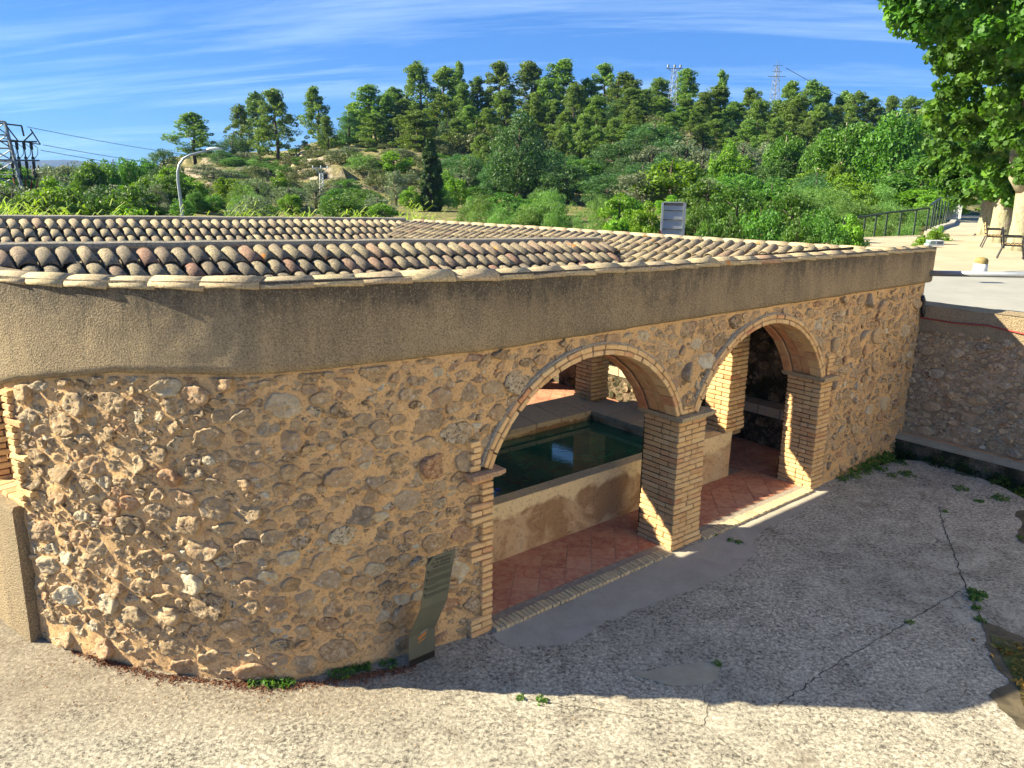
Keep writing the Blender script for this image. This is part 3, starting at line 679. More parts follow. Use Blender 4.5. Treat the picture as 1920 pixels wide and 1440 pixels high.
    ('shrub', 14.4, 48.4, 2.2, 2.5, '', 1),
    ('walnut', 1.9, 40.8, 1.8, 2.6, '', 1),
    ('walnut', -1.9, 53.5, 1.6, 2.1, '', 1),
    ('shrub', 14.1, 39.9, 2.2, 3.1, '', 1),
    ('shrub', -0.7, 44.5, 1.5, 2.3, '', 1),
    ('shrub', -2.8, 53.9, 1.5, 1.6, '', 1),
    ('shrub', 17.9, 42.3, 1.7, 2.0, '', 1),
    ('walnut', -31.4, 49.1, 2.4, 2.3, '', 1),
    ('oak', -33.6, 55.4, 3.2, 3.8, '', 1),
    ('olive', -25.3, 42.1, 2.8, 2.9, '', 1),
    ('oak', -36.9, 61.8, 3.3, 4.5, '', 1),
    ('walnut', -32.2, 53.5, 2.6, 2.6, '', 1),
    ('walnut', -31.2, 53.7, 3.0, 3.5, '', 1),
    ('walnut', -19.8, 40.3, 3.4, 3.3, '', 1),
    ('oak', -32.9, 65.0, 2.5, 2.4, '', 1),
    ('fig', -27.9, 56.8, 2.2, 2.4, '', 1),
    ('olive', -27.0, 42.2, 3.3, 2.9, '', 1),
    ('walnut', -31.5, 51.9, 3.0, 3.9, '', 1),
    ('fig', -34.2, 66.5, 3.3, 4.2, '', 1),
    ('walnut', -23.1, 45.1, 3.0, 3.5, '', 1),
    ('walnut', -31.7, 67.5, 2.4, 2.9, '', 1),
    ('walnut', -29.5, 67.2, 2.8, 4.3, '', 1),
    ('oak', -23.1, 45.1, 3.3, 4.1, '', 1),
    ('walnut', -26.7, 40.6, 2.5, 2.4, '', 1),
    ('walnut', -25.7, 46.0, 2.8, 2.8, '', 1),
    ('fig', -19.1, 38.8, 2.4, 2.2, '', 1),
    ('oak', -35.8, 60.8, 3.3, 4.0, '', 1),
    ('olive', -33.2, 56.3, 3.3, 3.2, '', 1),
    ('olive', -32.0, 50.3, 2.3, 1.8, '', 1),
    ('walnut', -28.3, 59.8, 3.3, 3.9, '', 1),
    ('oak', -27.6, 62.6, 3.0, 3.1, '', 1),
    ('oak', -25.0, 47.4, 2.3, 2.5, '', 1),
    ('walnut', -37.9, 56.3, 3.1, 3.1, '', 1),
    ('fig', -31.8, 52.9, 2.3, 1.9, '', 1),
    ('walnut', -23.7, 54.4, 2.3, 2.8, '', 1),
    ('fig', -21.9, 36.6, 3.1, 3.1, '', 1),
    ('olive', -20.2, 41.9, 2.4, 2.1, '', 1),
    ('shrub', -19.9, 57.5, 1.9, 2.1, '', 1),
    ('shrub', -6.1, 62.4, 2.0, 2.7, '', 1),
    ('shrub', -16.9, 49.9, 1.9, 2.3, '', 1),
    ('walnut', -13.9, 61.5, 1.8, 2.6, '', 1),
    ('walnut', -9.9, 46.0, 2.2, 3.3, '', 1),
    ('olive', -8.1, 46.2, 2.2, 2.4, '', 1),
    ('olive', -15.0, 44.7, 1.9, 2.5, '', 1),
    ('walnut', -12.0, 60.0, 1.9, 2.6, '', 1),
    ('walnut', -20.5, 50.7, 1.4, 1.5, '', 1),
    ('olive', -19.6, 59.8, 2.3, 3.3, '', 1),
    ('walnut', -10.4, 60.0, 1.4, 1.3, '', 1),
    ('walnut', -11.0, 57.6, 1.9, 2.4, '', 1),
    ('shrub', -20.7, 50.7, 1.5, 1.3, '', 1),
    ('shrub', -22.5, 105.5, 0.8, 1.9, '', 1),
    ('scrub', -13.3, 78.3, 1.9, 3.1, '', 1),
    ('walnut', -19.1, 94.5, 0.8, 2.1, '', 1),
    ('walnut', -20.9, 99.6, 0.8, 2.2, '', 1),
    ('shrub', -6.3, 123.8, 0.9, 2.2, '', 1),
    ('shrub', -16.3, 83.7, 1.8, 4.2, '', 1),
    ('scrub', -5.8, 97.5, 1.0, 2.1, '', 1),
    ('shrub', -6.9, 116.6, 1.2, 3.3, '', 1),
    ('walnut', -26.2, 89.9, 1.4, 2.7, '', 1),
    ('scrub', -10.5, 91.2, 1.6, 3.0, '', 1),
    ('scrub', -4.8, 90.8, 1.3, 2.1, '', 1),
    ('scrub', -9.5, 108.4, 0.8, 2.4, '', 1),
    ('olive', -5.3, 94.7, 0.9, 2.0, '', 1),
    ('scrub', -22.6, 77.0, 1.7, 2.6, '', 1),
    ('scrub', -23.1, 92.0, 0.8, 2.0, '', 1),
    ('walnut', -23.8, 120.5, 0.8, 2.1, '', 1),
    ('olive', -34.2, 87.0, 1.5, 3.3, '', 1),
    ('walnut', -27.0, 99.9, 1.1, 2.2, '', 1),
    ('scrub', -32.4, 88.9, 0.9, 1.4, '', 1),
    ('olive', -27.8, 77.3, 1.2, 2.3, '', 1),
    ('scrub', -29.4, 104.1, 1.5, 3.4, '', 1),
    ('scrub', -10.5, 91.8, 1.1, 2.4, '', 1),
    ('shrub', -13.9, 95.9, 1.4, 3.9, '', 1),
    ('shrub', -7.9, 83.5, 1.3, 2.1, '', 1),
    ('walnut', -42.0, 110.4, 1.0, 3.1, '', 1),
    ('olive', -19.9, 111.5, 0.8, 2.1, '', 1),
    ('scrub', -23.6, 98.7, 1.2, 3.1, '', 1),
    ('scrub', -9.6, 96.2, 1.0, 2.9, '', 1),
    ('shrub', -28.5, 87.5, 0.8, 1.8, '', 1),
    ('walnut', -9.0, 122.5, 0.8, 2.9, '', 1),
    ('shrub', -6.6, 120.4, 1.1, 3.1, '', 1),
    ('olive', -12.9, 120.7, 1.4, 2.9, '', 1),
    ('walnut', -30.9, 101.2, 0.8, 2.0, '', 1),
    ('walnut', -9.6, 97.6, 1.4, 3.3, '', 1),
    ('scrub', -40.7, 107.9, 1.2, 2.6, '', 1),
    ('scrub', -10.4, 103.0, 0.8, 1.7, '', 1),
    ('olive', -29.0, 76.0, 1.6, 2.7, '', 1),
    ('scrub', -9.0, 78.5, 1.5, 2.5, '', 1),
    ('shrub', -9.5, 100.2, 0.8, 2.5, '', 1),
    ('scrub', -20.3, 90.5, 1.2, 3.0, '', 1),
    ('scrub', -17.6, 108.2, 1.1, 2.6, '', 1),
    ('olive', -8.5, 91.8, 1.5, 3.9, '', 1),
    ('scrub', -38.2, 103.3, 0.8, 1.7, '', 1),
    ('walnut', -40.4, 109.6, 1.1, 3.5, '', 1),
    ('olive', -16.0, 114.4, 1.1, 3.1, '', 1),
    ('olive', -5.9, 80.9, 1.0, 1.5, '', 1),
    ('shrub', -24.3, 117.9, 0.8, 2.5, '', 1),
    ('scrub', -27.5, 113.8, 0.8, 2.2, '', 1),
    ('scrub', -25.3, 99.9, 1.5, 3.2, '', 1),
    ('olive', -36.3, 107.4, 1.5, 4.5, '', 1),
    ('shrub', -13.2, 81.1, 0.9, 2.3, '', 1),
    ('scrub', -8.6, 101.6, 0.8, 1.5, '', 1),
    ('scrub', -22.9, 105.9, 1.1, 2.3, '', 1),
    ('shrub', -11.7, 112.3, 0.8, 2.3, '', 1),
    ('scrub', -24.9, 98.2, 0.8, 1.7, '', 1),
    ('scrub', -15.2, 82.4, 1.3, 3.2, '', 1),
    ('walnut', -6.8, 111.7, 1.4, 3.6, '', 1),
    ('walnut', -35.9, 106.8, 0.8, 1.7, '', 1),
    ('shrub', -31.7, 96.8, 1.6, 3.3, '', 1),
    ('olive', -29.6, 88.7, 1.2, 3.1, '', 1),
    ('scrub', -31.6, 119.4, 1.4, 4.4, '', 1),
    ('scrub', -11.0, 98.6, 0.8, 1.7, '', 1),
    ('olive', -15.5, 118.3, 1.3, 3.8, '', 1),
    ('scrub', -14.5, 96.9, 0.8, 2.4, '', 1),
    ('walnut', -18.9, 103.6, 0.8, 1.9, '', 1),
    ('walnut', -15.4, 97.9, 0.8, 1.3, '', 1),
    ('scrub', -20.7, 81.5, 1.2, 2.8, '', 1),
    ('shrub', -23.0, 89.1, 0.9, 2.1, '', 1),
    ('scrub', -41.6, 111.2, 0.8, 2.2, '', 1),
    ('scrub', -18.7, 90.1, 1.4, 4.2, '', 1),
    ('scrub', -26.0, 74.0, 1.7, 3.0, '', 1),
    ('walnut', -28.5, 92.8, 1.1, 1.8, '', 1),
    ('olive', -31.2, 90.3, 0.9, 1.7, '', 1),
    ('walnut', -19.1, 91.7, 1.2, 3.3, '', 1),
    ('scrub', -34.3, 100.2, 1.1, 3.0, '', 1),
    ('scrub', -23.7, 107.4, 0.9, 3.4, '', 1),
    ('scrub', -14.8, 84.4, 1.5, 3.2, '', 1),
    ('walnut', -26.2, 120.3, 1.2, 2.8, '', 1),
    ('olive', -8.7, 122.2, 1.2, 3.1, '', 1),
    ('scrub', -8.2, 115.1, 1.4, 3.9, '', 1),
    ('scrub', -23.7, 116.5, 1.3, 3.6, '', 1),
    ('shrub', -7.7, 87.8, 1.0, 2.0, '', 1),
    ('shrub', -17.1, 95.0, 0.8, 1.7, '', 1),
    ('scrub', -33.6, 94.0, 1.2, 2.7, '', 1),
    ('shrub', -5.2, 96.9, 1.2, 2.9, '', 1),
    ('scrub', -7.2, 83.6, 1.8, 3.6, '', 1),
    ('shrub', -11.5, 117.4, 1.1, 2.5, '', 1),
    ('shrub', -20.0, 109.2, 0.9, 2.3, '', 1),
    ('scrub', -7.2, 94.3, 1.3, 3.2, '', 1),
    ('scrub', -39.6, 106.5, 0.9, 2.6, '', 1),
    ('scrub', -28.4, 82.4, 1.1, 1.8, '', 1),
    ('shrub', -6.2, 96.0, 1.2, 2.8, '', 1),
    ('scrub', -34.9, 104.5, 0.8, 1.8, '', 1),
    ('walnut', -13.0, 111.2, 1.4, 3.2, '', 1),
    ('scrub', -24.9, 76.9, 1.4, 2.1, '', 1),
    ('walnut', -4.4, 76.7, 1.2, 2.1, '', 1),
    ('scrub', -34.6, 94.3, 1.1, 2.1, '', 1),
    ('olive', -10.5, 79.4, 1.4, 2.2, '', 1),
    ('scrub', -15.7, 98.8, 1.3, 2.7, '', 1),
    ('scrub', -28.4, 113.4, 0.8, 1.8, '', 1),
    ('walnut', -25.6, 111.3, 1.1, 3.7, '', 1),
    ('olive', -5.9, 86.7, 1.9, 3.8, '', 1),
    ('walnut', -25.6, 73.1, 1.1, 1.8, '', 1),
    ('scrub', -16.7, 90.6, 1.1, 2.3, '', 1),
    ('scrub', -17.9, 119.0, 1.2, 4.2, '', 1),
    ('scrub', -32.6, 119.5, 0.8, 1.5, '', 1),
    ('scrub', -11.7, 85.0, 0.8, 1.5, '', 1),
    ('scrub', -28.2, 77.6, 0.9, 2.2, '', 1),
    ('scrub', -27.9, 84.1, 1.7, 2.7, '', 1),
    ('scrub', -24.3, 85.7, 1.2, 2.9, '', 1),
    ('scrub', -26.2, 120.3, 0.8, 3.6, '', 1),
    ('scrub', -26.8, 71.4, 2.0, 4.0, '', 1),
    ('scrub', -9.3, 92.9, 1.5, 3.5, '', 1),
    ('scrub', -15.3, 112.1, 1.3, 3.4, '', 1),
    ('olive', -21.5, 96.0, 1.0, 3.1, '', 1),
    ('walnut', -21.2, 75.1, 1.1, 2.1, '', 1),
    ('scrub', -22.2, 86.9, 1.6, 3.3, '', 1),
    ('scrub', -35.3, 118.2, 0.8, 1.9, '', 1),
    ('shrub', -29.0, 81.2, 1.2, 2.7, '', 1),
    ('scrub', -12.9, 96.6, 0.8, 1.6, '', 1),
    ('walnut', -16.2, 117.4, 0.8, 2.0, '', 1),
    ('scrub', -23.6, 121.3, 1.0, 2.7, '', 1),
    ('shrub', -32.3, 107.5, 0.8, 1.9, '', 1),
    ('olive', -16.4, 113.8, 1.3, 4.4, '', 1),
    ('olive', -24.3, 94.7, 0.9, 2.6, '', 1),
    ('shrub', -4.5, 86.1, 1.2, 2.4, '', 1),
    ('walnut', -26.0, 116.3, 0.8, 2.0, '', 1),
    ('olive', -32.9, 110.5, 0.8, 2.0, '', 1),
    ('scrub', -22.5, 79.7, 1.2, 2.0, '', 1),
    ('walnut', -35.4, 113.6, 0.8, 1.2, '', 1),
    ('olive', -20.6, 99.2, 1.2, 2.8, '', 1),
    ('walnut', -16.0, 75.6, 1.6, 2.6, '', 1),
    ('walnut', -3.8, 78.9, 1.4, 2.1, '', 1),
    ('walnut', -38.0, 107.7, 0.8, 1.6, '', 1),
    ('shrub', -6.2, 112.1, 0.8, 2.3, '', 1),
    ('walnut', -30.6, 118.0, 0.8, 1.4, '', 1),
    ('walnut', -8.1, 94.7, 0.8, 2.2, '', 1),
    ('olive', -32.5, 113.0, 0.8, 1.4, '', 1),
    ('scrub', -27.5, 107.2, 0.8, 1.8, '', 1),
    ('scrub', -10.0, 102.9, 1.6, 3.7, '', 1),
    ('walnut', -10.2, 97.4, 1.1, 2.6, '', 1),
    ('olive', -13.2, 93.9, 1.7, 3.5, '', 1),
    ('scrub', -17.4, 77.3, 1.3, 2.6, '', 1),
    ('scrub', -9.9, 81.5, 1.7, 3.6, '', 1),
    ('olive', -10.0, 104.7, 1.0, 2.3, '', 1),
    ('scrub', -17.1, 84.3, 0.9, 1.6, '', 1),
    ('scrub', -31.6, 97.7, 1.4, 2.5, '', 1),
    ('scrub', -19.9, 109.8, 0.8, 2.3, '', 1),
    ('walnut', -33.7, 94.5, 1.6, 3.3, '', 1),
    ('scrub', -27.7, 86.0, 0.8, 2.0, '', 1),
    ('pine', 27.3, 109.7, 3.9, 3.9, '', 1),
    ('pine', 22.0, 124.6, 4.4, 3.5, '', 1),
    ('oak', 45.7, 118.6, 3.1, 3.2, '', 1),
    ('oak', -23.4, 112.7, 4.4, 3.3, '', 1),
    ('oak', 53.1, 114.4, 2.6, 2.6, '', 1),
    ('oak', 3.1, 133.0, 4.5, 4.3, '', 1),
    ('pine', -12.6, 121.0, 4.3, 3.8, '', 1),
    ('pine', 12.2, 129.0, 3.4, 3.4, '', 1),
    ('pine', -16.2, 111.0, 4.2, 3.7, '', 1),
    ('oak', -13.9, 113.0, 3.0, 2.2, '', 1),
    ('pine', -5.0, 134.5, 4.1, 3.0, '', 1),
    ('pine', 51.2, 130.1, 2.1, 2.1, '', 1),
    ('oak', 16.6, 128.0, 4.1, 3.2, '', 1),
    ('oak', 39.0, 131.0, 3.7, 4.2, '', 1),
    ('pine', 3.7, 137.2, 3.5, 2.9, '', 1),
    ('pine', 56.2, 124.7, 3.5, 3.2, '', 1),
    ('pine', 39.0, 122.0, 3.8, 3.3, '', 1),
    ('oak', 27.1, 107.9, 3.3, 2.9, '', 1),
    ('oak', 30.8, 115.7, 3.4, 3.6, '', 1),
    ('pine', 49.1, 126.3, 3.2, 3.3, '', 1),
    ('pine', 38.4, 121.8, 4.2, 3.6, '', 1),
    ('oak', 29.1, 136.7, 3.7, 4.1, '', 1),
    ('pine', -16.0, 133.4, 4.4, 3.9, '', 1),
    ('pine', -1.6, 133.9, 3.9, 3.5, '', 1),
    ('pine', 18.3, 120.5, 4.5, 3.8, '', 1),
    ('pine', -14.3, 107.8, 3.2, 2.5, '', 1),
    ('pine', -15.6, 123.7, 4.5, 3.5, '', 1),
    ('pine', 53.4, 115.2, 3.7, 3.6, '', 1),
    ('pine', 20.2, 113.2, 2.5, 2.0, '', 1),
    ('pine', -7.7, 135.8, 4.0, 3.9, '', 1),
    ('pine', -14.3, 112.3, 3.5, 2.7, '', 1),
    ('pine', 15.2, 121.6, 4.1, 3.5, '', 1),
    ('pine', 25.8, 111.8, 2.8, 2.4, '', 1),
    ('pine', -20.5, 126.1, 4.3, 3.0, '', 1),
    ('pine', -23.6, 126.4, 4.2, 3.9, '', 1),
    ('pine', 53.3, 119.2, 3.6, 3.2, '', 1),
    ('oak', 15.3, 120.9, 4.6, 4.6, '', 1),
    ('pine', 30.6, 124.4, 4.0, 3.3, '', 1),
    ('pine', 32.8, 128.3, 3.6, 3.3, '', 1),
    ('pine', 44.8, 125.1, 2.2, 2.0, '', 1),
    ('oak', -9.6, 113.8, 4.1, 3.3, '', 1),
    ('pine', -27.8, 135.0, 3.0, 2.8, '', 1),
    ('pine', 11.4, 130.8, 2.6, 2.3, '', 1),
    ('pine', -16.2, 127.6, 3.4, 2.5, '', 1),
    ('pine', 46.0, 113.8, 3.4, 2.8, '', 1),
    ('pine', -8.2, 110.2, 4.4, 3.9, '', 1),
    ('walnut', 15.3, 114.4, 1.7, 2.4, '', 1),
    ('walnut', 18.2, 102.7, 1.9, 3.1, '', 1),
    ('pine', 10.1, 102.8, 2.3, 3.0, '', 1),
    ('walnut', 8.2, 99.3, 2.9, 3.6, '', 1),
    ('scrub', 0.4, 115.8, 1.9, 2.4, '', 1),
    ('pine', -2.3, 101.5, 2.5, 2.5, '', 1),
    ('pine', 17.3, 114.6, 2.2, 3.8, '', 1),
    ('walnut', 14.9, 113.9, 2.9, 3.0, '', 1),
    ('walnut', -2.3, 117.1, 2.4, 2.6, '', 1),
    ('pine', 13.9, 98.0, 3.5, 4.7, '', 1),
    ('scrub', 8.9, 110.0, 1.8, 2.5, '', 1),
    ('walnut', 8.3, 111.8, 3.2, 4.0, '', 1),
    ('walnut', -1.4, 102.8, 3.0, 3.6, '', 1),
    ('pine', 6.7, 109.5, 2.6, 3.2, '', 1),
    ('pine', -1.4, 114.3, 2.8, 3.4, '', 1),
    ('pine', 7.6, 100.8, 2.9, 3.1, '', 1),
    ('scrub', 13.3, 98.6, 2.0, 2.8, '', 1),
    ('walnut', 13.6, 112.9, 2.2, 3.1, '', 1),
    ('pine', 9.5, 116.3, 2.9, 3.9, '', 1),
    ('pine', 5.2, 101.6, 2.3, 2.6, '', 1),
    ('scrub', 19.1, 110.6, 2.8, 4.9, '', 1),
    ('pine', -3.0, 115.9, 2.7, 3.8, '', 1),
    ('scrub', 8.9, 109.7, 3.2, 4.5, '', 1),
    ('scrub', 18.6, 107.2, 2.7, 3.8, '', 1),
    ('scrub', 0.4, 115.3, 2.3, 3.3, '', 1),
    ('scrub', 3.9, 99.5, 2.2, 2.3, '', 1),
    ('pine', 45.7, 97.0, 2.9, 3.1, '', 1),
    ('pine', 43.2, 87.9, 3.1, 2.2, '', 1),
    ('pine', 33.5, 88.2, 2.8, 2.8, '', 1),
    ('oak', 32.2, 86.6, 3.9, 4.0, '', 1),
    ('pine', 23.1, 105.5, 2.3, 2.1, '', 1),
    ('oak', 22.2, 109.3, 2.0, 3.2, '', 1),
    ('pine', 38.5, 98.0, 3.1, 3.2, '', 1),
    ('pine', 26.5, 92.6, 3.0, 2.4, '', 1),
    ('pine', 22.2, 108.2, 2.8, 2.9, '', 1),
    ('oak', 44.2, 93.1, 3.4, 2.3, '', 1),
    ('pine', 18.4, 96.5, 4.1, 4.2, '', 1),
    ('pine', 29.2, 98.2, 3.0, 2.4, '', 1),
    ('oak', 33.3, 95.4, 3.5, 2.6, '', 1),
    ('pine', 36.6, 97.2, 4.0, 4.0, '', 1),
    ('pine', 31.6, 101.6, 3.6, 3.2, '', 1),
    ('pine', 30.0, 107.1, 2.8, 2.7, '', 1),
    ('oak', 28.6, 93.0, 3.5, 3.5, '', 1),
    ('pine', 34.4, 105.4, 3.1, 2.4, '', 1),
    ('pine', 42.2, 89.3, 3.6, 2.8, '', 1),
    ('pine', 38.6, 86.5, 4.0, 3.5, '', 1),
    ('pine', 27.8, 112.4, 3.3, 4.0, '', 1),
    ('pine', 39.5, 88.9, 3.5, 3.5, '', 1),
    ('oak', -112.7, 179.9, 3.2, 3.1, '', 1),
    ('olive', -117.4, 203.5, 3.0, 3.4, '', 1),
    ('olive', -118.2, 212.5, 3.2, 3.8, '', 1),
    ('olive', -82.1, 156.6, 3.0, 3.6, '', 1),
    ('broad', -87.3, 130.1, 5.0, 6.9, '', 1),
    ('walnut', -95.4, 145.5, 3.8, 4.6, '', 1),
    ('olive', -50.2, 82.3, 4.3, 5.5, '', 1),
    ('broad', -70.8, 126.5, 3.2, 4.0, '', 1),
    ('olive', -116.8, 216.7, 5.0, 6.2, '', 1),
    ('olive', -45.4, 80.4, 4.8, 4.6, '', 1),
    ('olive', -121.7, 197.4, 3.0, 3.1, '', 1),
    ('walnut', -100.3, 153.4, 3.1, 3.9, '', 1),
    ('broad', -100.6, 180.4, 4.3, 5.2, '', 1),
    ('broad', -143.2, 208.9, 4.4, 6.4, '', 1),
    ('broad', -69.1, 102.2, 4.4, 4.8, '', 1),
    ('olive', -54.1, 89.8, 4.5, 6.3, '', 1),
    ('broad', -137.6, 201.4, 4.2, 4.5, '', 1),
    ('olive', -105.7, 185.1, 5.1, 5.3, '', 1),
    ('walnut', -74.7, 127.9, 3.0, 3.1, '', 1),
    ('oak', -91.7, 155.5, 4.4, 5.2, '', 1),
    ('oak', -44.0, 82.3, 4.6, 4.4, '', 1),
    ('oak', -101.9, 207.1, 3.4, 5.5, '', 1),
    ('olive', -50.3, 94.5, 4.0, 5.1, '', 1),
    ('oak', -50.8, 106.7, 4.0, 6.1, '', 1),
    ('olive', -107.0, 190.2, 4.4, 6.0, '', 1),
    ('broad', -56.3, 100.3, 3.7, 5.0, '', 1),
    ('oak', -46.5, 66.2, 3.1, 2.6, '', 1),
    ('walnut', -51.5, 66.8, 3.4, 3.8, '', 1),
    ('walnut', -42.1, 58.7, 3.5, 4.1, '', 1),
    ('fig', -29.7, 43.4, 3.7, 4.1, '', 1),
    ('fig', -48.5, 66.0, 2.8, 2.6, '', 1),
    ('walnut', -35.2, 49.4, 3.5, 4.6, '', 1),
    ('walnut', -31.3, 43.0, 3.9, 4.2, '', 1),
    ('walnut', -46.0, 60.3, 3.3, 2.8, '', 1),
    ('walnut', -48.7, 62.3, 2.9, 3.5, '', 1),
    ('fig', -33.0, 43.6, 3.2, 3.5, '', 1),
    ('fig', -33.9, 48.9, 3.6, 3.0, '', 1),
    ('oak', -35.8, 51.8, 3.3, 3.5, '', 1),
    ('fig', -36.4, 52.1, 3.1, 3.4, '', 1),
    ('fig', -48.9, 72.8, 3.0, 2.5, '', 1),
]

# ------------------------------------------------------------------ building frame: x along the arcade wall, y inwards
O = Vector((-.199, 7.069, 0)); ANG = radians(39.3)
WH = empty('wash_house', O, ANG, label='stone wash house with brick arches, rendered parapet and clay tiled roofs', cat='wash house')
DV = Vector((cos(ANG), sin(ANG), 0)); NV = Vector((-sin(ANG), cos(ANG), 0))
def w2(s, w_, z=0.0): return O + DV * s + NV * w_ + Vector((0, 0, z))
def toloc(X, Y): q = Vector((X, Y, 0)) - O; return q.dot(DV), q.dot(NV)

CP = [(2, 0), (1, 0), (0, 0), (-.33, .05), (-.7, .115), (-1.24, .235), (-1.9, .44), (-2.16, .6), (-2.53, .96), (-2.89, 1.37), (-3.24, 1.86), (-3.49, 2.28), (-3.645, 2.63), (-3.92, 3.68), (-4.5, 6), (-5.6, 10), (-6.2, 12.3)]
_cs, _cw, _ca = [], [], []
for i in range(1, len(CP) - 2):
    p0, p1, p2, p3 = (np.array(CP[j], float) for j in (i - 1, i, i + 1, i + 2))
    for t in np.linspace(0, 1, 24, endpoint=False):
        q = .5 * (2 * p1 + (p2 - p0) * t + (2 * p0 - 5 * p1 + 4 * p2 - p3) * t * t + (3 * p1 - p0 - 3 * p2 + p3) * t ** 3)
        _cs.append(q[0]); _cw.append(q[1])
_cs += [CP[-2][0], CP[-1][0]]; _cw += [CP[-2][1], CP[-1][1]]
_ca = np.concatenate([[0], np.cumsum(np.hypot(np.diff(_cs), np.diff(_cw)))]); _ca = 1 - _ca      # a = s on the straight part
_o = np.argsort(_ca); AA = _ca[_o]; AS = np.array(_cs)[_o]; AW = np.array(_cw)[_o]
def curve(a):
    a = np.asarray(a, float)
    s = np.where(a > 1, a, np.interp(a, AA, AS)); w_ = np.where(a > 1, 0, np.interp(a, AA, AW))
    e = .04; s2 = np.where(a + e > 1, a + e, np.interp(a + e, AA, AS)); w2_ = np.where(a + e > 1, 0, np.interp(a + e, AA, AW))
    s1 = np.where(a - e > 1, a - e, np.interp(a - e, AA, AS)); w1 = np.where(a - e > 1, 0, np.interp(a - e, AA, AW))
    ts, tw = s2 - s1, w2_ - w1; L = np.hypot(ts, tw); ts, tw = ts / L, tw / L
    return s, w_, tw, -ts                                                   # point and outward normal
AJ = float(np.interp(-3.645, AS, AA))                                       # arc position of the left opening's jamb
S_END = 9.25
ARCH = [(1.40, 1.53, 1.21, -.02, 2.83), (4.66, 1.56, 1.19, 3.22, 6.12)]     # centre, radius, centre height, springs
ZS = 1.77
def zcap(a): return np.interp(a, [-12, -4, -2.5, -1, .5, 2.3, 5.2, 9.4], [3.68, 3.72, 3.755, 3.765, 3.735, 3.70, 3.66, 3.615])
def zband(a): return np.interp(a, [-12, AJ - 2.4, AJ - 1.2, AJ - .1, AJ + .35, -3.4, -2.0, -.5, 9.4], [2.9, 2.7, 3.05, 2.62, 2.74, 2.90, 2.95, 2.985, 2.985])
def in_open(a, z):
    a = np.asarray(a); z = np.asarray(z); r = np.zeros(a.shape, bool)
    for c, R_, zc, s0, s1 in ARCH: r |= ((a - c) ** 2 + (z - zc) ** 2 < (R_ + .13) ** 2) & (z > ZS - .1) & (a > s0 - .2) & (a < s1 + .17)
    r |= (a > 0.0) & (a < 2.84) & (z < ZS); r |= (a > 3.44) & (a < 6.15) & (z < ZS)
    r |= (a > 2.8) & (a < 3.48) & (z < ZS + .02)
    r |= (a < AJ) & (a > AJ - 2.3) & (z < 2.9) & (z > 1.4)
    return r
def masked(a, z):                                                            # where no rubble stone may lie
    a = np.asarray(a); z = np.asarray(z); r = in_open(a, z)
    tooth = np.where((np.floor(z / .21) % 2 < 1) & ((z < .4) | (z > .78)), .27, .13)
    r |= (a > -tooth) & (a < .05) & (z < ZS + .05); r |= (a < 6.15 + tooth + .1) & (a > 6.1) & (z < ZS + .05)
    r |= (a < AJ + tooth * .9 - .05) & (a > AJ - .1) & (z > 1.4)
    r |= (a < AJ + .02) & (z < 1.5)
    return r

# outer wall skin --------------------------------------------------------------
da = .028; av = np.arange(AJ - 5.2, S_END + .001, da); zv = np.arange(-.08, 3.06, .028)
A2, Z2 = np.meshgrid(av, zv, indexing='ij')
s_, w_, nx, nw = curve(A2)
dsp = .022 * fbm(A2 * 2.1, Z2 * 2.4, 3.3, 5, .6) + .012 * fbm(A2 * 13, Z2 * 13, 1.1, 3, .6) + .02 * np.clip((.35 - Z2) / .35, 0, 1)
dsp += .018 * np.clip((-A2 - 1.5) / 2, 0, 1) * fbm(A2 * 4, Z2 * 4, 8.8, 4, .6)
def wall_off(a, z):
    return .022 * fbm(a * 2.1, z * 2.4, 3.3, 5, .6) + .012 * fbm(a * 13, z * 13, 1.1, 3, .6) + .018 * np.clip((-a - 1.5) / 2, 0, 1) * fbm(a * 4, z * 4, 8.8, 4, .6)
V = np.stack([s_ + nx * dsp, w_ + nw * dsp, Z2], -1).reshape(-1, 3)
na, nz_ = A2.shape; idx = np.arange(na * nz_).reshape(na, nz_)
F = np.stack([idx[:-1, :-1], idx[1:, :-1], idx[1:, 1:], idx[:-1, 1:]], -1)
ca = (A2[:-1, :-1] + da / 2); cz = (Z2[:-1, :-1] + .014)
keep = ~in_open(ca, cz)
WALL = obj('rubble_wall', V, F[keep].reshape(-1, 4), M_MORT, WH, smooth=True)
# inner skin with the same openings, plus core faces
def inner_skin(name, depth, a0, a1, z0, z1, mat, step=.1):
    av = np.arange(a0, a1 + .001, step); zv = np.arange(z0, z1 + .001, step); A, Z = np.meshgrid(av, zv, indexing='ij')
    s_, w_, nx, nw = curve(A); V = np.stack([s_ - nx * depth, w_ - nw * depth, Z], -1).reshape(-1, 3)
    n, m = A.shape; idx = np.arange(n * m).reshape(n, m); F = np.stack([idx[:-1, :-1], idx[:-1, 1:], idx[1:, 1:], idx[1:, :-1]], -1)
    ca = A[:-1, :-1] + step / 2; cz = Z[:-1, :-1] + step / 2; r = np.zeros(ca.shape, bool)
    for c, R_, zc, s0, s1 in ARCH: r |= ((ca - c) ** 2 + (cz - zc) ** 2 < (R_ + .03) ** 2) & (cz > ZS) & (ca > s0) & (ca < s1)
    r |= (ca > 0) & (ca < 2.9) & (cz < ZS); r |= (ca > 3.4) & (ca < 6.2) & (cz < ZS)
    r |= (ca < AJ) & (ca > AJ - 2.3) & (cz < 2.9) & (cz > 1.4)
    return obj(name, V, F[~r].reshape(-1, 4), mat, WH)
inner_skin('inner_plaster', .55, AJ - 5, 7.75, 0, 3.6, M_MORT3, .05)

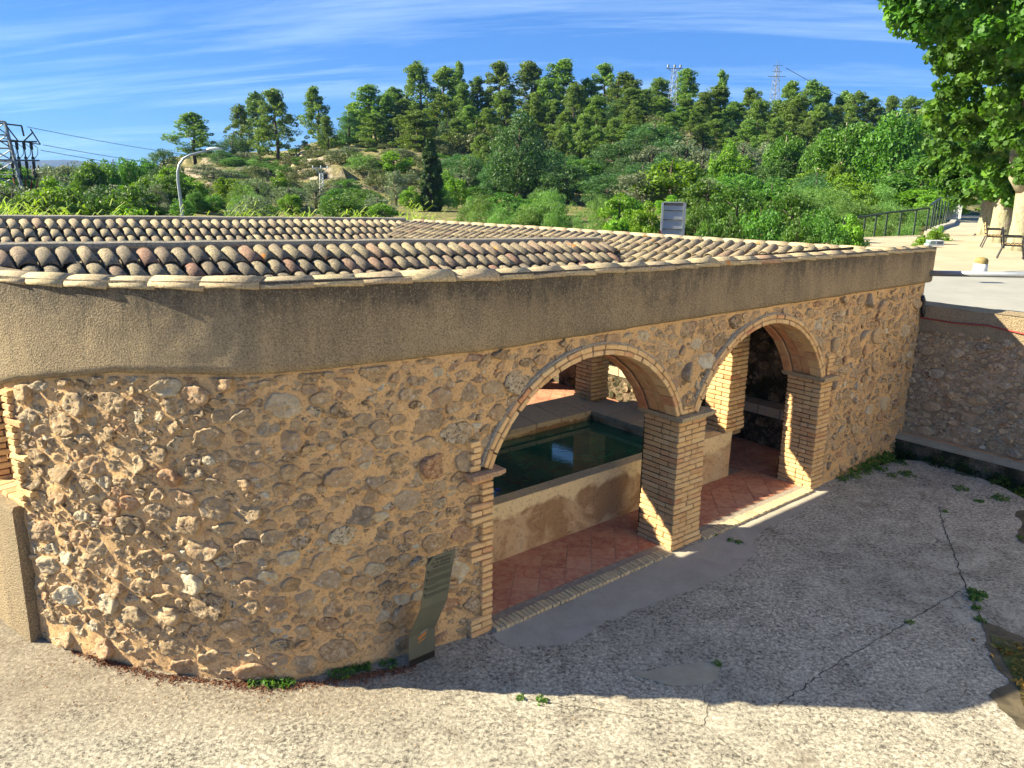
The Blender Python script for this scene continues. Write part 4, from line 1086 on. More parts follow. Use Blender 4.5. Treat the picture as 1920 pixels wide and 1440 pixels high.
# stone packing ------------------------------------------------------------------
def pack(u0, u1, v0, v1, mask, radii, tries, aspect, gap, seed, dens=None):
    rg = np.random.default_rng(seed); P = np.zeros((0, 3))
    for r, n in zip(radii, tries):
        for _ in range(n):
            rr = r * rg.uniform(.82, 1.22); u = rg.uniform(u0, u1); v = rg.uniform(v0 * aspect, v1 * aspect)
            if mask(np.array([u]), np.array([v / aspect]))[0]: continue
            if len(P):
                dd = np.hypot(P[:, 0] - u, P[:, 1] - v)
                if (dd < P[:, 2] + rr * .92 + gap).any(): continue
            P = np.vstack([P, [u, v, rr]])
    return P
def stone_shapes(P, mask, aspect, gap, seed, K=26, stretch=1.95):
    rg = np.random.default_rng(seed + 5); th = np.linspace(0, 2 * pi, K, endpoint=False); out = []
    for i, (u, v, r) in enumerate(P):
        D = P[:, :2] - (u, v); L = np.hypot(D[:, 0], D[:, 1]); nb = np.where((L < r * 1.6 + P[:, 2] + .25) & (L > 1e-6))[0]
        own = rg.normal(0, .45); ex = rg.uniform(1, 1.55)
        ph = rg.uniform(0, 6.28, 3)
        lim = r * stretch / np.sqrt((np.cos(th - own) / ex) ** 2 + (np.sin(th - own) * ex) ** 2) * .95
        lim *= 1 + .10 * np.sin(2 * th + ph[0]) + .08 * np.sin(3 * th + ph[1]) + .05 * np.sin(5 * th + ph[2])
        for _c in range(int(rg.integers(3, 7))):                                # flat broken sides
            t0 = rg.uniform(0, 6.28); m = r * rg.uniform(.70, 1.35); cs = np.cos(th - t0); lim = np.where(cs > .1, np.minimum(lim, m / np.maximum(cs, .1)), lim)
        for j in nb:
            m = (L[j] ** 2 + r * r - P[j, 2] ** 2) / (2 * L[j]) - gap / 2; a = atan2(D[j, 1], D[j, 0]); cs = np.cos(th - a)
            lim = np.where(cs > .05, np.minimum(lim, np.maximum(m, r * .35) / np.maximum(cs, .05)), lim)
        lim = .86 * lim + .07 * np.roll(lim, 1) + .07 * np.roll(lim, -1); lim *= rg.uniform(.90, 1.06, K)
        for _k in range(6):
            bad = mask(u + lim * np.cos(th), (v + lim * np.sin(th)) / aspect); lim = np.where(bad, lim * .82, lim)
        out.append((u, v / aspect, lim * np.cos(th), lim * np.sin(th) / aspect, r))
    return out
RINGS = [(1.0, -.018), (.985, .50), (.94, .84), (.85, .97), (.66, 1.0), (.44, 1.0), (.22, 1.0)]
def stone_mesh(sh, H, rg, rough=1.0):
    u, v, du, dv, r = sh; K = len(du); V = []; sd = rg.uniform(0, 50, 2); tilt = rg.normal(0, .22, 2)
    for q, h in RINGS:
        x = du * q; y = dv * q
        if h > 0:
            nn = fbm((x + sd[0]) * 17, (y + sd[1]) * 17, sd[0], 5, .72)
            zz = H * h * (1 + .0 * nn) + nn * .030 * rough * min(1, r / .09) * (1 if q < .97 else .5) + (x * tilt[0] + y * tilt[1]) * min(1, h)
            j = 1 + .05 * vnoise(x * 30 + sd[0], y * 30, sd[1])
            x = x * j; y = y * j
        else: zz = np.full(K, -.03)
        V.append(np.stack([x, y, zz], -1))
    V.append(np.array([[0, 0, H * 1.02 + (0) + .006 * rg.normal()]])); V = np.concatenate(V)
    n = len(RINGS); F = []
    for a in range(n - 1):
        for k in range(K): F.append((a * K + k, a * K + (k + 1) % K, (a + 1) * K + (k + 1) % K, (a + 1) * K + k))
    c = n * K
    for k in range(K): F.append(((n - 1) * K + k, (n - 1) * K + (k + 1) % K, c))
    return V, F
def lay_stones(shapes, frame, mat, parent, names, seed, limit=300, key=None, Hr=(.16, .34), hmax=.05, rough=1.0, extra=None):
    rg = np.random.default_rng(seed + 9); order = sorted(range(len(shapes)), key=key(shapes), reverse=True); mb = MB()
    for rank, i in enumerate(order):
        sh = shapes[i]; H = min(sh[4] * rg.uniform(*Hr), hmax) * (1 + (extra(sh) if extra else 0)); V, F = stone_mesh(sh, H, rg, rough * (1 + (extra(sh) if extra else 0)))
        o_, ex, ey, en = frame(sh[0], sh[1])
        W = o_ + np.outer(V[:, 0], ex) + np.outer(V[:, 1], ey) + np.outer(V[:, 2], en)
        if rank < limit:
            me = mk(names[0], W - o_, F, mat, True); link(names[0], me, parent, tuple(o_))
        else: mb.add(W, F, float(rg.random()))
    if mb.V: 
        o = mb.build(names[1], mat, parent, True, kind='stuff')
    return
def frame_wall(a, z):
    s, w_, nx, nw = (float(q) for q in curve(a)); off = float(wall_off(np.array(a), np.array(z)))
    return np.array([s + nx * off, w_ + nw * off, z]), np.array([-nw, nx, 0]), np.array([0, 0, 1.]), np.array([nx, nw, 0])
zlim = lambda u, v: masked(u, v) | (v > zband(u) - .03) | (v < .03) | (u > S_END - .03) | (u < AJ - 4.5)
P1 = pack(AJ + .05, S_END - .05, 0.03, 2.95, zlim, [.165, .125, .092, .068, .048, .034, .023], [110, 600, 1900, 3800, 4800, 5200, 5200], 1.45, -.012, 11)

sh1 = stone_shapes(P1, zlim, 1.45, .010, 11)
CAMW = np.array([0, 0, 4.5])
def wkey(shapes):
    def f(i):
        s, w_, nx, nw = (float(q) for q in curve(shapes[i][0])); p = np.array(w2(s, w_, shapes[i][1])) - CAMW
        nrm = np.array(DV) * nx + np.array(NV) * nw; L = np.linalg.norm(p); return shapes[i][4] ** 2 / L ** 2 * max(.05, -float(p @ nrm) / L)
    return f
lay_stones(sh1, frame_wall, M_STONE, WH, ('stone', 'small_stones'), 21, 300, wkey, (.07, .24), .030, 1.0, extra=lambda sh: .45 * float(np.clip((-sh[0] - 1.2) / 2, 0, 1)))

# rendered parapet band -----------------------------------------------------------
av = np.arange(AJ - 4.8, S_END + .12, .05); tv = np.linspace(0, 1, 20); A2, T2 = np.meshgrid(av, tv, indexing='ij')
zb = zband(A2) + .012 * fbm(A2 * 3, 0, 4.4, 3); zt = zcap(A2) - .045; Z2 = zb + (zt - zb) * T2
off = .055 + .008 * fbm(A2 * 6, Z2 * 6, 2.2, 4) - .03 * (T2 < .01) + .012 * fbm(A2 * 1.1, Z2 * 1.6, 7, 2)
s_, w_, nx, nw = curve(A2); front = np.stack([s_ + nx * off, w_ + nw * off, Z2], -1)
sb, wb, nxb, nwb = curve(av)
bot = np.stack([sb - nxb * .05, wb - nwb * .05, zb[:, 0] + .005], -1); top = np.stack([sb - nxb * .30, wb - nwb * .30, zt[:, -1]], -1)
grid = np.concatenate([bot[:, None], front, top[:, None]], 1); n, m, _ = grid.shape
idx = np.arange(n * m).reshape(n, m); F = np.stack([idx[:-1, :-1], idx[1:, :-1], idx[1:, 1:], idx[:-1, 1:]], -1).reshape(-1, 4)
obj('parapet_render', grid.reshape(-1, 3), F, M_STUC, WH, True)
mb = MB(); e0 = S_END; ze = float(zcap(9.3)) - .05
mb.add([(e0 + .068, -.05, 2.99), (e0 + .068, .42, 2.99), (e0 + .068, .42, ze), (e0 + .068, -.05, ze), (e0 - .1, -.03, 2.99), (e0 - .1, .42, 2.99), (e0 - .1, .42, ze), (e0 - .1, -.03, ze)],
       [(0, 1, 2, 3), (0, 4, 5, 1), (3, 2, 6, 7), (1, 5, 6, 2)])
mb.build('parapet_end', M_STUC2, WH)
mb = MB(); mb.add([(e0, 0, -.1), (e0, .6, -.1), (e0, .6, 3.0), (e0, 0, 3.0)], [(0, 1, 2, 3)]); mb.build('wall_end', M_MORT, WH)

# clay tile: tapered half barrel -----------------------------------------------------
def tile_mesh(L=.45, w0=.20, w1=.155, h=.075, t=.014, seed=0, segs=8):
    rg = np.random.default_rng(seed); V = []; F = []; cols = segs + 1; rows = 3
    for layer in (0, 1):
        for r in range(rows):
            f = r / (rows - 1); ww = (w0 + (w1 - w0) * f) / 2 - layer * t; hh = h * (1 - .12 * f) - layer * t; sag = .004 * sin(pi * f) + rg.normal(0, .0012)
            for c in range(cols):
                a = pi * c / segs; V.append((-ww * cos(a) * (1 + .02 * rg.normal() * .5), f * L - L / 2, max(hh * sin(a), 0) + sag + rg.normal(0, .0012)))
    B = rows * cols
    for r in range(rows - 1):
        for c in range(segs):
            a, b, c2, d = r * cols + c, r * cols + c + 1, (r + 1) * cols + c + 1, (r + 1) * cols + c
            F.append((a, d, c2, b)); F.append((B + a, B + b, B + c2, B + d))
    for r in (0, rows - 1):
        for c in range(segs):
            a, b = r * cols + c, r * cols + c + 1; F.append((a, b, B + b, B + a) if r == 0 else (b, a, B + a, B + b))
    for c in (0, segs):
        for r in range(rows - 1):
            a, b = r * cols + c, (r + 1) * cols + c; F.append((a, B + a, B + b, b) if c == 0 else (b, B + b, B + a, a))
    return V, F
TM = [mk('roof_tile', *tile_mesh(seed=i), M_TILE, True) for i in range(3)]
TML = [mk('roof_tile', *tile_mesh(seed=i + 3), M_TILEL, True) for i in range(3)]
CM = [mk('ridge_tile', *tile_mesh(.48, .225, .205, .075, .018, seed=9 + i, segs=10), M_CAP, True) for i in range(3)]
def place(me, name, parent, pos, yax, zax, sc_=(1, 1, 1)):
    y = Vector(yax).normalized(); z = Vector(zax); x = y.cross(z).normalized(); z = x.cross(y)
    o = link(name, me, parent); m = Matrix((x * sc_[0], y * sc_[1], z * sc_[2])).transposed().to_4x4(); m.translation = Vector(pos)
    o.matrix_local = m; return o
def tile_into(mb, pos, yax, zax, seed, sc_=1.0):
    V, F = tile_mesh(seed=seed % 5, segs=6); y = Vector(yax).normalized(); z = Vector(zax); x = y.cross(z).normalized(); z = x.cross(y); p = Vector(pos)
    mb.add([p + x * v[0] * sc_ + y * v[1] + z * v[2] * sc_ for v in V], F, random.random())

# caps along the outer parapet
a = S_END + .05; k = 0; bed = MB()
while a > AJ - 3.2:
    st = .425 + random.uniform(-.02, .02); a1 = a - .24
    s0, w0, nx, nw = (float(q) for q in curve(a1)); z = float(zcap(a1)) - .088 + random.uniform(-.006, .006)
    y = Vector((nw, -nx, random.uniform(-.02, .02) + .02)); y = -y if a1 > 99 else y
    place(CM[k % 3], 'ridge_tile', WH, (s0 - nx * .045, w0 - nw * .045, z), y, Vector((nx * .12, nw * .12, 1)), (1.12 + random.uniform(-.04, .06), 1.0, 1.0 + random.uniform(-.05, .12)))
    a -= st; k += 1
av = np.arange(AJ - 3.4, S_END + .1, .06); sb, wb, nxb, nwb = curve(av); zc = zcap(av) - .05
prof = [(.052, -.045), (.05, .002), (.03, .008), (-.05, .012), (-.14, .0), (-.20, -.03), (-.30, -.06)]
V = []; 
for i in range(len(av)):
    j = .007 * fbm(av[i] * 9, np.arange(len(prof)) * 3.1, 1.5, 3)
    for q, (o_, h) in enumerate(prof): V.append((sb[i] + nxb[i] * (o_ + j[q]), wb[i] + nwb[i] * (o_ + j[q]), zc[i] + h + j[q]))
m = len(prof); F = [(i * m + q, (i + 1) * m + q, (i + 1) * m + q + 1, i * m + q + 1) for i in range(len(av) - 1) for q in range(m - 1)]
obj('cap_mortar', V, F, m_tile('lichen_mortar', [(0, (.16, .14, .115)), (1, (.27, .235, .18))], .3, .8), WH, True)

# roofs -------------------------------------------------------------------------------
M_PAR = m_tile('dark_parapet_mortar', [(0, (.34, .29, .22)), (1, (.44, .38, .29))], .25, .6)
M_PARL = m_tile('pale_parapet_mortar', [(0, (.36, .31, .22)), (1, (.44, .38, .28))], .4, .6)
RIDGE = [(0.0, 8.28), (.3, 8.2), (1.6, 7.93), (3.75, 7.62), (7.5, 7.2), (11.9, 6.43)]
def s_ridge(w_): return float(np.interp(w_, [p[0] for p in RIDGE], [p[1] for p in RIDGE]))
ZR = 3.585; WA = 4.82; WB = 12.0
def zA(s): return 3.70 - .0255 * s
def zB(s): return 3.748 - .0208 * s
tiles = []                                                                   # (screen weight, paler, pos, y, z)
SL = radians(15.5); SLA = radians(21)
def add_tile(pos, down, kind):
    SL_ = SLA if kind in 'AB' else SL
    down = Vector(down).normalized(); h = Vector((down.x, down.y, 0)).normalized(); z = Vector((h.x * sin(SL_), h.y * sin(SL_), cos(SL_)))
    jit = Vector((random.gauss(0, .03), random.gauss(0, .03), random.gauss(0, .010)))
    tiles.append((kind, Vector(pos), -down + jit, z))
chan = MB()
def column(p0, hd, length, kind, skip=0):
    S_ = SLA if kind in 'AB' else SL; hd = Vector(hd).normalized(); dn = Vector((hd.x * cos(S_), hd.y * cos(S_), -sin(S_))); n = int(length / .37 + .999); side = Vector((hd.y, -hd.x, 0)); up_ = Vector((hd.x * sin(S_), hd.y * sin(S_), cos(S_)))
    off = random.uniform(-.03, .05); 
    for i in range(n):
        L = .225 + i * .375 + off; 
        if L > length + .12: break
        c = Vector(p0) + dn * L + side * random.gauss(0, .008) + up_ * (.035 + .012); add_tile(c, dn + Vector((0, 0, .035)), kind)
    V = []; q = 5
    for t in (0, length):
        for j in range(q):
            a_ = pi * j / (q - 1); V.append(Vector(p0) + dn * t + side * (.105 + .085 * cos(a_)) + up_ * (.045 - .05 * sin(a_)))
    chan.add(V, [(j, j + 1, q + j + 1, q + j) for j in range(q - 1)], random.random())
def slab(name, a, b, c, d, th=.09, mat=None):
    V = [Vector(p) for p in (a, b, c, d)]; V += [p - Vector((0, 0, th)) for p in V]
    return obj(name, V, [(0, 1, 2, 3), (7, 6, 5, 4), (0, 4, 5, 1), (1, 5, 6, 2), (2, 6, 7, 3), (3, 7, 4, 0)], mat or M_WOOD, WH)
# middle wing, front slope
s = -4.6
while s < 6.42:
    vl = min(1.28, max(0, (6.50 - s)) * 1.05 + .15); column((s, WA - .07, zA(s) - .155), (0, -1, 0), min(vl, 1.18) if s > 5.1 else 1.18, 'A'); s += .212
# far wing, front slope
s = -6.4
while s < 6.3:
    vl = 1.5 if s < 5.1 else max(.2, (6.35 - s) * 1.1 + .15); column((s, WB - .07, zB(s) - .15), (0, -1, 0), vl, 'B'); s += .212
# right wing, slope towards the courts
w_ = .25
while w_ < 11.8:
    sr = s_ridge(w_); rd = Vector((s_ridge(w_ + .3) - s_ridge(w_ - .3), .6, 0)).normalized(); hd = Vector((-rd.y, rd.x, 0)); full = 2.15
    if 3.4 < w_ < WA: full = min(full, (sr - .12) - (6.62 - (WA - w_) * .95) )
    if WA <= w_ < WA + .32: full = min(full, sr - 6.75)
    if w_ > 10.6: full = min(full, sr - (6.35 - (WB - w_) * .95))
    if w_ < 1.4: full = min(full, (w_ - .10) / .2)
    if full > .15: column((sr - .12, w_, ZR - .13), hd, full, 'R')
    w_ += .212
# front wing and left wing inner slopes (seen only from a step aside)
s = -.6
while s < 7.6: column((s, .18, 3.66 - .0155 * s - .14), (0, 1, 0), 1.05, 'F'); s += .23
wts = []
for kd, p, y, z in tiles:
    q = w2(p.x, p.y, p.z); dist = (q - Vector((0, 0, 4.5))).length; vis = {'A': 1.0, 'R': .8, 'B': .9, 'F': .01}[kd]
    px = FPX * (q.x / max(q.y, .1)); vis *= 1 if abs(px) < 1050 else .02
    if kd in 'AR' and p.y < 0.6: vis *= .5
    wts.append(vis / dist)
order = sorted(range(len(tiles)), key=lambda i: -wts[i]); rest = MB()
for rank, i in enumerate(order):
    kd, p, y, z = tiles[i]; paler = kd in 'RB'
    if rank < 300: place((TML if paler else TM)[i % 3], 'roof_tile', WH, p, y, z, (1 + random.uniform(-.05, .08), 1, 1 + random.uniform(-.08, .12)))
    else: tile_into(rest, p, y, z, i)
rest.build('far_roof_tiles', M_TILEL, WH, True, kind='stuff'); chan.build('channel_tiles', M_TILED, WH, False, kind='stuff')
# parapets with their caps
def par_line(pts, mat, th=.26, drop=.42, capmb=None, name='ridge_parapet'):
    V = []; n = len(pts); 
    for i, (s, w_, z) in enumerate(pts):
        t = Vector(pts[min(i + 1, n - 1)]) - Vector(pts[max(i - 1, 0)]); sd = Vector((t.y, -t.x, 0)).normalized(); p = Vector((s, w_, z)); j = .008 * float(vnoise(i * .9, 3.3))
        for o_, h in ((0, -drop), (0, -.10), (-.012 + j, -.095), (-.014 + j, -.055), (.0, -.02), (.07, .0), (.17, -.01), (th, -.06), (th, -drop)):
            V.append(p - sd * o_ + Vector((0, 0, h + j)))
    m = 9; F = [(i * m + q, i * m + q + 1, (i + 1) * m + q + 1, (i + 1) * m + q) for i in range(n - 1) for q in range(m - 1)] + [tuple(range(m)), tuple(range((n - 1) * m + m - 1, (n - 1) * m - 1, -1))]
    obj(name, V, F, mat, WH, False)
par_line([(s, WA, zA(s)) for s in np.arange(-5, 6.5, .2)], M_PAR); par_line([(s, WB, zB(s)) for s in np.arange(-7, 6.5, .2)], M_PAR)
par_line([(s_ridge(w_) , w_, ZR - .05) for w_ in np.arange(12.1, .02, -.2)], M_PARL, .3)
for (zf, wf, x1) in ((zA, WA, 6.35), (zB, WB, 6.25)):
    s = x1 - .2; k = 0
    while s > -5:
        place(CM[k % 3], 'ridge_tile', WH, (s, wf + .095, zf(s) - .085), Vector((-1, 0, .03)), (0, 0, 1), (1.0, 1.0, .95)); s -= .43; k += 1
w_ = .35; k = 0
while w_ < 11.9:
    rd = Vector((s_ridge(w_ + .3) - s_ridge(w_ - .3), .6, 0)).normalized(); place(CM[k % 3], 'ridge_tile', WH, (s_ridge(w_) + .10, w_, ZR - .075), rd + Vector((0, 0, .03)), (0, 0, 1), (1.0, .97, 1.0)); w_ += .415; k += 1
# roof decks; hidden edges around the basin opening are shaped to steer the sun
dz = .20; zf = 3.60; T15 = math.tan(SL); T21 = math.tan(SLA)
def deck(n_, pts): slab('roof_deck', *pts)
for pts in (((-1.2, .32, 3.50), (9.2, .12, 3.40), (9.2, 1.2, 3.10), (-2.2, 1.2, 3.2)), ((-2.2, 1.2, 3.2), (5.45, 1.2, 3.13), (5.45, 2.15, 3.09), (-3.2, 2.15, 3.12)), ((-3.2, 2.15, 3.12), (4.2, 2.15, 3.09), (3.2, 3.02, 3.08), (-3.5, 3.02, 3.08)), ((-3.5, 3.02, 3.08), (-.9, 3.02, 3.08), (-.9, 4.2, 3.06), (-3.9, 4.2, 3.1))): slab('roof_deck', *pts)  # unseen outline over the basin, shaped for sun patches on jambs and threshold
slab('roof_deck', (-5, WA, zA(-5) - .2), (6.4, WA, zA(6.4) - .2), (6.0, WA - .96, zA(5.4) - .2 - .96 * T21), (-5, WA - .96, zA(-5) - .2 - .96 * T21))
slab('roof_deck', (-.55, WA - .961, zA(0) - .2 - .96 * T21), (5.9, WA - .961, zA(6) - .2 - .96 * T21), (5.5, WA - 1.16, zA(5.5) - .2 - 1.16 * T21), (-.55, WA - 1.16, zA(0) - .2 - 1.16 * T21))  # eave notched to let a sun patch reach the middle jamb
slab('roof_deck', (-5, WA + .26, 3.62), (6.6, WA + .26, 3.36), (3.0, WA + 3.0, 2.85), (-5, WA + 3.0, 3.0))  # unseen rear deck, extended to keep sun off the back floor
slab('roof_deck', (-6.5, WB, zB(-6) - .2), (6.2, WB, zB(6.2) - .2), (5.0, WB - 1.5, zB(5) - .2 - 1.5 * T21), (-6.5, WB - 1.5, zB(-6) - .2 - 1.5 * T21))
for w0, w1 in ((.1, 3.75), (3.75, 7.5), (7.5, 12.1)):
    a_, b_ = s_ridge(w0), s_ridge(w1); slab('roof_deck', (a_ - .05, w0, ZR - .18), (b_ - .05, w1, ZR - .18), (b_ - 2.05, w1, ZR - .18 - 2.0 * T15), (a_ - 2.05, w0, ZR - .18 - 2.0 * T15))
slab('roof_deck', (-2.2, .9, 3.45), (-3.3, 2.6, 3.45), (-2.1, 3.6, 3.1), (-1.2, 1.2, 3.1)); slab('roof_deck', (-3.2, 2.6, 3.45), (-5.5, 12, 3.5), (-4.2, 12, 3.1), (-2.1, 3.6, 3.1))
# flat mortared strip between right ridge and outer face
mb = MB()
for w0, w1 in ((.1, 3.75), (3.75, 7.5), (7.5, 12.3)):
    mb.add([(s_ridge(w0) + .2, w0, ZR - .13), (S_END + .03 - .12 * w0, w0, 3.44), (S_END + .03 - .12 * w1, w1, 3.44), (s_ridge(w1) + .2, w1, ZR - .13)], [(0, 1, 2, 3)])
for a_, b_, z0_, z1_ in ((.1, 6.6, -.2, 3.44), (8.3, 12.3, -.2, 3.44), (6.6, 8.3, -.2, 2.9), (6.6, 8.3, 3.40, 3.44)):
    mb.add([(S_END + .03 - .12 * a_, a_, z1_), (S_END + .03 - .12 * a_, a_, z0_), (S_END + .03 - .12 * b_, b_, z0_), (S_END + .03 - .12 * b_, b_, z1_)], [(0, 1, 2, 3)])
mb.build('side_wall', M_PARL, WH)
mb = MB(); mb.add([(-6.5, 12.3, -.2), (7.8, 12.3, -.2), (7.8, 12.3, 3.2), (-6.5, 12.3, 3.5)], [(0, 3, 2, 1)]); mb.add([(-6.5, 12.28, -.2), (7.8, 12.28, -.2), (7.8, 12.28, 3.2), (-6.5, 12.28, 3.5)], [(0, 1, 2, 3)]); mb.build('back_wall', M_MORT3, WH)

# bricks ----------------------------------------------------------------------------------
def brick_mesh(seed, bev=.006):
    rg = np.random.default_rng(seed); b = .045; V = []; F = []
    # unit box with chamfered, slightly worn corners
    pts = {}
    def vid(x, y, z):
        k = (x, y, z)
        if k not in pts: pts[k] = len(V); V.append([x / 2 + rg.normal(0, .006), y / 2 + rg.normal(0, .012), z / 2 + rg.normal(0, .02)])
        return pts[k]
    i = 1 - b * 1.2; iy = 1 - b * 2.4; iz = 1 - b * 6
    X = lambda s: (s, iy, iz)
    for sx in (-1, 1): F.append([vid(sx, y * iy, z * iz) for y, z in ((-1, -1), (1, -1), (1, 1), (-1, 1))][::sx])
    for sy in (-1, 1): F.append([vid(x * i, sy, z * iz) for x, z in ((-1, -1), (1, -1), (1, 1), (-1, 1))][::-sy])
    for sz in (-1, 1): F.append([vid(x * i, y * iy, sz) for x, y in ((-1, -1), (1, -1), (1, 1), (-1, 1))][::sz])
    for sx in (-1, 1):
        for sy in (-1, 1): F.append([vid(sx, sy * iy, -iz), vid(sx * i, sy, -iz), vid(sx * i, sy, iz), vid(sx, sy * iy, iz)][::sx * sy])
        for sz in (-1, 1): F.append([vid(sx, -iy, sz * iz), vid(sx, iy, sz * iz), vid(sx * i, iy, sz), vid(sx * i, -iy, sz)][::sx * sz])
    for sy in (-1, 1):
        for sz in (-1, 1): F.append([vid(i, sy, sz * iz), vid(-i, sy, sz * iz), vid(-i, sy * iy, sz), vid(i, sy * iy, sz)][::sy * sz])
    for sx in (-1, 1):
        for sy in (-1, 1):
            for sz in (-1, 1): F.append([vid(sx, sy * iy, sz * iz), vid(sx * i, sy, sz * iz), vid(sx * i, sy * iy, sz)][::sx * sy * sz])
    return V, [tuple(f) for f in F]
BM = [mk('brick', *brick_mesh(i), M_BRICK) for i in range(6)]; BMT = [mk('threshold_brick', *brick_mesh(20 + i), M_THR) for i in range(3)]
bricks = []
def brick(x0, x1, y0, y1, z, h=.056): bricks.append((x0, x1, y0, y1, z, h))
def pillar(x0, x1, y0, y1, z0, z1, course=.069, lean=(0, 0), seed=1, faces='LF'):
    rg = random.Random(seed); n = int((z1 - z0) / course); c = (z1 - z0) / n; j = .012
    for k in range(n):
        z = z0 + k * c + j / 2; t = k / n; a0 = x0 + lean[0] * t + rg.gauss(0, .004) - max(0, .03 * (1 - k / 3)); a1 = x1 + lean[1] * t + rg.gauss(0, .004) + max(0, .02 * (1 - k / 3)); b0 = y0 + rg.gauss(0, .004) - max(0, .02 * (1 - k / 3)); b1 = y1
        d = .13
        if k % 2 == 0:
            cuts = [a0, a0 + .27 + rg.uniform(-.02, .02), a1] if a1 - a0 > .4 else [a0, a1]
            for p, q in zip(cuts, cuts[1:]): brick(p, q - j, b0, b0 + d, z, c - j)
            cuts = [b0 + d + j, b0 + d + .27, b1] if b1 - b0 > .45 else [b0 + d + j, b1]
            if k % 4 == 2 and len(cuts) == 3: cuts = [b0 + d + j, b0 + d + .14, b1]
            for p, q in zip(cuts, cuts[1:]): brick(a0, a0 + d, p, q - j, z, c - j)
        else:
            cuts = [a0 + d + j, a0 + d + .14, a1] if k % 4 == 1 else [a0 + d + j, a0 + d + .27, a1]
            if a1 - cuts[1] < .08: cuts = [cuts[0], a1]
            for p, q in zip(cuts, cuts[1:]): brick(p, q - j, b0, b0 + d, z, c - j)
            cuts = [b0, b0 + .27, b1] if b1 - b0 > .4 else [b0, b1]
            for p, q in zip(cuts, cuts[1:]): brick(a0, a0 + d, p, q - j, z, c - j)
        if 'R' in faces:
            for p, q in ((b0 + d + j, (b0 + b1) / 2 + .1), ((b0 + b1) / 2 + .1, b1)): brick(a1 - d, a1, p, q - j, z, c - j)
        if 'B' in faces: brick(a0 + d + j, a1 - d - j, b1 - d, b1, z, c - j)
    return
pillar(2.885, 3.455, -.035, .53, 0, ZS - .05, .0685, (-.015, -.04), 1, 'LFR')
pillar(6.17, 6.50, -.035, .53, 0, ZS - .02, .0685, (-.03, -.02), 2)
cores = []
class _Core:
    def box(s, *a): cores.append(a); return s
core = _Core(); core.box(2.90, 3.40, -.02, .52, 0, ZS - .03).box(6.18, 6.5, -.02, .52, 0, ZS - .02).box(-.12, -.02, -.005, .5, 0, ZS - .02)
# toothed jamb bricks at the left of the first arch, arch springers
rg = random.Random(3); n = 25; c = (ZS - .03) / n
for k in range(n):
    L = .27 if (k // 3) % 2 == 0 else .135; z = k * c + .006; 
    if 6 <= k <= 10: L = .135
    if L > .2 and k % 2: brick(-.27, -.14, -.05, .08, z, c - .012); brick(-.13, 0.0, -.05, .2, z, c - .012)
    else: brick(-L, 0.0, -.05 + rg.gauss(0, .004), .2, z, c - .012)
    brick(-.13, 0, .21, .5, z, c - .012)
for k in range(17):                                                          # jamb of the left opening
    z = 1.46 + k * .0685; a1 = AJ + (.12 if k % 2 else .13) + (.14 if k % 5 == 2 else 0); s0, w0, nx, nw = (float(q) for q in curve(AJ + .06)); 
    bricks.append(('L', AJ - .0, a1, z, .056, nx, nw))
# neutral blocks above the middle cap
for k, (p, q) in enumerate(((2.9, 3.14), (2.93, 3.12), (2.97, 3.09), (3.0, 3.06))):
    brick(p, (p + q) / 2 - .005, -.045, .05, ZS + .04 + k * .062, .052); brick((p + q) / 2 + .005, q, -.045, .05, ZS + .04 + k * .062, .052)
for k in range(5):
    brick(6.27 , 6.40 + .05 * (k % 2), -.04, .05, ZS + .04 + k * .062, .052); brick(-.27 + .04 * (k % 2), -.15, -.04, .05, ZS + .04 + k * .062, .052)
inner = []
_main = bricks; bricks = inner
pillar(5.46, 5.90, 1.06, 1.5, .78, 3.1, .0685, (0, 0), 5, 'LFR'); pillar(5.06, 5.5, 3.64, 4.06, .78, 3.12, .0685, (0, 0), 6, 'LFR')
pillar(-3.78, -3.32, 3.42, 3.95, .05, 2.7, .0685, (0, 0), 17); pillar(-.4, .05, 3.64, 4.06, .78, 3.2, .07, (0, 0), 7); pillar(-1.9, -1.45, 1.06, 1.5, .78, 3.2, .07, (0, 0), 8); pillar(5.4, 5.85, 8.0, 8.42, .05, 3.1, .07, (0, 0), 9)
bricks = _main
core.box(5.48, 5.88, 1.08, 1.5, .7, 3.12).box(5.08, 5.48, 3.66, 4.05, .7, 3.13).box(-.38, .04, 3.66, 4.05, .7, 3.22).box(-1.88, -1.46, 1.08, 1.5, .7, 3.25).box(5.42, 5.83, 8.02, 8.42, 0, 3.12)
for b_ in cores: MB().box(*b_).build('pillar_core', M_BMORT, WH)
allb = [(0, b) for b in bricks] + [(1, b) for b in inner]; cnt = 0; rb = MB()
def bw(t):
    k, b = t
    if b[0] == 'L': return 1e9
    q = w2((b[0] + b[1]) / 2, (b[2] + b[3]) / 2, b[4]); d = (q - Vector((0, 0, 4.5))).length
    vis = 1.0 if k == 0 else .5
    if b[2] > .4: vis *= .6
    if k == 1 and b[0] < 4: vis = .01 if b[0] > -3 or b[4] < 1.3 else .8
    if k == 1 and b[4] > 2.3: vis *= .1
    return vis * ((b[1] - b[0]) + (b[3] - b[2])) / d
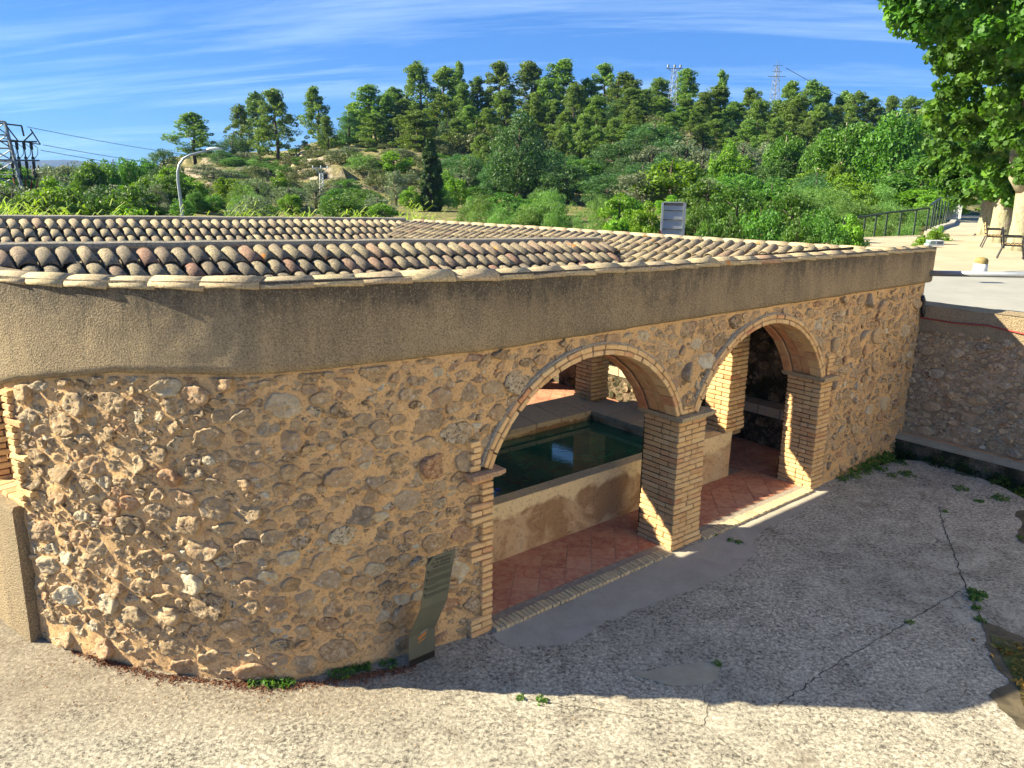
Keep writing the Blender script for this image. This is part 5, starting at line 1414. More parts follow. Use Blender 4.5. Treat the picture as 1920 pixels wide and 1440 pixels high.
for i, t in enumerate(sorted(allb, key=bw, reverse=True)):
    k, b = t; Vb, Fb = None, None
    if b[0] == 'L':
        _, a0, a1, z, h, nx, nw = b; am = (a0 + a1) / 2; s0, w0, nx, nw = (float(q) for q in curve(am)); d = .34
        pos = Vector((s0 - nx * (d / 2 - .05), w0 - nw * (d / 2 - .05), z + h / 2)); sz = (a1 - a0, d, h); yv = Vector((-nx, -nw, 0))
    else:
        x0, x1, y0, y1, z, h = b; pos = Vector(((x0 + x1) / 2, (y0 + y1) / 2, z + h / 2)); sz = (x1 - x0, y1 - y0, h); yv = Vector((0, 1, 0))
    yv = (yv + Vector((random.gauss(0, .01), 0, random.gauss(0, .008)))).normalized()
    if i < 300: place(BM[i % 6], 'brick', WH, pos, yv, (random.gauss(0, .012), 0, 1), sz)
    else:
        Vb, Fb = brick_mesh(i % 6); rb.add([(pos.x + v[0] * sz[0], pos.y + v[1] * sz[1], pos.z + v[2] * sz[2]) for v in Vb], Fb, random.random())
rb.build('brick_courses', M_BRICK, WH, False, kind='stuff')
# caps of the pillars (moulded brick course)
def cap_slab(x0, x1, y0, y1, z):
    mb = MB(); mb.box(x0, x1, y0, y1, z - .035, z + .005); mb.box(x0 + .025, x1 - .025, y0 + .025, y1 - .01, z - .06, z - .0352); mb.build('impost', M_CAP, WH)
cap_slab(2.80, 3.47, -.13, .58, ZS + .02); cap_slab(6.06, 6.46, -.13, .58, ZS + .03); cap_slab(-.30, .09, -.13, .55, ZS + .02)
# arch rings of thin bricks, lining tiles of the soffits
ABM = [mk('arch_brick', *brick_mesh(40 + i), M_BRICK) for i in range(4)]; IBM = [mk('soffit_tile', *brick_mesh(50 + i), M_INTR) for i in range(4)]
for c, R_, zc, s0, s1 in ARCH:
    t0 = math.acos(max(-1, min(1, (ZS + .02 - zc) / R_)))
    for ring, (rr, nb, pr) in enumerate(((R_ + .0295, 23, -.05), (R_ + .092, 21, -.04))):
        for k in range(nb):
            th = -t0 + (k + .5 + ring * .0) * 2 * t0 / nb + random.gauss(0, .003); L = 2 * t0 / nb * rr * .94
            pos = (c + rr * sin(th), .04 + random.gauss(0, .004), zc + rr * cos(th)); rad = Vector((sin(th), 0, cos(th)))
            if ring == 1 and (pos[2] < ZS + .06): continue
            place(ABM[k % 4], 'arch_brick', WH, pos, (0, 1, random.gauss(0, .01)), rad, (L, .19, .054))
    for row, (y0, y1) in enumerate(((.10, .255), (.26, .41), (.415, .56))):
        nb = 11
        for k in range(nb):
            th = -t0 + (k + .5) * 2 * t0 / nb; rr = R_ + (.02 if row < 2 else -.015); pos = (c + rr * sin(th), (y0 + y1) / 2, zc + rr * cos(th)); L = 2 * t0 / nb * rr * .98
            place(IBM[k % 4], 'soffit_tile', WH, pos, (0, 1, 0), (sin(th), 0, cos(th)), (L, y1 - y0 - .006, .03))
# dark lichened mortar line above each ring and solid arch backing
for c, R_, zc, s0, s1 in ARCH:
    t0 = math.acos((ZS + .02 - zc) / R_); N_ = 60; V = []; prof = [(.035, .56), (.035, -.0), (.06, -.028), (.122, -.03), (.128, -.04), (.138, -.036), (.148, .02), (.148, .1)]
    for k in range(N_ + 1):
        th = -t0 + 2 * t0 * k / N_
        for rr, y in prof: q = R_ + rr + .004 * float(vnoise(th * 30, rr * 40)); V.append((c + q * sin(th), y, zc + q * cos(th)))
    m = len(prof); F = [(k * m + j, (k + 1) * m + j, (k + 1) * m + j + 1, k * m + j + 1) for k in range(N_) for j in range(m - 1)]
    obj('arch_mortar', V, F, M_PAR, WH, True)

# threshold, floors ---------------------------------------------------------------------------
mb = MB(); mb.box(-.02, 2.9, .045, .15, 0, .03).box(3.42, 6.2, .045, .15, 0, .03); mb.build('threshold_bed', M_JOINT, WH)
k = 0
for x0, x1 in ((.01, 2.83), (3.47, 6.13)):
    x = x0
    while x < x1:
        place(BMT[k % 3], 'threshold_brick', WH, (x + .028, -.035 + random.gauss(0, .003), .008 + random.gauss(0, .0015)), (random.gauss(0, .012), 1, .04), (0, 0, 1), (.05, .155, .06)); x += .06; k += 1
def clip(poly, x0, x1, y0, y1):
    for ax, v, sg in ((0, x0, 1), (0, x1, -1), (1, y0, 1), (1, y1, -1)):
        o = []; n = len(poly)
        for i in range(n):
            p, q = poly[i], poly[(i + 1) % n]; a, b = (p[ax] - v) * sg, (q[ax] - v) * sg
            if a >= 0: o.append(p)
            if (a >= 0) != (b >= 0): t = a / (a - b); o.append((p[0] + (q[0] - p[0]) * t, p[1] + (q[1] - p[1]) * t))
        poly = o
        if len(poly) < 3: return []
    return poly
mb = MB(); mb.add(*prism([(-1.2, .57), (7.4, .57), (7.4, 12.28), (-5.2, 12.28), (-3.1, 2.9), (-2.4, 1.9)], .001, .022)).box(.0, 2.88, .152, .562, .0012, .0222).box(3.46, 6.17, .152, .562, .0012, .0222); mb.build('floor_bed', M_JOINT, WH)
T_ = .30; g_ = .004; cntf = 0; ft = MB()
for region in ((0.0, 2.88, .155, .86), (2.88, 3.46, .56, .86), (3.46, 6.15, .155, .86), (6.15, 7.4, .56, .86), (6.0, 7.4, .86, 4.6), (-2.5, 7.4, 4.05, 7.2)):
    x0, x1, y0, y1 = region
    for i in range(-30, 60):
        for j in range(-40, 60):
            cx_ = (i + j) * T_ / sqrt(2) * 1.0; cy_ = (i - j) * T_ / sqrt(2)
            h = T_ / sqrt(2) - g_; pl = clip([(cx_ - h, cy_), (cx_, cy_ - h), (cx_ + h, cy_), (cx_, cy_ + h)], x0 + g_ / 2, x1 - g_ / 2, y0 + g_ / 2, y1 - g_ / 2)
            if len(pl) < 3: continue
            zt = .03 + random.gauss(0, .0012); V, F = prism(pl, .021, zt)
            if cntf < 290 and y0 < 4: obj('floor_tile', V, F, M_FLOOR, WH); cntf += 1
            else: ft.add(V, F, random.random())
x = -.9
while x < 7.3:                                                               # border row along the basin
    pl = clip([(x + .12, .862), (x + .42 , .862), (x + .30, 1.055), (x, 1.055)], -1, 7.39, .86, 1.06); V, F = prism([(p[0] * 1 + 0, p[1]) for p in pl], .021, .03 + random.gauss(0, .001))
    obj('border_tile', V, F, M_FLOOR, WH); x += .306
ft.build('back_floor_tiles', M_FLOOR, WH, False, kind='stuff')

# basin ------------------------------------------------------------------------------------------
def rough_box(x0, x1, y0, y1, z0, z1, step=.06, amp=.008, seed=0.0, top_amp=.006):
    mb = MB(); 
    def patch(o, u, v, nu, nv, nrm):
        nu = max(1, int(nu)); nv = max(1, int(nv)); V = []
        for i in range(nu + 1):
            for j in range(nv + 1):
                p = Vector(o) + Vector(u) * (i / nu) + Vector(v) * (j / nv); e = amp * float(fbm(np.array(p.x * 3.1 + p.z), np.array(p.y * 3.1 + seed), p.z * 3.7, 4)) ; V.append(p + Vector(nrm) * e)
        mb.add(V, [(i * (nv + 1) + j, (i + 1) * (nv + 1) + j, (i + 1) * (nv + 1) + j + 1, i * (nv + 1) + j + 1) for i in range(nu) for j in range(nv)])
    X, Y, Z = x1 - x0, y1 - y0, z1 - z0
    patch((x0, y0, z0), (X, 0, 0), (0, 0, Z), X / step, Z / step, (0, -1, 0)); patch((x1, y1, z0), (-X, 0, 0), (0, 0, Z), X / step, Z / step, (0, 1, 0))
    patch((x1, y0, z0), (0, Y, 0), (0, 0, Z), Y / step, Z / step, (1, 0, 0)); patch((x0, y1, z0), (0, -Y, 0), (0, 0, Z), Y / step, Z / step, (-1, 0, 0)); patch((x0, y0, z1), (X, 0, 0), (0, Y, 0), X / step, Y / step, (0, 0, 1))
    return mb
mb = rough_box(-2.2, 5.62, 1.06, 1.25, 0, .78); mb.build('basin_front', M_POOL, WH, True)
mb = rough_box(-2.2, 5.5, 3.36, 4.03, 0, .70, .1); mb.build('basin_back', M_POOL, WH, True); mb = rough_box(4.8, 5.9, 1.26, 3.4, 0, .70, .1); mb.build('basin_side', M_POOL, WH, True)
x = -2.2; k = 0
while x < 4.7:
    L = random.uniform(.42, .6); tl = MB(); tl.add([(x, 3.30, .66), (x + L - .015, 3.30, .66), (x + L - .015, 4.05, .74), (x, 4.05, .74), (x, 3.30, .73), (x + L - .015, 3.30, .73), (x + L - .015, 4.05, .80), (x, 4.05, .80)],
        [(0, 3, 2, 1), (4, 5, 6, 7), (0, 1, 5, 4), (1, 2, 6, 5), (2, 3, 7, 6), (3, 0, 4, 7)]); tl.build('coping_slab', M_COPE, WH); x += L; k += 1
for y0, y1 in ((1.27, 1.80), (1.815, 2.36), (2.375, 2.95), (2.965, 3.29)):
    tl = MB(); tl.add([(4.74, y0, .66), (5.46, y0, .72), (5.46, y1, .72), (4.74, y1, .66), (4.74, y0, .73), (5.46, y0, .79), (5.46, y1, .79), (4.74, y1, .73)], [(0, 1, 2, 3)[::-1], (4, 5, 6, 7), (0, 1, 5, 4), (1, 2, 6, 5), (2, 3, 7, 6), (3, 0, 4, 7)]); tl.build('coping_slab', M_COPE, WH)
mb = MB(); mb.box(4.76, 5.5, 3.31, 4.05, .70, .735).build('coping_corner', M_COPE, WH)
obj('basin_water', [(-2.3, 1.2, .55), (4.85, 1.2, .55), (4.85, 3.42, .55), (-2.3, 3.42, .55)], [(0, 1, 2, 3)], M_WATER, WH)
mb = MB(); mb.box(-.03, .03, -.03, .03, -.004, .012); o = tag(mb.build('floating_cap', simple('blue_plastic', (.02, .12, .55), .4)), label='small blue plastic piece floating on the green basin water', cat='litter'); o.location = w2(1.55, 1.85, .552)

# inner right wall: ledge of cut blocks, mossy rubble above and below --------------------------------
def flat_frame(o, ex, en):
    o = np.array(o, float); ex = np.array(ex, float); en = np.array(en, float)
    return lambda u, v: (o + ex * u + np.array([0, 0, v]), ex, np.array([0, 0, 1.]), en)
def area_key(shapes): return lambda i: shapes[i][4]
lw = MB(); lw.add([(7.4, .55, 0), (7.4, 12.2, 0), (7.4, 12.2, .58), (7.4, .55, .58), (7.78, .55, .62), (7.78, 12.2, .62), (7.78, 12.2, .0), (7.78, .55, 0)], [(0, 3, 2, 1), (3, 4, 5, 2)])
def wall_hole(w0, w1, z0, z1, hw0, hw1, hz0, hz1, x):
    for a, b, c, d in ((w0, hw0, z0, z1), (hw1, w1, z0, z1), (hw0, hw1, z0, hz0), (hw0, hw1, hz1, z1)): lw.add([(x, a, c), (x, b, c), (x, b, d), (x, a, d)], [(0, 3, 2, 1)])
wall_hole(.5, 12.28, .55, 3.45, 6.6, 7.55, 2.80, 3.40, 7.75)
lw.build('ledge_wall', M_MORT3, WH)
Pm = pack(.6, 5.0, .72, 3.0, lambda u, v: np.zeros(u.shape, bool), [.13, .09, .06, .04], [80, 200, 400, 500], 1.15, .006, 33); shm = stone_shapes(Pm, lambda u, v: (v > 3.1) | (v < .6), 1.15, .02, 33, K=12)
lay_stones(shm, flat_frame((7.75, 0, 0), (0, 1, 0), (-1, 0, 0)), M_STONE3, WH, ('mossy_stone', 'mossy_small_stones'), 5, 120, area_key, (.2, .4), .05)
Pm = pack(.6, 6.5, .05, .5, lambda u, v: np.zeros(u.shape, bool), [.11, .08, .05, .035], [60, 150, 300, 300], 1.1, .006, 34); shm = stone_shapes(Pm, lambda u, v: (v > .55) | (v < .03), 1.1, .02, 34, K=12)
lay_stones(shm, flat_frame((7.4, 0, 0), (0, 1, 0), (-1, 0, 0)), M_STONE3, WH, ('ledge_stone', 'ledge_small_stones'), 6, 120, area_key, (.2, .4), .05)
y = .58
while y < 8:
    L = random.uniform(.34, .5); mb = MB(); mb.box(7.37, 7.76, y, y + L - .02, .585, .76 + random.gauss(0, .006)); mb.build('ledge_block', M_COPE, WH); y += L

# rendered sill wall under the left opening ------------------------------------------------------------
av = np.arange(AJ - 2.6, AJ + .001, .06); sb, wb, nxb, nwb = curve(av); V = []; m = 8
for i in range(len(av)):
    for q, (o_, z) in enumerate(((-.55, 1.43), (-.02, 1.45), (.085, 1.44), (.10, 1.40), (.10, 1.0), (.11, .6), (.12, .25), (.13, -.05))):
        j = .006 * float(vnoise(av[i] * 7, z * 7)); V.append((sb[i] + nxb[i] * (o_ + j), wb[i] + nwb[i] * (o_ + j), z))
F = [(i * m + q, i * m + q + 1, (i + 1) * m + q + 1, (i + 1) * m + q) for i in range(len(av) - 1) for q in range(m - 1)] + [tuple(range((len(av) - 1) * m, len(av) * m)) + ((len(av)) * m,)]
V.append((sb[-1] - nxb[-1] * .1, wb[-1] - nwb[-1] * .1, -.05)); obj('sill_wall', V, F, M_STUC2, WH)
for i in range(12):
    a_ = AJ - .1 - i * .145; s0, w0, nx, nw = (float(q) for q in curve(a_))
    for q, dd in enumerate((.02, .30)):
        place(BM[(i + q) % 6], 'sill_brick', WH, (s0 - nx * (dd + .1), w0 - nw * (dd + .1), 1.462), (nx, nw, 0), (0, 0, 1), (.135, .27, .045))
for k in range(9):                                                            # far jamb of the left opening
    a_ = AJ - 2.36; s0, w0, nx, nw = (float(q) for q in curve(a_))
    for q in range(2): place(BM[k % 6], 'jamb_brick', WH, (s0 - nx * (.12 + .28 * q), w0 - nw * (.12 + .28 * q), 1.5 + k * .0685 * 1.7), (nx, nw, 0), (0, 0, 1), (.14, .27, .105))
# rail pipe set in the parapet end

# ------------------------------------------------------------------ courtyard slab (local points of the building frame -> world)
def W3(s, w_, z=0.0): return tuple(w2(s, w_, z))
def wpoly(pts, z): return [(p[0], p[1], z) for p in pts]
edge = [(7.1, -.02), (7.55, -.07), (8.01, -.15), (8.4, -.20), (8.79, -.32), (9.0, -.55), (9.0, -.85), (8.93, -1.2), (8.86, -1.55), (8.72, -1.88), (8.49, -2.2), (8.3, -3.0), (8.2, -5), (8.2, -9), (8.2, -16)]
ew = [w2(a, b)[:2] for a, b in edge]
V = []; F = []
left = [w2(-9 + 0 * i, b)[:2] for i, (a, b) in enumerate(edge)]
NU = 160
for k, (e, (a, b)) in enumerate(zip(ew, edge)):
    p0 = w2(-16, b)
    for i in range(NU + 1):
        t = i / NU; q = Vector(p0[:2]).lerp(Vector(e), t); V.append((q.x, q.y, 0))
n = NU + 1
F = [(k * n + i, (k + 1) * n + i, (k + 1) * n + i + 1, k * n + i + 1) for k in range(len(edge) - 1) for i in range(NU)]
b0 = len(V); V += [(*w2(-16, -.02)[:2], 0), (*w2(-16, 13)[:2], 0), (*w2(9.2, 13)[:2], 0), (*w2(9.2, .05)[:2], 0), (*w2(7.1, -.02)[:2], 0)]; F.append((b0, b0 + 4, b0 + 3, b0 + 2, b0 + 1))
b0 = len(V)
for e in ew: V += [(e[0], e[1], 0), (e[0], e[1], -.7)]
F += [(b0 + 2 * i, b0 + 2 * i + 2, b0 + 2 * i + 3, b0 + 2 * i + 1) for i in range(len(ew) - 1)]
obj('courtyard_ground', V, F, M_GROUND, kind='structure')
chn = MB(); chn.add([W3(6.9, .2, -.62), W3(9.35, .2, -.62), W3(9.35, -16, -.62), W3(6.9, -16, -.62)], [(0, 3, 2, 1)]); chn.build('drain_channel_bed', simple('wet_mud', (.03, .028, .018), .5, 0, (.02, .03, .012), 6), kind='structure')
def blob_sheet(name, pts, z, mat, jit=.02, sub=5, **k):
    P_ = []; n = len(pts)
    for i in range(n):
        a, b, c, d = (Vector(pts[(i + q - 1) % n]) for q in range(4))
        for t in np.linspace(0, 1, sub, endpoint=False):
            q = .5 * (2 * b + (c - a) * t + (2 * a - 5 * b + 4 * c - d) * t * t + (3 * b - a - 3 * c + d) * t ** 3)
            P_.append((q.x + jit * float(vnoise(q.x * 9, q.y * 9)) + .4 * jit * float(vnoise(q.x * 31, q.y * 31)), q.y + jit * float(vnoise(q.x * 9 + 40, q.y * 9)) + .4 * jit * float(vnoise(q.x * 31 + 9, q.y * 31)), z))
    return obj(name, P_, [tuple(range(len(P_)))], mat, **k)
bs = [(-.02, -.10), (-.06, -.35), (.13, -.52), (.5, -.74), (.95, -.66), (1.6, -.70), (2.3, -.80), (3.0, -.84), (3.6, -.74), (4.22, -.43), (5.32, -.38), (6.3, -.28), (6.5, -.12), (6.2, -.09), (4, -.11), (3.3, -.10), (2, -.11), (.5, -.115)]
blob_sheet('smooth_cement_strip', [tuple(w2(a, b)[:2]) for a, b in bs][::-1], .004, M_BLUE, .035, 7, kind='structure')
blob_sheet('pale_cement_patch', [(1.16, 6.34), (1.37, 6.38), (1.75, 6.50), (1.99, 6.52), (2.04, 6.45), (1.92, 6.22), (1.58, 6.16), (1.39, 6.22)][::-1], .004, M_PATCH, .012, kind='structure')
def crack(pts, wd=.012, seed=1):
    rg = random.Random(seed); P_ = []
    for a, b in zip(pts, pts[1:]):
        n = max(2, int((Vector(b) - Vector(a)).length / .05))
        for i in range(n): q = Vector(a).lerp(Vector(b), i / n); P_.append(q + Vector((rg.gauss(0, .008), rg.gauss(0, .008))))
    P_.append(Vector(pts[-1])); V = []
    for i, q in enumerate(P_):
        t = (P_[min(i + 1, len(P_) - 1)] - P_[max(i - 1, 0)]).normalized(); sd = Vector((-t.y, t.x)) * wd * .28 * rg.uniform(.4, 1.3); V += [(q.x + sd.x, q.y + sd.y, .0025), (q.x - sd.x, q.y - sd.y, .0025)]
    return V, [(2 * i, 2 * i + 1, 2 * i + 3, 2 * i + 2) for i in range(len(P_) - 1)]
M_CRACK = simple('dirt_in_crack', (.045, .037, .028), .95, 0, (.07, .055, .035), 20)
cm = MB()
for i, (pts, wd) in enumerate((([(2.41, 5.89), (3.15, 6.49), (3.93, 7.05), (5.23, 7.97)], .02), ([(6.29, 10.4), (5.9, 9.5), (5.68, 8.88), (5.33, 8.01), (5.2, 7.55), (5.01, 7.08)], .028), ([(.14, 5.95), (.52, 5.87), (1.07, 5.75), (1.7, 5.63), (1.91, 5.25)], .012),
        ([(1.81, 5.9), (1.72, 5.7), (1.7, 5.63)], .01), ([(3.02, 9.1), (2.88, 9.22), (2.75, 9.4)], .022), ([(3.87, 7.68), (4.16, 7.52), (4.43, 7.37)], .008), ([(1.78, 5.93), (1.83, 6.2)], .008), ([(5.33, 8.01), (6.2, 8.1), (7.3, 8.6)], .008), ([(.45, 7.1), (.62, 7.0), (.6, 6.85)], .009))):
    V, F = crack(pts, wd, i); cm.add(V, F)
cm.build('ground_cracks', M_CRACK, kind='structure')
def m_mud():
    g = G('leafy_mud', .75, .4); v = g.vec('pos'); n = g.noise(v, 5, 6, .65, .6)
    g.col(g.mix(g.rng(n, .35, .65), (.045, .036, .022), (.13, .10, .06))); g.bump(n, .01); return g.m
blob_sheet('mud_patch', [(5.13, 7.33), (4.98, 7.03), (4.78, 6.61), (4.73, 6.28), (4.48, 6.12), (4.42, 5.93), (4.46, 5.62), (4.6, 5.3), (5.2, 4.9), (6.2, 6.0), (6.0, 7.3), (5.42, 7.02)], .004, m_mud(), .03, kind='structure')
def m_puddle():
    g = G('brown_puddle', .06, .5); v = g.vec('pos'); n = g.noise(v, 8, 7, .7, 1.5); g.col(g.mix(g.rng(n, .4, .62), (.018, .014, .008), (.12, .085, .03))); g.bump(g.noise(v, 12, 3), .001); return g.m
blob_sheet('puddle', [(5.06, 7.08), (4.92, 6.7), (4.77, 6.2), (4.62, 5.83), (4.70, 5.35), (5.6, 5.9), (5.68, 6.9), (5.33, 6.9)], .008, m_puddle(), .02, kind='structure')
blob_sheet('mud_edge_patch', [(7.33, 10.25), (7.14, 9.79), (6.77, 9.37), (6.92, 9.1), (7.9, 9.6), (7.9, 10.3)], .004, bpy.data.materials['leafy_mud'], .03, kind='structure')

# ------------------------------------------------------------------ retaining wall beside the wash house
RW = empty('retaining_wall', O, ANG, label='tall rubble retaining wall under the street at the right, with rendered top', cat='wall')
XR = 9.3; ZT = 2.60
av = np.arange(-9, .22, .035); zv = np.arange(.3, 2.28, .035); A2, Z2 = np.meshgrid(av, zv, indexing='ij')
def roff(a, z): return .03 * fbm(a * 2.2, z * 2.6, 9.3, 5, .6) + .015 * fbm(a * 10, z * 14, 5.1, 3)
V = np.stack([XR - .02 - roff(A2, Z2) - .06 * np.clip((2.2 - Z2) / 2, 0, 1), A2, Z2], -1).reshape(-1, 3); n, m = A2.shape; idx = np.arange(n * m).reshape(n, m)
F = np.stack([idx[:-1, :-1], idx[:-1, 1:], idx[1:, 1:], idx[1:, :-1]], -1).reshape(-1, 4); obj('rubble_face', V, F, M_MORT2, RW, True)
zb_ = lambda u, v: (v > 2.26) | (v < .38) | (u > .12)
P2 = pack(-3.2, .1, .40, 2.22, zb_, [.13, .095, .07, .05, .036, .026], [60, 250, 700, 1400, 2200, 2500], 1.7, .001, 51); sh2 = stone_shapes(P2, zb_, 1.7, .008, 51, K=14, stretch=1.5)
lay_stones(sh2, lambda u, v: (np.array([XR - .02 - float(roff(np.array(u), np.array(v))) - .06 * min(1, max(0, (2.2 - v) / 2)), u, v]), np.array([0, 1., 0]), np.array([0, 0, 1.]), np.array([-1., 0, 0])), M_STONE2, RW, ('stone', 'small_stones'), 52, 300, area_key, (.2, .5), .055, 1.4)
mb = rough_box(XR - .06, XR + .5, -9, .16, 2.17, ZT, .12, .02, 3.0); mb.build('rendered_top', M_STUC2, RW, True)
mb = MB(); mb.box(XR - .02, XR + .6, -9, .3, -.6, 2.2).build('wall_core', M_MORT2, RW)
lg = rough_box(8.97, 9.4, -9, .2, .27, .34, .15, .012, 8.0); LG = lg.build('concrete_ledge', M_PATCH, RW, True)
mb = MB(); mb.box(9.15, 9.22, -5, .1, .335, .352).build('brick_line', M_INTR, RW)
mb = MB(); mb.box(8.99, 9.05, -9, .2, -.62, .265).build('channel_side', M_MORT3, RW)
hose = MB(); pts = [(9.24, .05, 2.44), (9.215, -.05, 2.39), (9.22, -.3, 2.385), (9.22, -.56, 2.375), (9.22, -.8, 2.39), (9.22, -1.04, 2.41), (9.22, -1.25, 2.39), (9.22, -1.5, 2.36), (9.22, -2.2, 2.3), (9.22, -4, 2.25)]
hose.tube([W3(*p) for p in pts], .0135, 7); tag(hose.build('red_hose', M_RED, None, True), label='thin red conduit running along the rendered top of the retaining wall', cat='conduit')
bt = MB(); bt.tube([W3(*p) for p in ((9.2, .08, 2.72), (9.19, -.02, 2.74), (9.19, -.05, 2.66), (9.2, -.04, 2.56), (9.2, -.06, 2.48), (9.215, -.06, 2.41))], [.03, .045, .042, .03, .036, .018], 8); tag(bt.build('cable_end', M_BLACK, None, True), label='black wrapped cable end hanging at the top corner beside the red conduit', cat='cable')
pp = MB(); pe = w2(9.9, -1.35, 3.20); p0_ = w2(9.24, .0, 3.14); d_ = (pe - p0_); pp.tube([p0_ - d_ * .02, p0_ + d_, p0_ + d_ * 3.5], .048, 12); tag(pp.build('rail_pipe', M_STEEL, None, True), label='grey steel pipe rail leaving the parapet end above the retaining wall', cat='pipe rail')

# ------------------------------------------------------------------ street, gravel square
rw0 = w2(XR + .05, .25); rw1 = w2(XR + .05, -16)
far = [(60, 5), (75, 40)]
obj('street', [(*rw0[:2], 2.5), (*rw1[:2], 2.5), (60, -5, 2.5), (60, 38, 2.5), (13.32, 20.0, 2.5), (10.09, 18.62, 2.5), (8.2, 17.6, 2.5), (7.2, 15.6, 2.5)], [(0, 1, 2, 3, 4, 5, 6, 7)], M_ASPH, kind='structure')
obj('street_bank', [(*w2(9.2, .3)[:2], 2.49), (*w2(9.2, 14)[:2], 2.49), (*w2(9.2, 14)[:2], -1), (*w2(9.2, .3)[:2], -1)], [(0, 1, 2, 3)], M_HILL, kind='structure')
obj('gravel_square', [(7.2, 15.6, 2.496), (10.09, 18.62, 2.504), (13.32, 20.0, 2.504), (40, 31.5, 2.504), (75, 60, 2.504), (90, 130, 2.504), (60, 110, 2.504), (38.0, 67.2, 2.504), (29.8, 52.8, 2.504), (25.3, 45.3, 2.504), (21.7, 40, 2.504), (18.8, 35.4, 2.504), (14.5, 32.9, 2.504), (10.5, 30, 2.504), (8, 24, 2.504)], [tuple(range(15))], M_GRAVEL, kind='structure')
kb = MB()
def kerb(name, pts, wd, h, z0, **k):
    mb = MB()
    for a, b in zip(pts, pts[1:]):
        a = Vector(a); b = Vector(b); t = (b - a).normalized(); s = Vector((-t.y, t.x)) * wd / 2
        mb.add([(a.x - s.x, a.y - s.y, z0), (b.x - s.x, b.y - s.y, z0), (b.x + s.x, b.y + s.y, z0), (a.x + s.x, a.y + s.y, z0), (a.x - s.x, a.y - s.y, z0 + h), (b.x - s.x, b.y - s.y, z0 + h), (b.x + s.x, b.y + s.y, z0 + h), (a.x + s.x, a.y + s.y, z0 + h)], [(0, 3, 2, 1), (4, 5, 6, 7), (0, 1, 5, 4), (1, 2, 6, 5), (2, 3, 7, 6), (3, 0, 4, 7)])
    return mb.build(name, M_KERB, kind='structure')
kerb('square_kerb', [(8.6, 17.95), (10.09, 18.62), (13.32, 20.0), (22, 23.6)], .12, .03, 2.48)
kerb('low_kerb_wall', [(18.84, 35.42), (21.68, 39.96), (23.54, 42.73), (25.35, 45.26), (29.8, 52.8)], .3, .28, 2.4)
obj('tree_lined_road', [(24.5, 38.5, 2.512), (27.3, 37.5, 2.512), (62, 86, 2.512), (52, 88, 2.512)], [(0, 1, 2, 3)], M_ASPH, kind='structure')
obj('gravel_bank', [(8, 24, 2.5), (10.5, 30, 2.5), (14.5, 32.9, 2.5), (18.8, 35.4, 2.5), (21.7, 40, 2.5), (29.8, 52.8, 2.5), (38, 67.2, 2.5), (60, 110, 2.5), (7, 25, -.5), (9.5, 31.5, 0), (14, 34.4, .5), (18.2, 37, .8), (20.6, 41, 1), (28.7, 54, 1.2), (36.5, 68.5, 1.5), (58, 112, 1.5)], [(i, i + 1, i + 9, i + 8) for i in range(7)], M_HILL, kind='structure')

# railing
RL = empty('metal_railing', (14.52, 32.91, 2.4), label='dark green metal railing running up along the edge of the gravel square', cat='railing')
def rel(p): return Vector(p) - RL.location
rp = [(14.0, 33.1), (15.05, 33.5), (15.71, 33.9), (16.39, 34.35), (17.22, 34.8), (18.08, 35.2), (18.84, 35.6), (20.0, 37.4), (20.9, 38.9), (21.68, 40.1), (22.6, 41.5), (23.54, 42.9), (24.4, 44.1)]
tops = [3.30, 3.36, 3.42, 3.5, 3.56, 3.62, 3.70, 3.92, 4.0, 4.05, 4.1, 4.15, 4.2]; bots = [2.2] * 6 + [2.5] + [2.68] * 6
for (x, y), zt, zb2 in zip(rp, tops, bots): mb = MB(); mb.bar(rel((x, y, zb2)), rel((x, y, zt)), .04, 4).build('post', M_GREEN, RL)
for i, (a, b) in enumerate(zip(range(12), range(1, 13))):
    mb = MB(); za, zb3 = tops[a], tops[b]
    if i == 6: za += .12
    mb.bar(rel((*rp[a], za)), rel((*rp[b], zb3)), .045, 6).build('top_rail', M_GREEN, RL)
# pedestrian barrier
BR = empty('pedestrian_barrier', (27.8, 50.5, 2.5), label='pale grey metal pedestrian barrier standing at the far end of the railing', cat='barrier')
mb = MB(); ax = Vector((2.1, 1.9, 0)); 
for z in (.12, 1.05): mb.bar((0, 0, z), ax + Vector((0, 0, z)), .03, 6)
mb.build('frame', M_WHITE, BR)
for k in range(12): mb = MB(); p = ax * (k / 11); mb.bar(p + Vector((0, 0, .12)), p + Vector((0, 0, 1.05)), .032, 5).build('bar', M_WHITE, BR)
for k in (0.1, .9): mb = MB(); p = ax * k; mb.bar(p + Vector((.25, -.28, 0)), p + Vector((-.25, .28, .0)), .03, 5).build('foot', M_WHITE, BR)

# bollard
bo = empty('stone_bollard', (11.38, 18.75, 2.5), label='short white painted stone bollard with mossy top at the street edge', cat='bollard')
def lathe(prof, n=18):
    V = [(r * cos(2 * pi * k / n), r * sin(2 * pi * k / n), z) for r, z in prof for k in range(n)]; F = [(i * n + k, i * n + (k + 1) % n, (i + 1) * n + (k + 1) % n, (i + 1) * n + k) for i in range(len(prof) - 1) for k in range(n)]
    F.append(tuple(range((len(prof) - 1) * n, len(prof) * n))); return V, F
obj('shaft', *lathe([(.17, 0), (.165, .05), (.15, .28)]), M_WHITE, bo, True); obj('top', *lathe([(.152, .281), (.15, .36), (.12, .41), (.05, .43), (.01, .432)]), simple('mossy_top', (.30, .22, .08), .9, 0, (.18, .15, .06), 12), bo, True)

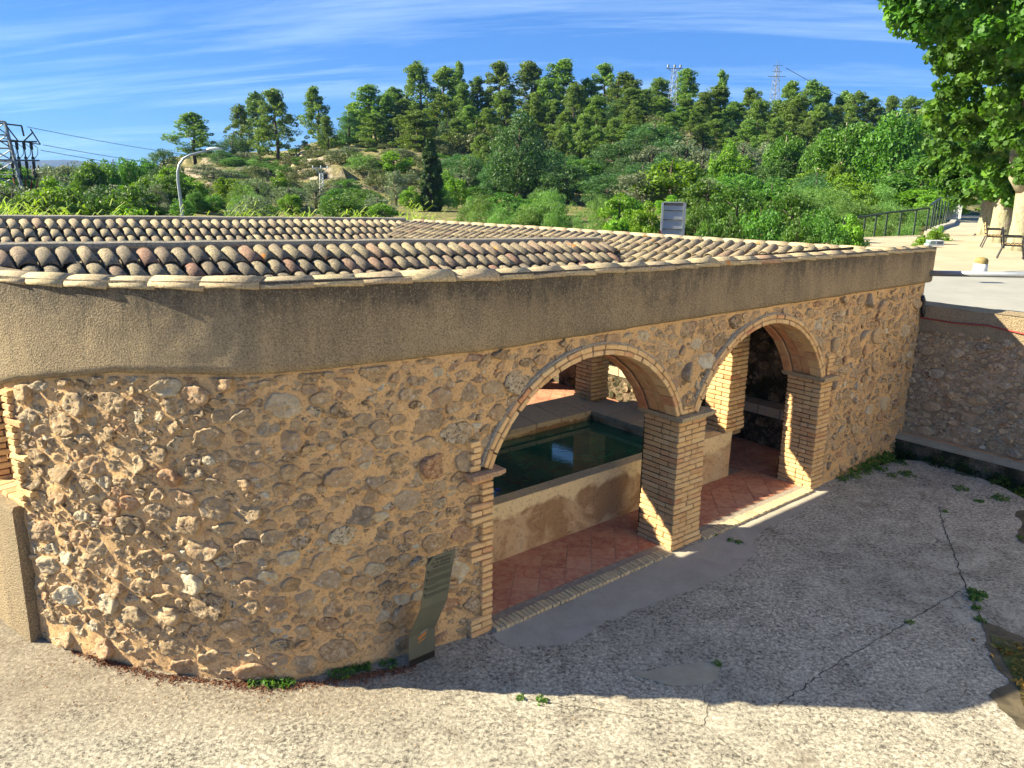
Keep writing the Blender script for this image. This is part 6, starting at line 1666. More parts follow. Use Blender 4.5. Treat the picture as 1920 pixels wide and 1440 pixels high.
# armchair benches
def chair(loc, rz, label):
    c = empty('park_chair', loc, rz, label=label, cat='park chair', group=None)
    fr = [[(-.3, .3, 0), (-.3, .22, .42), (-.3, .3, .9)], [(.3, .3, 0), (.3, .22, .42), (.3, .3, .9)]]
    for sx in (-.32, .32):
        mb = MB(); mb.tube([(sx, .36, 0), (sx, .24, .42), (sx, .34, .92)], .026, 6).build('rear_leg', M_BLACK, c)
        mb = MB(); mb.tube([(sx, -.34, 0), (sx, -.24, .42), (sx, -.24, .62)], .026, 6).build('front_leg', M_BLACK, c)
        mb = MB(); mb.tube([(sx, .26, .66), (sx, -.15, .67), (sx, -.26, .66), (sx, -.29, .60), (sx, -.25, .56)], .026, 6).build('armrest', M_BLACK, c)
    mb = MB(); mb.bar((-.32, -.24, .40), (.32, -.24, .40), .02, 5).bar((-.32, .24, .40), (.32, .24, .40), .02, 5).bar((-.32, -.24, .4), (-.32, .24, .4), .02, 5).bar((.32, -.24, .4), (.32, .24, .4), .02, 5).build('seat_frame', M_BLACK, c)
    for k in range(5): mb = MB(); y = -.26 + k * .115; mb.box(-.30, .30, y, y + .09, .43, .455).build('seat_slat', M_SLAT, c)
    for k in range(3): mb = MB(); z = .52 + k * .135; y = .235 + (z - .42) * .2; mb.box(-.30, .30, y, y + .022, z, z + .1).build('back_slat', M_SLAT, c)
    return c
chair((17.3, 28.0, 2.5), radians(64), 'black framed wooden slat armchair by the plane trunks, farther left one of two')
chair((15.2, 23.6, 2.5), radians(58), 'black framed wooden slat armchair at the right picture edge, nearer one of two')

# stakes and leaning sapling
st = empty('timber_stakes', (30, 50, 2.5), label='group of slanted timber stakes left of the leftmost plane trunk', cat='stakes')
for k, (dx, dy) in enumerate(((0, 0), (.6, .3), (.95, -.1))): mb = MB(); mb.bar((dx, dy, -.1), (dx + .55, dy + .1, 2.6), .06, 6).build('stake', M_POLE, st)
sp = MB(); sp.tube([(22.5, 36, 2.45), (22.75, 36.1, 3.5), (23.0, 36.2, 4.6), (23.15, 36.2, 5.3)], [.14, .11, .09, .06], 8); tag(sp.build('leaning_trunk', M_POLE, None, True), label='slim bare brown trunk leaning right between the thick plane trunks', cat='tree trunk')

# small lantern like box behind the parapet end
lb = empty('glass_box', w2(9.2, 3.2, 3.5), ANG, label='small pale box with greenish glass panes behind the right end of the ridge', cat='lamp')
LBL = w2(9.25, 2.5, 0); lb.location = (9.35, 17.25, 3.30); lb.rotation_euler = (0, 0, 0)
mb = MB(); mb.box(-.17, .17, -.1, .1, 0, .03).box(-.13, .17, -.1, .1, .10, .115).box(-.01, .01, -.101, .101, .031, .099).box(.15, .17, -.101, .101, .031, .099).add([(-.17, -.1, .03), (-.15, -.1, .03), (-.12, -.1, .1), (-.14, -.1, .1)], [(0, 1, 2, 3)]); mb.build('frame', M_WHITE, lb)
mb = MB(); mb.box(-.14, -.01, -.095, .095, .031, .1).build('pane', simple('green_glass', (.16, .27, .25), .15), lb); mb = MB(); mb.box(.01, .15, -.095, .095, .031, .1).build('pane', simple('dark_glass', (.04, .09, .12), .15), lb)

# back of the stacked direction sign
sg = empty('direction_sign', (4.78, 23.5, 1.2), radians(-8), label='back of a grey direction sign with stacked boards behind the right roof ridge', cat='road sign')
for k in range(7): mb = MB(); z = .95 + k * .275; mb.box(-.29, .27, -.02, .015, z, z + .245).build('board', M_ALU, sg)
mb = MB(); mb.box(-.36, -.30, -.05, .03, 0, 2.82).build('post', M_ALU, sg); mb = MB(); mb.box(.28, .36, -.08, .06, 0, 2.82).build('post', M_STEEL, sg)
mb = MB(); mb.box(-.30, .28, -.04, .03, 2.74, 2.82).build('top_frame', M_DKST, sg); mb = MB(); mb.box(-.365, -.33, -.055, -.05, .6, 2.0).build('red_edge', M_REDP, sg)
for k in range(7): mb = MB(); z = .935 + k * .275; mb.box(-.29, .27, -.045, -.0205, z - .008, z + .02).build('bracket', M_DKST, sg)

# ------------------------------------------------------------------ street lamp
lp = empty('street_lamp', (-14.0, 33.1, .9), label='curved grey steel street lamp rising behind the far roof cap at the left', cat='street lamp')
def rl(p): return Vector(p) - lp.location
mb = MB(); mb.tube([rl(p) for p in ((-14.0, 33.1, .9), (-14.1, 33.12, 3.0), (-14.16, 33.14, 4.4), (-14.14, 33.15, 4.8), (-14.05, 33.18, 5.1), (-13.88, 33.24, 5.34), (-13.6, 33.34, 5.5), (-13.2, 33.5, 5.62), (-12.95, 33.6, 5.68))], [.075, .07, .065, .06, .058, .055, .05, .045, .04], 10); mb.build('pole', M_STEEL, lp, True)
V, F = [], []; 
mb = MB(); hx = Vector((1, .35, .05)).normalized(); hy = Vector((-.35, 1, 0)).normalized(); c0 = rl((-12.72, 33.68, 5.74))
pr = [(-.32, .05, .04), (-.2, .12, .08), (0, .15, .10), (.2, .13, .07), (.32, .03, .015)]
for x, ry, rz_ in pr:
    for k in range(10): a = 2 * pi * k / 10; V.append(c0 + hx * x + hy * ry * cos(a) + Vector((0, 0, 1)) * (rz_ * max(sin(a), -.35)))
F = [(i * 10 + k, i * 10 + (k + 1) % 10, (i + 1) * 10 + (k + 1) % 10, (i + 1) * 10 + k) for i in range(4) for k in range(10)] + [tuple(range(9, -1, -1)), tuple(range(40, 50))]
obj('lamp_head', V, F, M_WHITE, lp, True)

# ------------------------------------------------------------------ lattice structures
def lattice(mb, base, top, wb, wt, nseg, r=.03, rot=0.0):
    base = Vector(base); top = Vector(top); cn = []
    for i in range(nseg + 1):
        t = i / nseg; c = base.lerp(top, t); h = (wb + (wt - wb) * t) / 2
        cn.append([c + Vector((h * cos(rot + pi / 4 + k * pi / 2) * 1.414, h * sin(rot + pi / 4 + k * pi / 2) * 1.414, 0)) for k in range(4)])
    for k in range(4): mb.bar(cn[0][k], cn[-1][k], r * 1.3, 4)
    for i in range(nseg):
        for k in range(4):
            a, b = (k, (k + 1) % 4) if (i + k) % 2 else ((k + 1) % 4, k); mb.bar(cn[i][a], cn[i + 1][b], r * .8, 3); 
            mb.bar(cn[i + 1][k], cn[i + 1][(k + 1) % 4], r * .7, 3)
    return mb
pl = empty('transformer_pylon', (-29.8, 46.3, .9), label='steel lattice pylon with switchgear and red cables at the left edge', cat='pylon')
def R3(p): return Vector(p) - pl.location
mb = MB(); lattice(mb, (0, 0, 0), (-.15, 0, 6.7), 1.9, .8, 9, .05, .5); mb.build('mast', M_LATT, pl)
mb = MB(); X0 = -.15
for z, x1 in ((6.72, 1.35), (5.6, 2.1), (4.55, 2.1), (3.5, 1.7)): mb.bar((X0 - 1.2, 0, z), (X0 + x1, .1, z - (.25 if z > 6 else 0)), .06, 4)
mb.bar((X0 + 1.35, .1, 6.47), (X0 + 1.4, .1, 5.9), .05, 4).bar((X0 + 1.4, 0, 5.6), (X0 + 2.0, 0, 6.1), .04, 4).bar((X0 + .4, 0, 6.65), (X0 + 1.1, 0, 5.6), .04, 4).bar((X0 + 1.9, 0, 6.3), (X0 + 2.35, 0, 5.45), .04, 4).bar((X0 + 2.35, 0, 5.45), (X0 + .2, 0, 5.75), .04, 4)
mb.build('crossarms', M_DKST, pl)
for k in range(8):
    mb = MB(); x = X0 + .55 + (k % 4) * .42; z = 4.6 if k < 4 else 3.55; mb.bar((x, 0, z), (x, 0, z + .95), .035, 6).bar((x, 0, z + .55), (x, 0, z + .95), .085, 8).bar((x, 0, z), (x, 0, z + .15), .08, 8).build('insulator', M_BLACK, pl)
for k in range(5):
    mb = MB(); x = X0 + .5 + k * .36; mb.tube([(x, 0, 3.5), (x * .8 + .1, 0, 2.8), (X0 + .62 + k * .04, .1, 2.1), (X0 + .65 + k * .05, .15, 1.7), (X0 + .95 + k * .05, .2, .2), (X0 + 1.0 + k * .05, .2, -.2)], .035, 5).build('red_cable', M_RED, pl)
for k in range(4):
    mb = MB(); x = X0 + .6 + k * .42; mb.tube([(x, 0, 5.5), (x + .25, .1, 5.25), (x + .2, .1, 4.9), (x, 0, 4.6)], .022, 4).build('jumper_wire', M_DKST, pl)
def wire(a, b, sag, label, r=.03):
    mb = MB(); a = Vector(a); b = Vector(b); mb.tube([a.lerp(b, t) - Vector((0, 0, sag * 4 * t * (1 - t))) for t in np.linspace(0, 1, 14)], r, 4)
    tag(mb.build('power_line', M_DKST), label=label, cat='power line')
wire((-28.6, 46.9, 7.35), (-24.5, 88, 6.4), .5, 'uppermost power line sagging from the lattice pylon towards the hill', .016)
wire((-27.8, 46.9, 6.35), (-24.5, 88, 5.3), .5, 'middle power line sagging from the lattice pylon towards the hill', .016)
wire((-28.0, 46.9, 6.05), (-24.6, 88, 4.7), .5, 'lowest power line sagging from the lattice pylon towards the hill', .016)
wp = empty('lattice_pole', (-17.9, 72.85, .8), label='small white lattice pole with a forked top before the terraced hillside', cat='power pole')
mb = MB(); lattice(mb, (0, 0, 0), (.05, 0, 4.35), .42, .3, 13, .035, .3).build('mast', M_WHITE, wp)
mb = MB(); mb.bar((.05, 0, 4.2), (-.45, 0, 4.85), .04, 4).bar((.05, 0, 4.2), (.6, 0, 4.9), .04, 4).bar((-.75, 0, 4.86), (.75, 0, 4.9), .04, 4).bar((.05, 0, 4.3), (.05, 0, 4.9), .03, 4).build('crossarm', M_WHITE, wp)
for k in (-.7, .05, .65): mb = MB(); mb.bar((k, 0, 4.9), (k, 0, 5.1), .06, 6).build('insulator', M_WHITE, wp)
t1 = empty('hilltop_pylon', (24.2, 125.7, 13.4), label='white lattice pylon with three insulators on a flat arm above the ridge', cat='pylon')
mb = MB(); lattice(mb, (0, 0, 0), (.1, 0, 8.6), 1.3, .55, 12, .028, .2).build('mast', M_LATT, t1)
mb = MB(); mb.bar((-1.2, 0, 8.55), (1.4, 0, 8.6), .07, 4).bar((-.9, 0, 8.55), (0, 0, 8.0), .05, 4).bar((1.1, 0, 8.6), (.2, 0, 8.0), .05, 4).build('crossarm', M_LATT, t1)
for k in (-.9, .1, 1.0): mb = MB(); mb.bar((k, 0, 8.6), (k, 0, 8.8), .06, 6).bar((k, 0, 8.75), (k, 0, 9.1), .17, 8).build('insulator', M_LATT, t1)
t2 = empty('distant_pylon', (63.8, 200, 17.4), label='thin bluish lattice pylon standing behind the ridge wood, right of the other', cat='pylon')
mb = MB(); lattice(mb, (0, 0, 0), (-.1, 0, 15.6), 2.6, .7, 15, .06, .4).build('mast', M_LATT, t2)
mb = MB(); mb.bar((-2.2, 0, 13.4), (2.2, 0, 13.4), .09, 4).bar((-1.2, 0, 15.9), (1.3, 0, 15.9), .07, 4).bar((-.1, 0, 15.5), (-.1, 0, 17.0), .07, 4).bar((-1.3, 0, 14.5), (1.2, 0, 14.5), .07, 4).build('crossarm', M_LATT, t2)
t3 = empty('plain_pylon', (-690, 1360, 2), label='tiny pylon silhouette in front of the distant blue mountain', cat='pylon')
mb = MB(); lattice(mb, (0, 0, 0), (0, 0, 34), 7, 2, 7, .4, .4).bar((-9, 0, 20), (9, 0, 20), .4, 4).bar((-7, 0, 26), (7, 0, 26), .4, 4).bar((-6, 0, 31), (6, 0, 31), .4, 4); mb.build('mast', M_LATT, t3)
wire((65.8, 200, 32.8), (140, 210, 22), 6, 'faint power line crossing the sky right of the thin pylon', .06)

# ------------------------------------------------------------------ terrain
TA = [r[0] for r in TERR]; RR = np.concatenate([np.arange(8, 30, 1.5), np.arange(30, 170, 1.1), np.geomspace(171, 2500, 40)])
def prof(L, r): return np.interp(r, [a for a, b in L], [b for a, b in L])
PZ = np.array([prof(L, RR) for _, L in TERR])
def smooth_in(az):
    i = np.clip(np.searchsorted(TA, az) - 1, 0, len(TA) - 2); t = np.clip((az - np.array(TA)[i]) / (np.array(TA)[i + 1] - np.array(TA)[i]), 0, 1); return i, t * t * (3 - 2 * t)
def terr(X, Y):
    r = hypot(X, Y); az = atan2(X, Y); i, t = smooth_in(np.array(az)); return float(prof(TERR[int(i)][1], r) * (1 - t) + prof(TERR[int(i) + 1][1], r) * t)
AZ = np.linspace(-1.0, 1.15, 420); V = np.zeros((len(AZ), len(RR), 3))
for k, az in enumerate(AZ):
    i, t = smooth_in(az); z = PZ[int(i)] * (1 - t) + PZ[int(i) + 1] * t; V[k, :, 0] = RR * sin(az); V[k, :, 1] = RR * cos(az); V[k, :, 2] = z
hm = np.clip((RR - 60) / 20, 0, 1)[None, :] * np.clip((V[:, :, 2] - 2.5) / 2, 0, 1)
V[:, :, 2] += hm * (.9 * fbm(V[:, :, 0] * .12, V[:, :, 1] * .12, 1.7, 6, .6) + .35 * fbm(V[:, :, 0] * .7, V[:, :, 1] * .7, 4.4, 4, .6)) * np.clip(2 - RR / 400, .3, 1)
rk = np.abs(fbm(V[:, :, 0] * .22, V[:, :, 1] * .22, 6.1, 5, .62)); V[:, :, 2] += hm * np.clip(1 - np.abs(V[:, :, 2] - 7) / 5, 0, 1) * (V[:, :, 0] < 8) * (1.0 * rk + .4 * fbm(V[:, :, 0] * 1.1, V[:, :, 1] * 1.1, 2.2, 3))
stp = np.round(V[:, :, 2] / 1.5) * 1.5; zone = hm * np.clip(1 - np.abs(V[:, :, 2] - 5) / 3.5, 0, 1) * (V[:, :, 0] < 2); V[:, :, 2] += (stp - V[:, :, 2]) * zone * .75
V[:, :, 2] = np.where((V[:, :, 0] > 12) & (RR[None, :] < 75), np.minimum(V[:, :, 2], 2.3), V[:, :, 2])
n, m = len(AZ), len(RR); idx = np.arange(n * m).reshape(n, m); F = np.stack([idx[:-1, :-1], idx[1:, :-1], idx[1:, 1:], idx[:-1, 1:]], -1).reshape(-1, 4)
obj('terrain', V.reshape(-1, 3), F[:, ::-1].copy(), M_HILL, None, False, kind='structure')
obj('surrounding_ground', [(-4000, -4000, -1.6), (4000, -4000, -1.6), (4000, 4500, -1.6), (-4000, 4500, -1.6)], [(0, 1, 2, 3)], M_HILL, kind='structure')
mv = []; xs = np.linspace(-1, 1, 60); ys = np.linspace(0, 1, 14)
for x in xs:
    for y in ys: h = (1 - abs(x) ** 2.2) * (1 - (2 * y - 1) ** 2) * (1 + .12 * float(fbm(np.array(x * 5), np.array(y * 4), 2, 4))); mv.append((-1640 + x * 300 + (y) * 120, 2520 + y * 500 + x * 120, -1.5 + 66 * max(0, h) ** .9))
m = len(ys); obj('distant_mountain', mv, [(i * m + j, (i + 1) * m + j, (i + 1) * m + j + 1, i * m + j + 1) for i in range(len(xs) - 1) for j in range(m - 1)], M_MOUNT, None, True, kind='structure')

# ------------------------------------------------------------------ foliage
def leaves(C, R, n, size, asp, rg, up=0.0, flat=.9, shape='quad'):
    # C (k,3) clump centres, R (k,3) clump radii, n leaves each
    k = len(C); N = k * n; c = np.repeat(C, n, 0); r = np.repeat(R, n, 0)
    d = rg.normal(size=(N, 3)); d /= np.linalg.norm(d, axis=1)[:, None]; rad = rg.uniform(.35, 1, N) ** .45
    p = c + d * r * rad[:, None]
    nrm = d + rg.normal(0, flat, (N, 3)); nrm[:, 2] += .35; nrm /= np.linalg.norm(nrm, axis=1)[:, None]
    t = rg.normal(size=(N, 3)); t[:, 2] += up; t -= nrm * (t * nrm).sum(1)[:, None]; t /= np.linalg.norm(t, axis=1)[:, None] + 1e-9; b = np.cross(nrm, t)
    s = size * rg.uniform(.5, 1.45, N); a = s * .5; w = s * asp * .5
    if shape == 'quad': loc = [(-1, -.55), (-.1, -1), (1, .0), (-.1, 1)]
    else: loc = [(-1, 0), (-.45, -.45), (-.35, -1.0), (.1, -.5), (.55, -.75), (1.0, 0), (.55, .75), (.1, .5), (-.35, 1.0), (-.45, .45)]
    V = np.stack([p + t * (u * a)[:, None] + b * (v * w)[:, None] for u, v in loc], 1).reshape(-1, 3)
    F = np.arange(N * len(loc)).reshape(N, len(loc)); q = np.clip(rg.beta(2, 2.6, N) * .7 + np.repeat(rg.uniform(0, .35, k), n), 0, 1)
    return V, F, q
def crown_pts(kind, rg):
    C, R = [], []
    if kind == 'pine':
        full = rg.uniform(.8, 1.15); lean = rg.normal(0, .05, 2); lob = rg.uniform(.65, 1.15, 9); base = rg.uniform(.03, .14)
        for b in range(54):
            t = base + (.97 - base) * ((b + rg.random()) / 54) ** .85; q = (t - base) / (1 - base)
            Rm = (.50 * full * (1 - q) ** .62 * min(1, .5 + 2.2 * q) + .03) * lob[int(q * 8.9)] * rg.uniform(.6, 1.12); a = b * 2.4 + rg.normal(0, .5)
            for f in (.42, .72, 1.0):
                if f < 1 and rg.random() < .25: continue
                s_ = .070 * rg.uniform(.65, 1.25); C.append((Rm * f * cos(a) + lean[0] * q + rg.normal(0, .015), Rm * f * sin(a) + lean[1] * q + rg.normal(0, .015), t + .06 * f * Rm + rg.normal(0, .012))); R.append((s_ * 1.25, s_ * 1.25, s_ * .62))
        C.append((lean[0], lean[1], .98)); R.append((.035, .035, .05))
    elif kind == 'cypress':
        for i in range(200): t = rg.uniform(.03, .98); Rm = .42 * min(1, (t / .12) ** .5) * (1 - t) ** .35 * rg.uniform(.5, 1); a = rg.uniform(0, 6.28); C.append((Rm * cos(a), Rm * sin(a), t)); R.append((.075, .075, .03))
    elif kind in ('olive', 'oak', 'broad', 'fig', 'walnut'):
        nl = dict(olive=22, oak=34, broad=30, fig=20, walnut=26)[kind]; zc, zr = dict(olive=(.5, .48), oak=(.48, .52), broad=(.52, .47), fig=(.5, .48), walnut=(.46, .52))[kind]
        for i in range(nl * 3):
            d = rg.normal(size=3); d /= np.linalg.norm(d); q = rg.uniform(.35, 1) ** .5; rr = .40 * q
            if d[2] < -.6 and kind == 'broad' and rg.random() < .6: continue
            sr = rg.uniform(.09, .17); C.append((d[0] * rr, d[1] * rr, zc + d[2] * zr * q * .86)); R.append((sr, sr, sr * .62))
    elif kind in ('shrub', 'scrub'):
        for i in range(46): a = rg.uniform(0, 6.28); q = rg.uniform(0, 1) ** .5; C.append((.42 * q * cos(a), .42 * q * sin(a), .15 + .68 * (1 - q * q) * rg.uniform(.4, 1.1))); R.append((.12, .12, .13))
    return np.array(C), np.array(R)
SPEC = dict(pine=(7, 84, .038, .36, .3), cypress=(1, 90, .06, .3, 2.0), olive=(3, 75, .045, .4, .2), oak=(4, 130, .026, .6, 0), broad=(3, 105, .037, .7, 0), fig=(3, 100, .044, .7, 0), walnut=(3, 120, .04, .6, .1), shrub=(3, 120, .05, .2, 1.2), scrub=(2, 70, .06, .35, .8))
NOM = dict(pine=(5.5, 9), cypress=(1.4, 6), olive=(3, 3), oak=(6, 6), broad=(5, 5), fig=(3, 3), walnut=(3.5, 3), shrub=(2.2, 1.8), scrub=(4, 1.6))
NAME = dict(pine='pine_tree', cypress='cypress_tree', olive='olive_tree', oak='oak_tree', broad='leafy_tree', fig='small_leafy_tree', walnut='leafy_bush', shrub='willow_shrub', scrub='scrub_bush')
CAT = dict(pine='pine tree', cypress='cypress', olive='olive tree', oak='oak tree', broad='tree', fig='tree', walnut='bush', shrub='shrub', scrub='bush')
CROWN, TRUNK = {}, {}
for kd, (nv, nleaf, size, asp, upw) in SPEC.items():
    CROWN[kd] = []; W0, H0 = NOM[kd]
    for v_ in range(nv):
        rg = np.random.default_rng(hash(kd) % 1 + 100 * v_ + len(kd) * 7); C, R = crown_pts(kd, rg)
        C = C * (W0, W0, H0); R = R * (W0, W0, H0); dim = (W0 + H0) / 2
        V, F, q = leaves(C, R, nleaf, size * dim, asp, rg, upw); CROWN[kd].append(mk('crown', V, F, LEAF[kd], False, q))
    if kd not in ('shrub', 'scrub'):
        mb = MB(); h = H0; r0_ = dict(pine=.17, cypress=.12, olive=.16, oak=.3, broad=.16, fig=.09, walnut=.08)[kd]
        mb.tube([(0, 0, -1.2), (.02 * h, 0, h * .3), (-.01 * h, .01 * h, h * .6), (0, 0, h * .93)], [r0_ * 1.15, r0_, r0_ * .6, r0_ * .15], 7)
        for b in range(7): a = b * 2.4; z = h * (.3 + .07 * b); L = W0 * .34 * (1 - .06 * b); mb.bar((0, 0, z), (L * cos(a), L * sin(a), z + h * .12), r0_ * .38, 5, r0_ * .12)
        TRUNK[kd] = mk('trunk', mb.V, mb.F, M_BARK if kd != 'broad' else simple('pale_bark', (.42, .36, .27), .9, 0, (.3, .25, .18), 4), True)
LMK = [(-9, 'at the far left edge'), (-.52, 'near the lattice pylon'), (-.44, 'left of the street lamp'), (-.365, 'right of the lamp head'), (-.30, 'below the pine trio'), (-.235, 'by the lone slim pine'), (-.17, 'left of the tall cypress'), (-.09, 'above the cypress'), (-.03, 'left of the huge oak'), (.035, 'behind the huge oak'), (.09, 'right of the huge oak'), (.15, 'left of the insulator pylon'), (.21, 'under the insulator pylon'), (.26, 'right of the insulator pylon'), (.31, 'left of the thin pylon'), (.36, 'right of the thin pylon'), (.42, 'above the bright terrace trees'), (.5, 'near the plane tree crowns')]
def make_label(kd, X, Y, H_, W_, group):
    az = atan2(X, Y); r = hypot(X, Y); where = [t for a, t in LMK if az >= a][-1]
    size = ('low', 'small', 'medium', 'tall')[min(3, int(H_ / dict(pine=2.6, oak=1.7, broad=1.7, olive=1.3, fig=1.3, walnut=1.2, shrub=.8, scrub=.6, cypress=2)[kd]))]; wd = 'wide' if W_ > H_ * 1.15 else ('slim' if W_ < H_ * .6 else 'rounded')
    row = 'on the crest' if r > 128 else 'on the upper slope' if r > 108 else 'on the middle slope' if r > 88 else 'at the slope foot' if r > 64 else 'in the near belt' if r > 44 else 'just behind the roof'
    col = dict(pine='green pine', oak='dark green oak', broad='leafy green tree', olive='grey green olive tree', fig='bright green tree', walnut='leafy green bush', shrub='soft green shrub', scrub='dull green scrub bush', cypress='dark cypress')[kd]
    return '%s %s %s %s, %s' % (size, wd, col, row, where)
rg = random.Random(5)
_seen = {}
for i, (kd, X, Y, H_, W_, label, group) in enumerate(PLANTS):
    W0, H0 = NOM[kd]; z = terr(X, Y); name = NAME[kd]; hh = H_ * (1.04 if kd != 'shrub' else 1.15)
    sxy = W_ / W0 * (1.2 if kd == 'pine' else 1.15); sz = hh / H0
    if kd in ('shrub', 'scrub'): sxy *= 1.15
    cm_ = CROWN[kd][i % len(CROWN[kd])]; rot = rg.uniform(0, 6.28)
    if group and not label: label = make_label(kd, X, Y, H_, W_, group); group = dict(pine='pine trees on the hill', oak='oak trees beyond the wash house', broad='leafy trees beyond the wash house', olive='olive trees beyond the wash house', fig='small leafy trees beyond the wash house', walnut='leafy bushes beyond the wash house', shrub='soft shrubs beyond the wash house', scrub='scrub bushes on the hillside', cypress='cypresses')[kd]
    kw = dict(label=label, cat=CAT[kd], group=group or None)
    if kd in ('shrub', 'scrub'):
        o = link(name, cm_, None, (X, Y, z - .1), **kw); o.scale = (sxy, sxy, sz); o.rotation_euler = (0, 0, rot)
    else:
        e = empty(name, (X, Y, z - .05), rot, **kw)
        for nm, me in (('trunk', TRUNK[kd]), ('crown', cm_)): o = link(nm, me, e); o.scale = (sxy, sxy, sz)

# plane trees at the square, pollarded trunks
def plane_tree(loc, label, limbs, r, blobs, leafn, size, seed):
    e = empty('plane_tree', loc, label=label, cat='plane tree'); L0 = Vector(loc)
    mb = MB(); (x0, y0, z0) = (0, 0, -.2)
    mb.tube([(0, 0, -.2), (0.0, 0, .15), (.02, 0, 1.0), (0, 0, 1.9), (0, 0, 2.25)], [r * 1.35, r * 1.1, r, r * 1.05, r * .95], 14); mb.build('trunk', M_PBARK, e, True)
    for pts, rr in limbs: mb = MB(); n_ = len(pts); mb.tube([Vector(p) for p in pts], [rr * (1 - .55 * i / (n_ - 1)) for i in range(n_)], 9); mb.build('limb', M_PBARK, e, True)
    rg = np.random.default_rng(seed); C, R = [], []
    for bx, by, bz, br in blobs:
        for q in range(int(16 * br ** 1.6) + 6):
            d = rg.normal(size=3); d /= np.linalg.norm(d); f = rg.uniform(.3, 1) ** .5; C.append((bx - L0.x + d[0] * br * f, by - L0.y + d[1] * br * f, bz - L0.z + d[2] * br * f)); s = rg.uniform(.22, .42); R.append((s, s, s * .7))
    V, F, q = leaves(np.array(C), np.array(R), leafn, size, .95, rg, 0, .8, 'maple'); link('crown', mk('crown', V, F, LEAF['plane'], False, q), e)
BL = [(x + .25, y, z + .25, r * .84) for x, y, z, r in [(14.27, 26.39, 8.42, 1.57), (14.04, 24.22, 8.99, 1.66), (14.84, 27.22, 7.21, 1.41), (14.39, 24.02, 7.21, 1.57), (15.94, 27.75, 6.23, 1.39), (16.11, 29.94, 6.32, 1.0), (12.59, 23.88, 9.05, 1.13), (15.32, 24.62, 5.9, .9), (13.47, 25.68, 8.31, .85), (12.5, 22.8, 9.52, 1.27), (15.34, 29.22, 6.86, .69), (15.2, 27.4, 8.8, 1.3), (14.2, 25.6, 10.3, 1.6), (16.6, 26.5, 8.2, 1.6), (16.69, 26.12, 4.98, .55), (17.4, 25.5, 6.6, 1.2)]]
plane_tree((17.5, 26.83, 2.5), 'pale plane tree at the right edge, nearest trunk, with a towering leafy crown', [([(0, 0, 1.9), (-.5, 0, 2.5), (-.62, 0, 3.2), (-.45, 0, 4.2), (-.6, 0, 5.2), (-1.2, -.2, 6.3)], .30), ([(0, 0, 1.9), (.5, .2, 2.6), (.9, .3, 3.6), (1.0, .3, 5)], .28), ([(-.6, 0, 5), (-1.6, -.6, 5.8), (-2.4, -1.2, 6.6)], .14), ([(-.62, 0, 3.1), (-.85, -.1, 3.15)], .16)], .36, BL, 62, .185, 4)
plane_tree((21.89, 36.04, 2.5), 'leftmost plane trunk of the row, pale green bark, low leafy pollard crown', [([(0, 0, 1.9), (-.7, 0, 2.25), (-1.15, 0, 2.6), (-1.2, 0, 3.4), (-1.1, 0, 4.2)], .30), ([(0, 0, 1.9), (-.5, .1, 2.9), (-.75, .1, 3.8), (-.6, 0, 4.8)], .2), ([(0, 0, 1.9), (.5, 0, 2.6), (.55, 0, 3.6), (.7, 0, 4.8)], .26)], .40,
           [(19.87, 35.87, 5.4, 1.09), (20.55, 35.48, 5.01, 1.15), (19.35, 36.15, 5.81, 1.03), (20.38, 34.42, 5.78, 1.4), (19.64, 34.85, 4.76, .84), (20.6, 36.2, 7.2, 1.9), (19.6, 35.4, 6.6, 1.2), (22.5, 36, 7, 2.0)], 50, .22, 5)
plane_tree((19.33, 30.9, 2.5), 'middle plane trunk with pinkish flaking bark between its two neighbours', [([(0, 0, 1.9), (-.6, 0, 2.3), (-.9, 0, 2.2)], .26), ([(0, 0, 1.9), (.3, 0, 2.7), (.35, 0, 3.6), (.7, 0, 4.6)], .26)], .40,
           [(18.87, 30.66, 5.05, 1.13), (18.76, 29.55, 4.65, .80), (18.61, 30.82, 4.75, .81), (17.89, 28.91, 5.4, .8), (19.6, 30.5, 6.3, 1.5), (18.2, 30.5, 6.2, 1.2)], 50, .21, 6)
plane_tree((15.8, 17.6, 2.5), 'nearest plane tree outside the frame whose branch tips hang in the top right corner', [([(0, 0, 2), (-.8, .5, 4), (-2, 1.6, 5.8), (-3.2, 2.6, 6.6), (-4.4, 3.6, 6.9)], .3), ([(0, 0, 2), (.8, .5, 4), (1, 1, 7)], .3)], .42,
           [(12.32, 20.6, 8.81, 1.17), (10.56, 21.55, 8.85, .57), (10.21, 21.72, 9.03, .57), (10.99, 21.9, 8.66, .5), (10.02, 21.81, 9.21, .44), (11.5, 22.2, 9.12, .79), (13.3, 20.2, 8.9, 1.3), (12.0, 21.2, 10.2, 1.3), (14.6, 18.8, 9.5, 1.9), (10.4, 21.6, 9.9, .6)], 60, .175, 7)

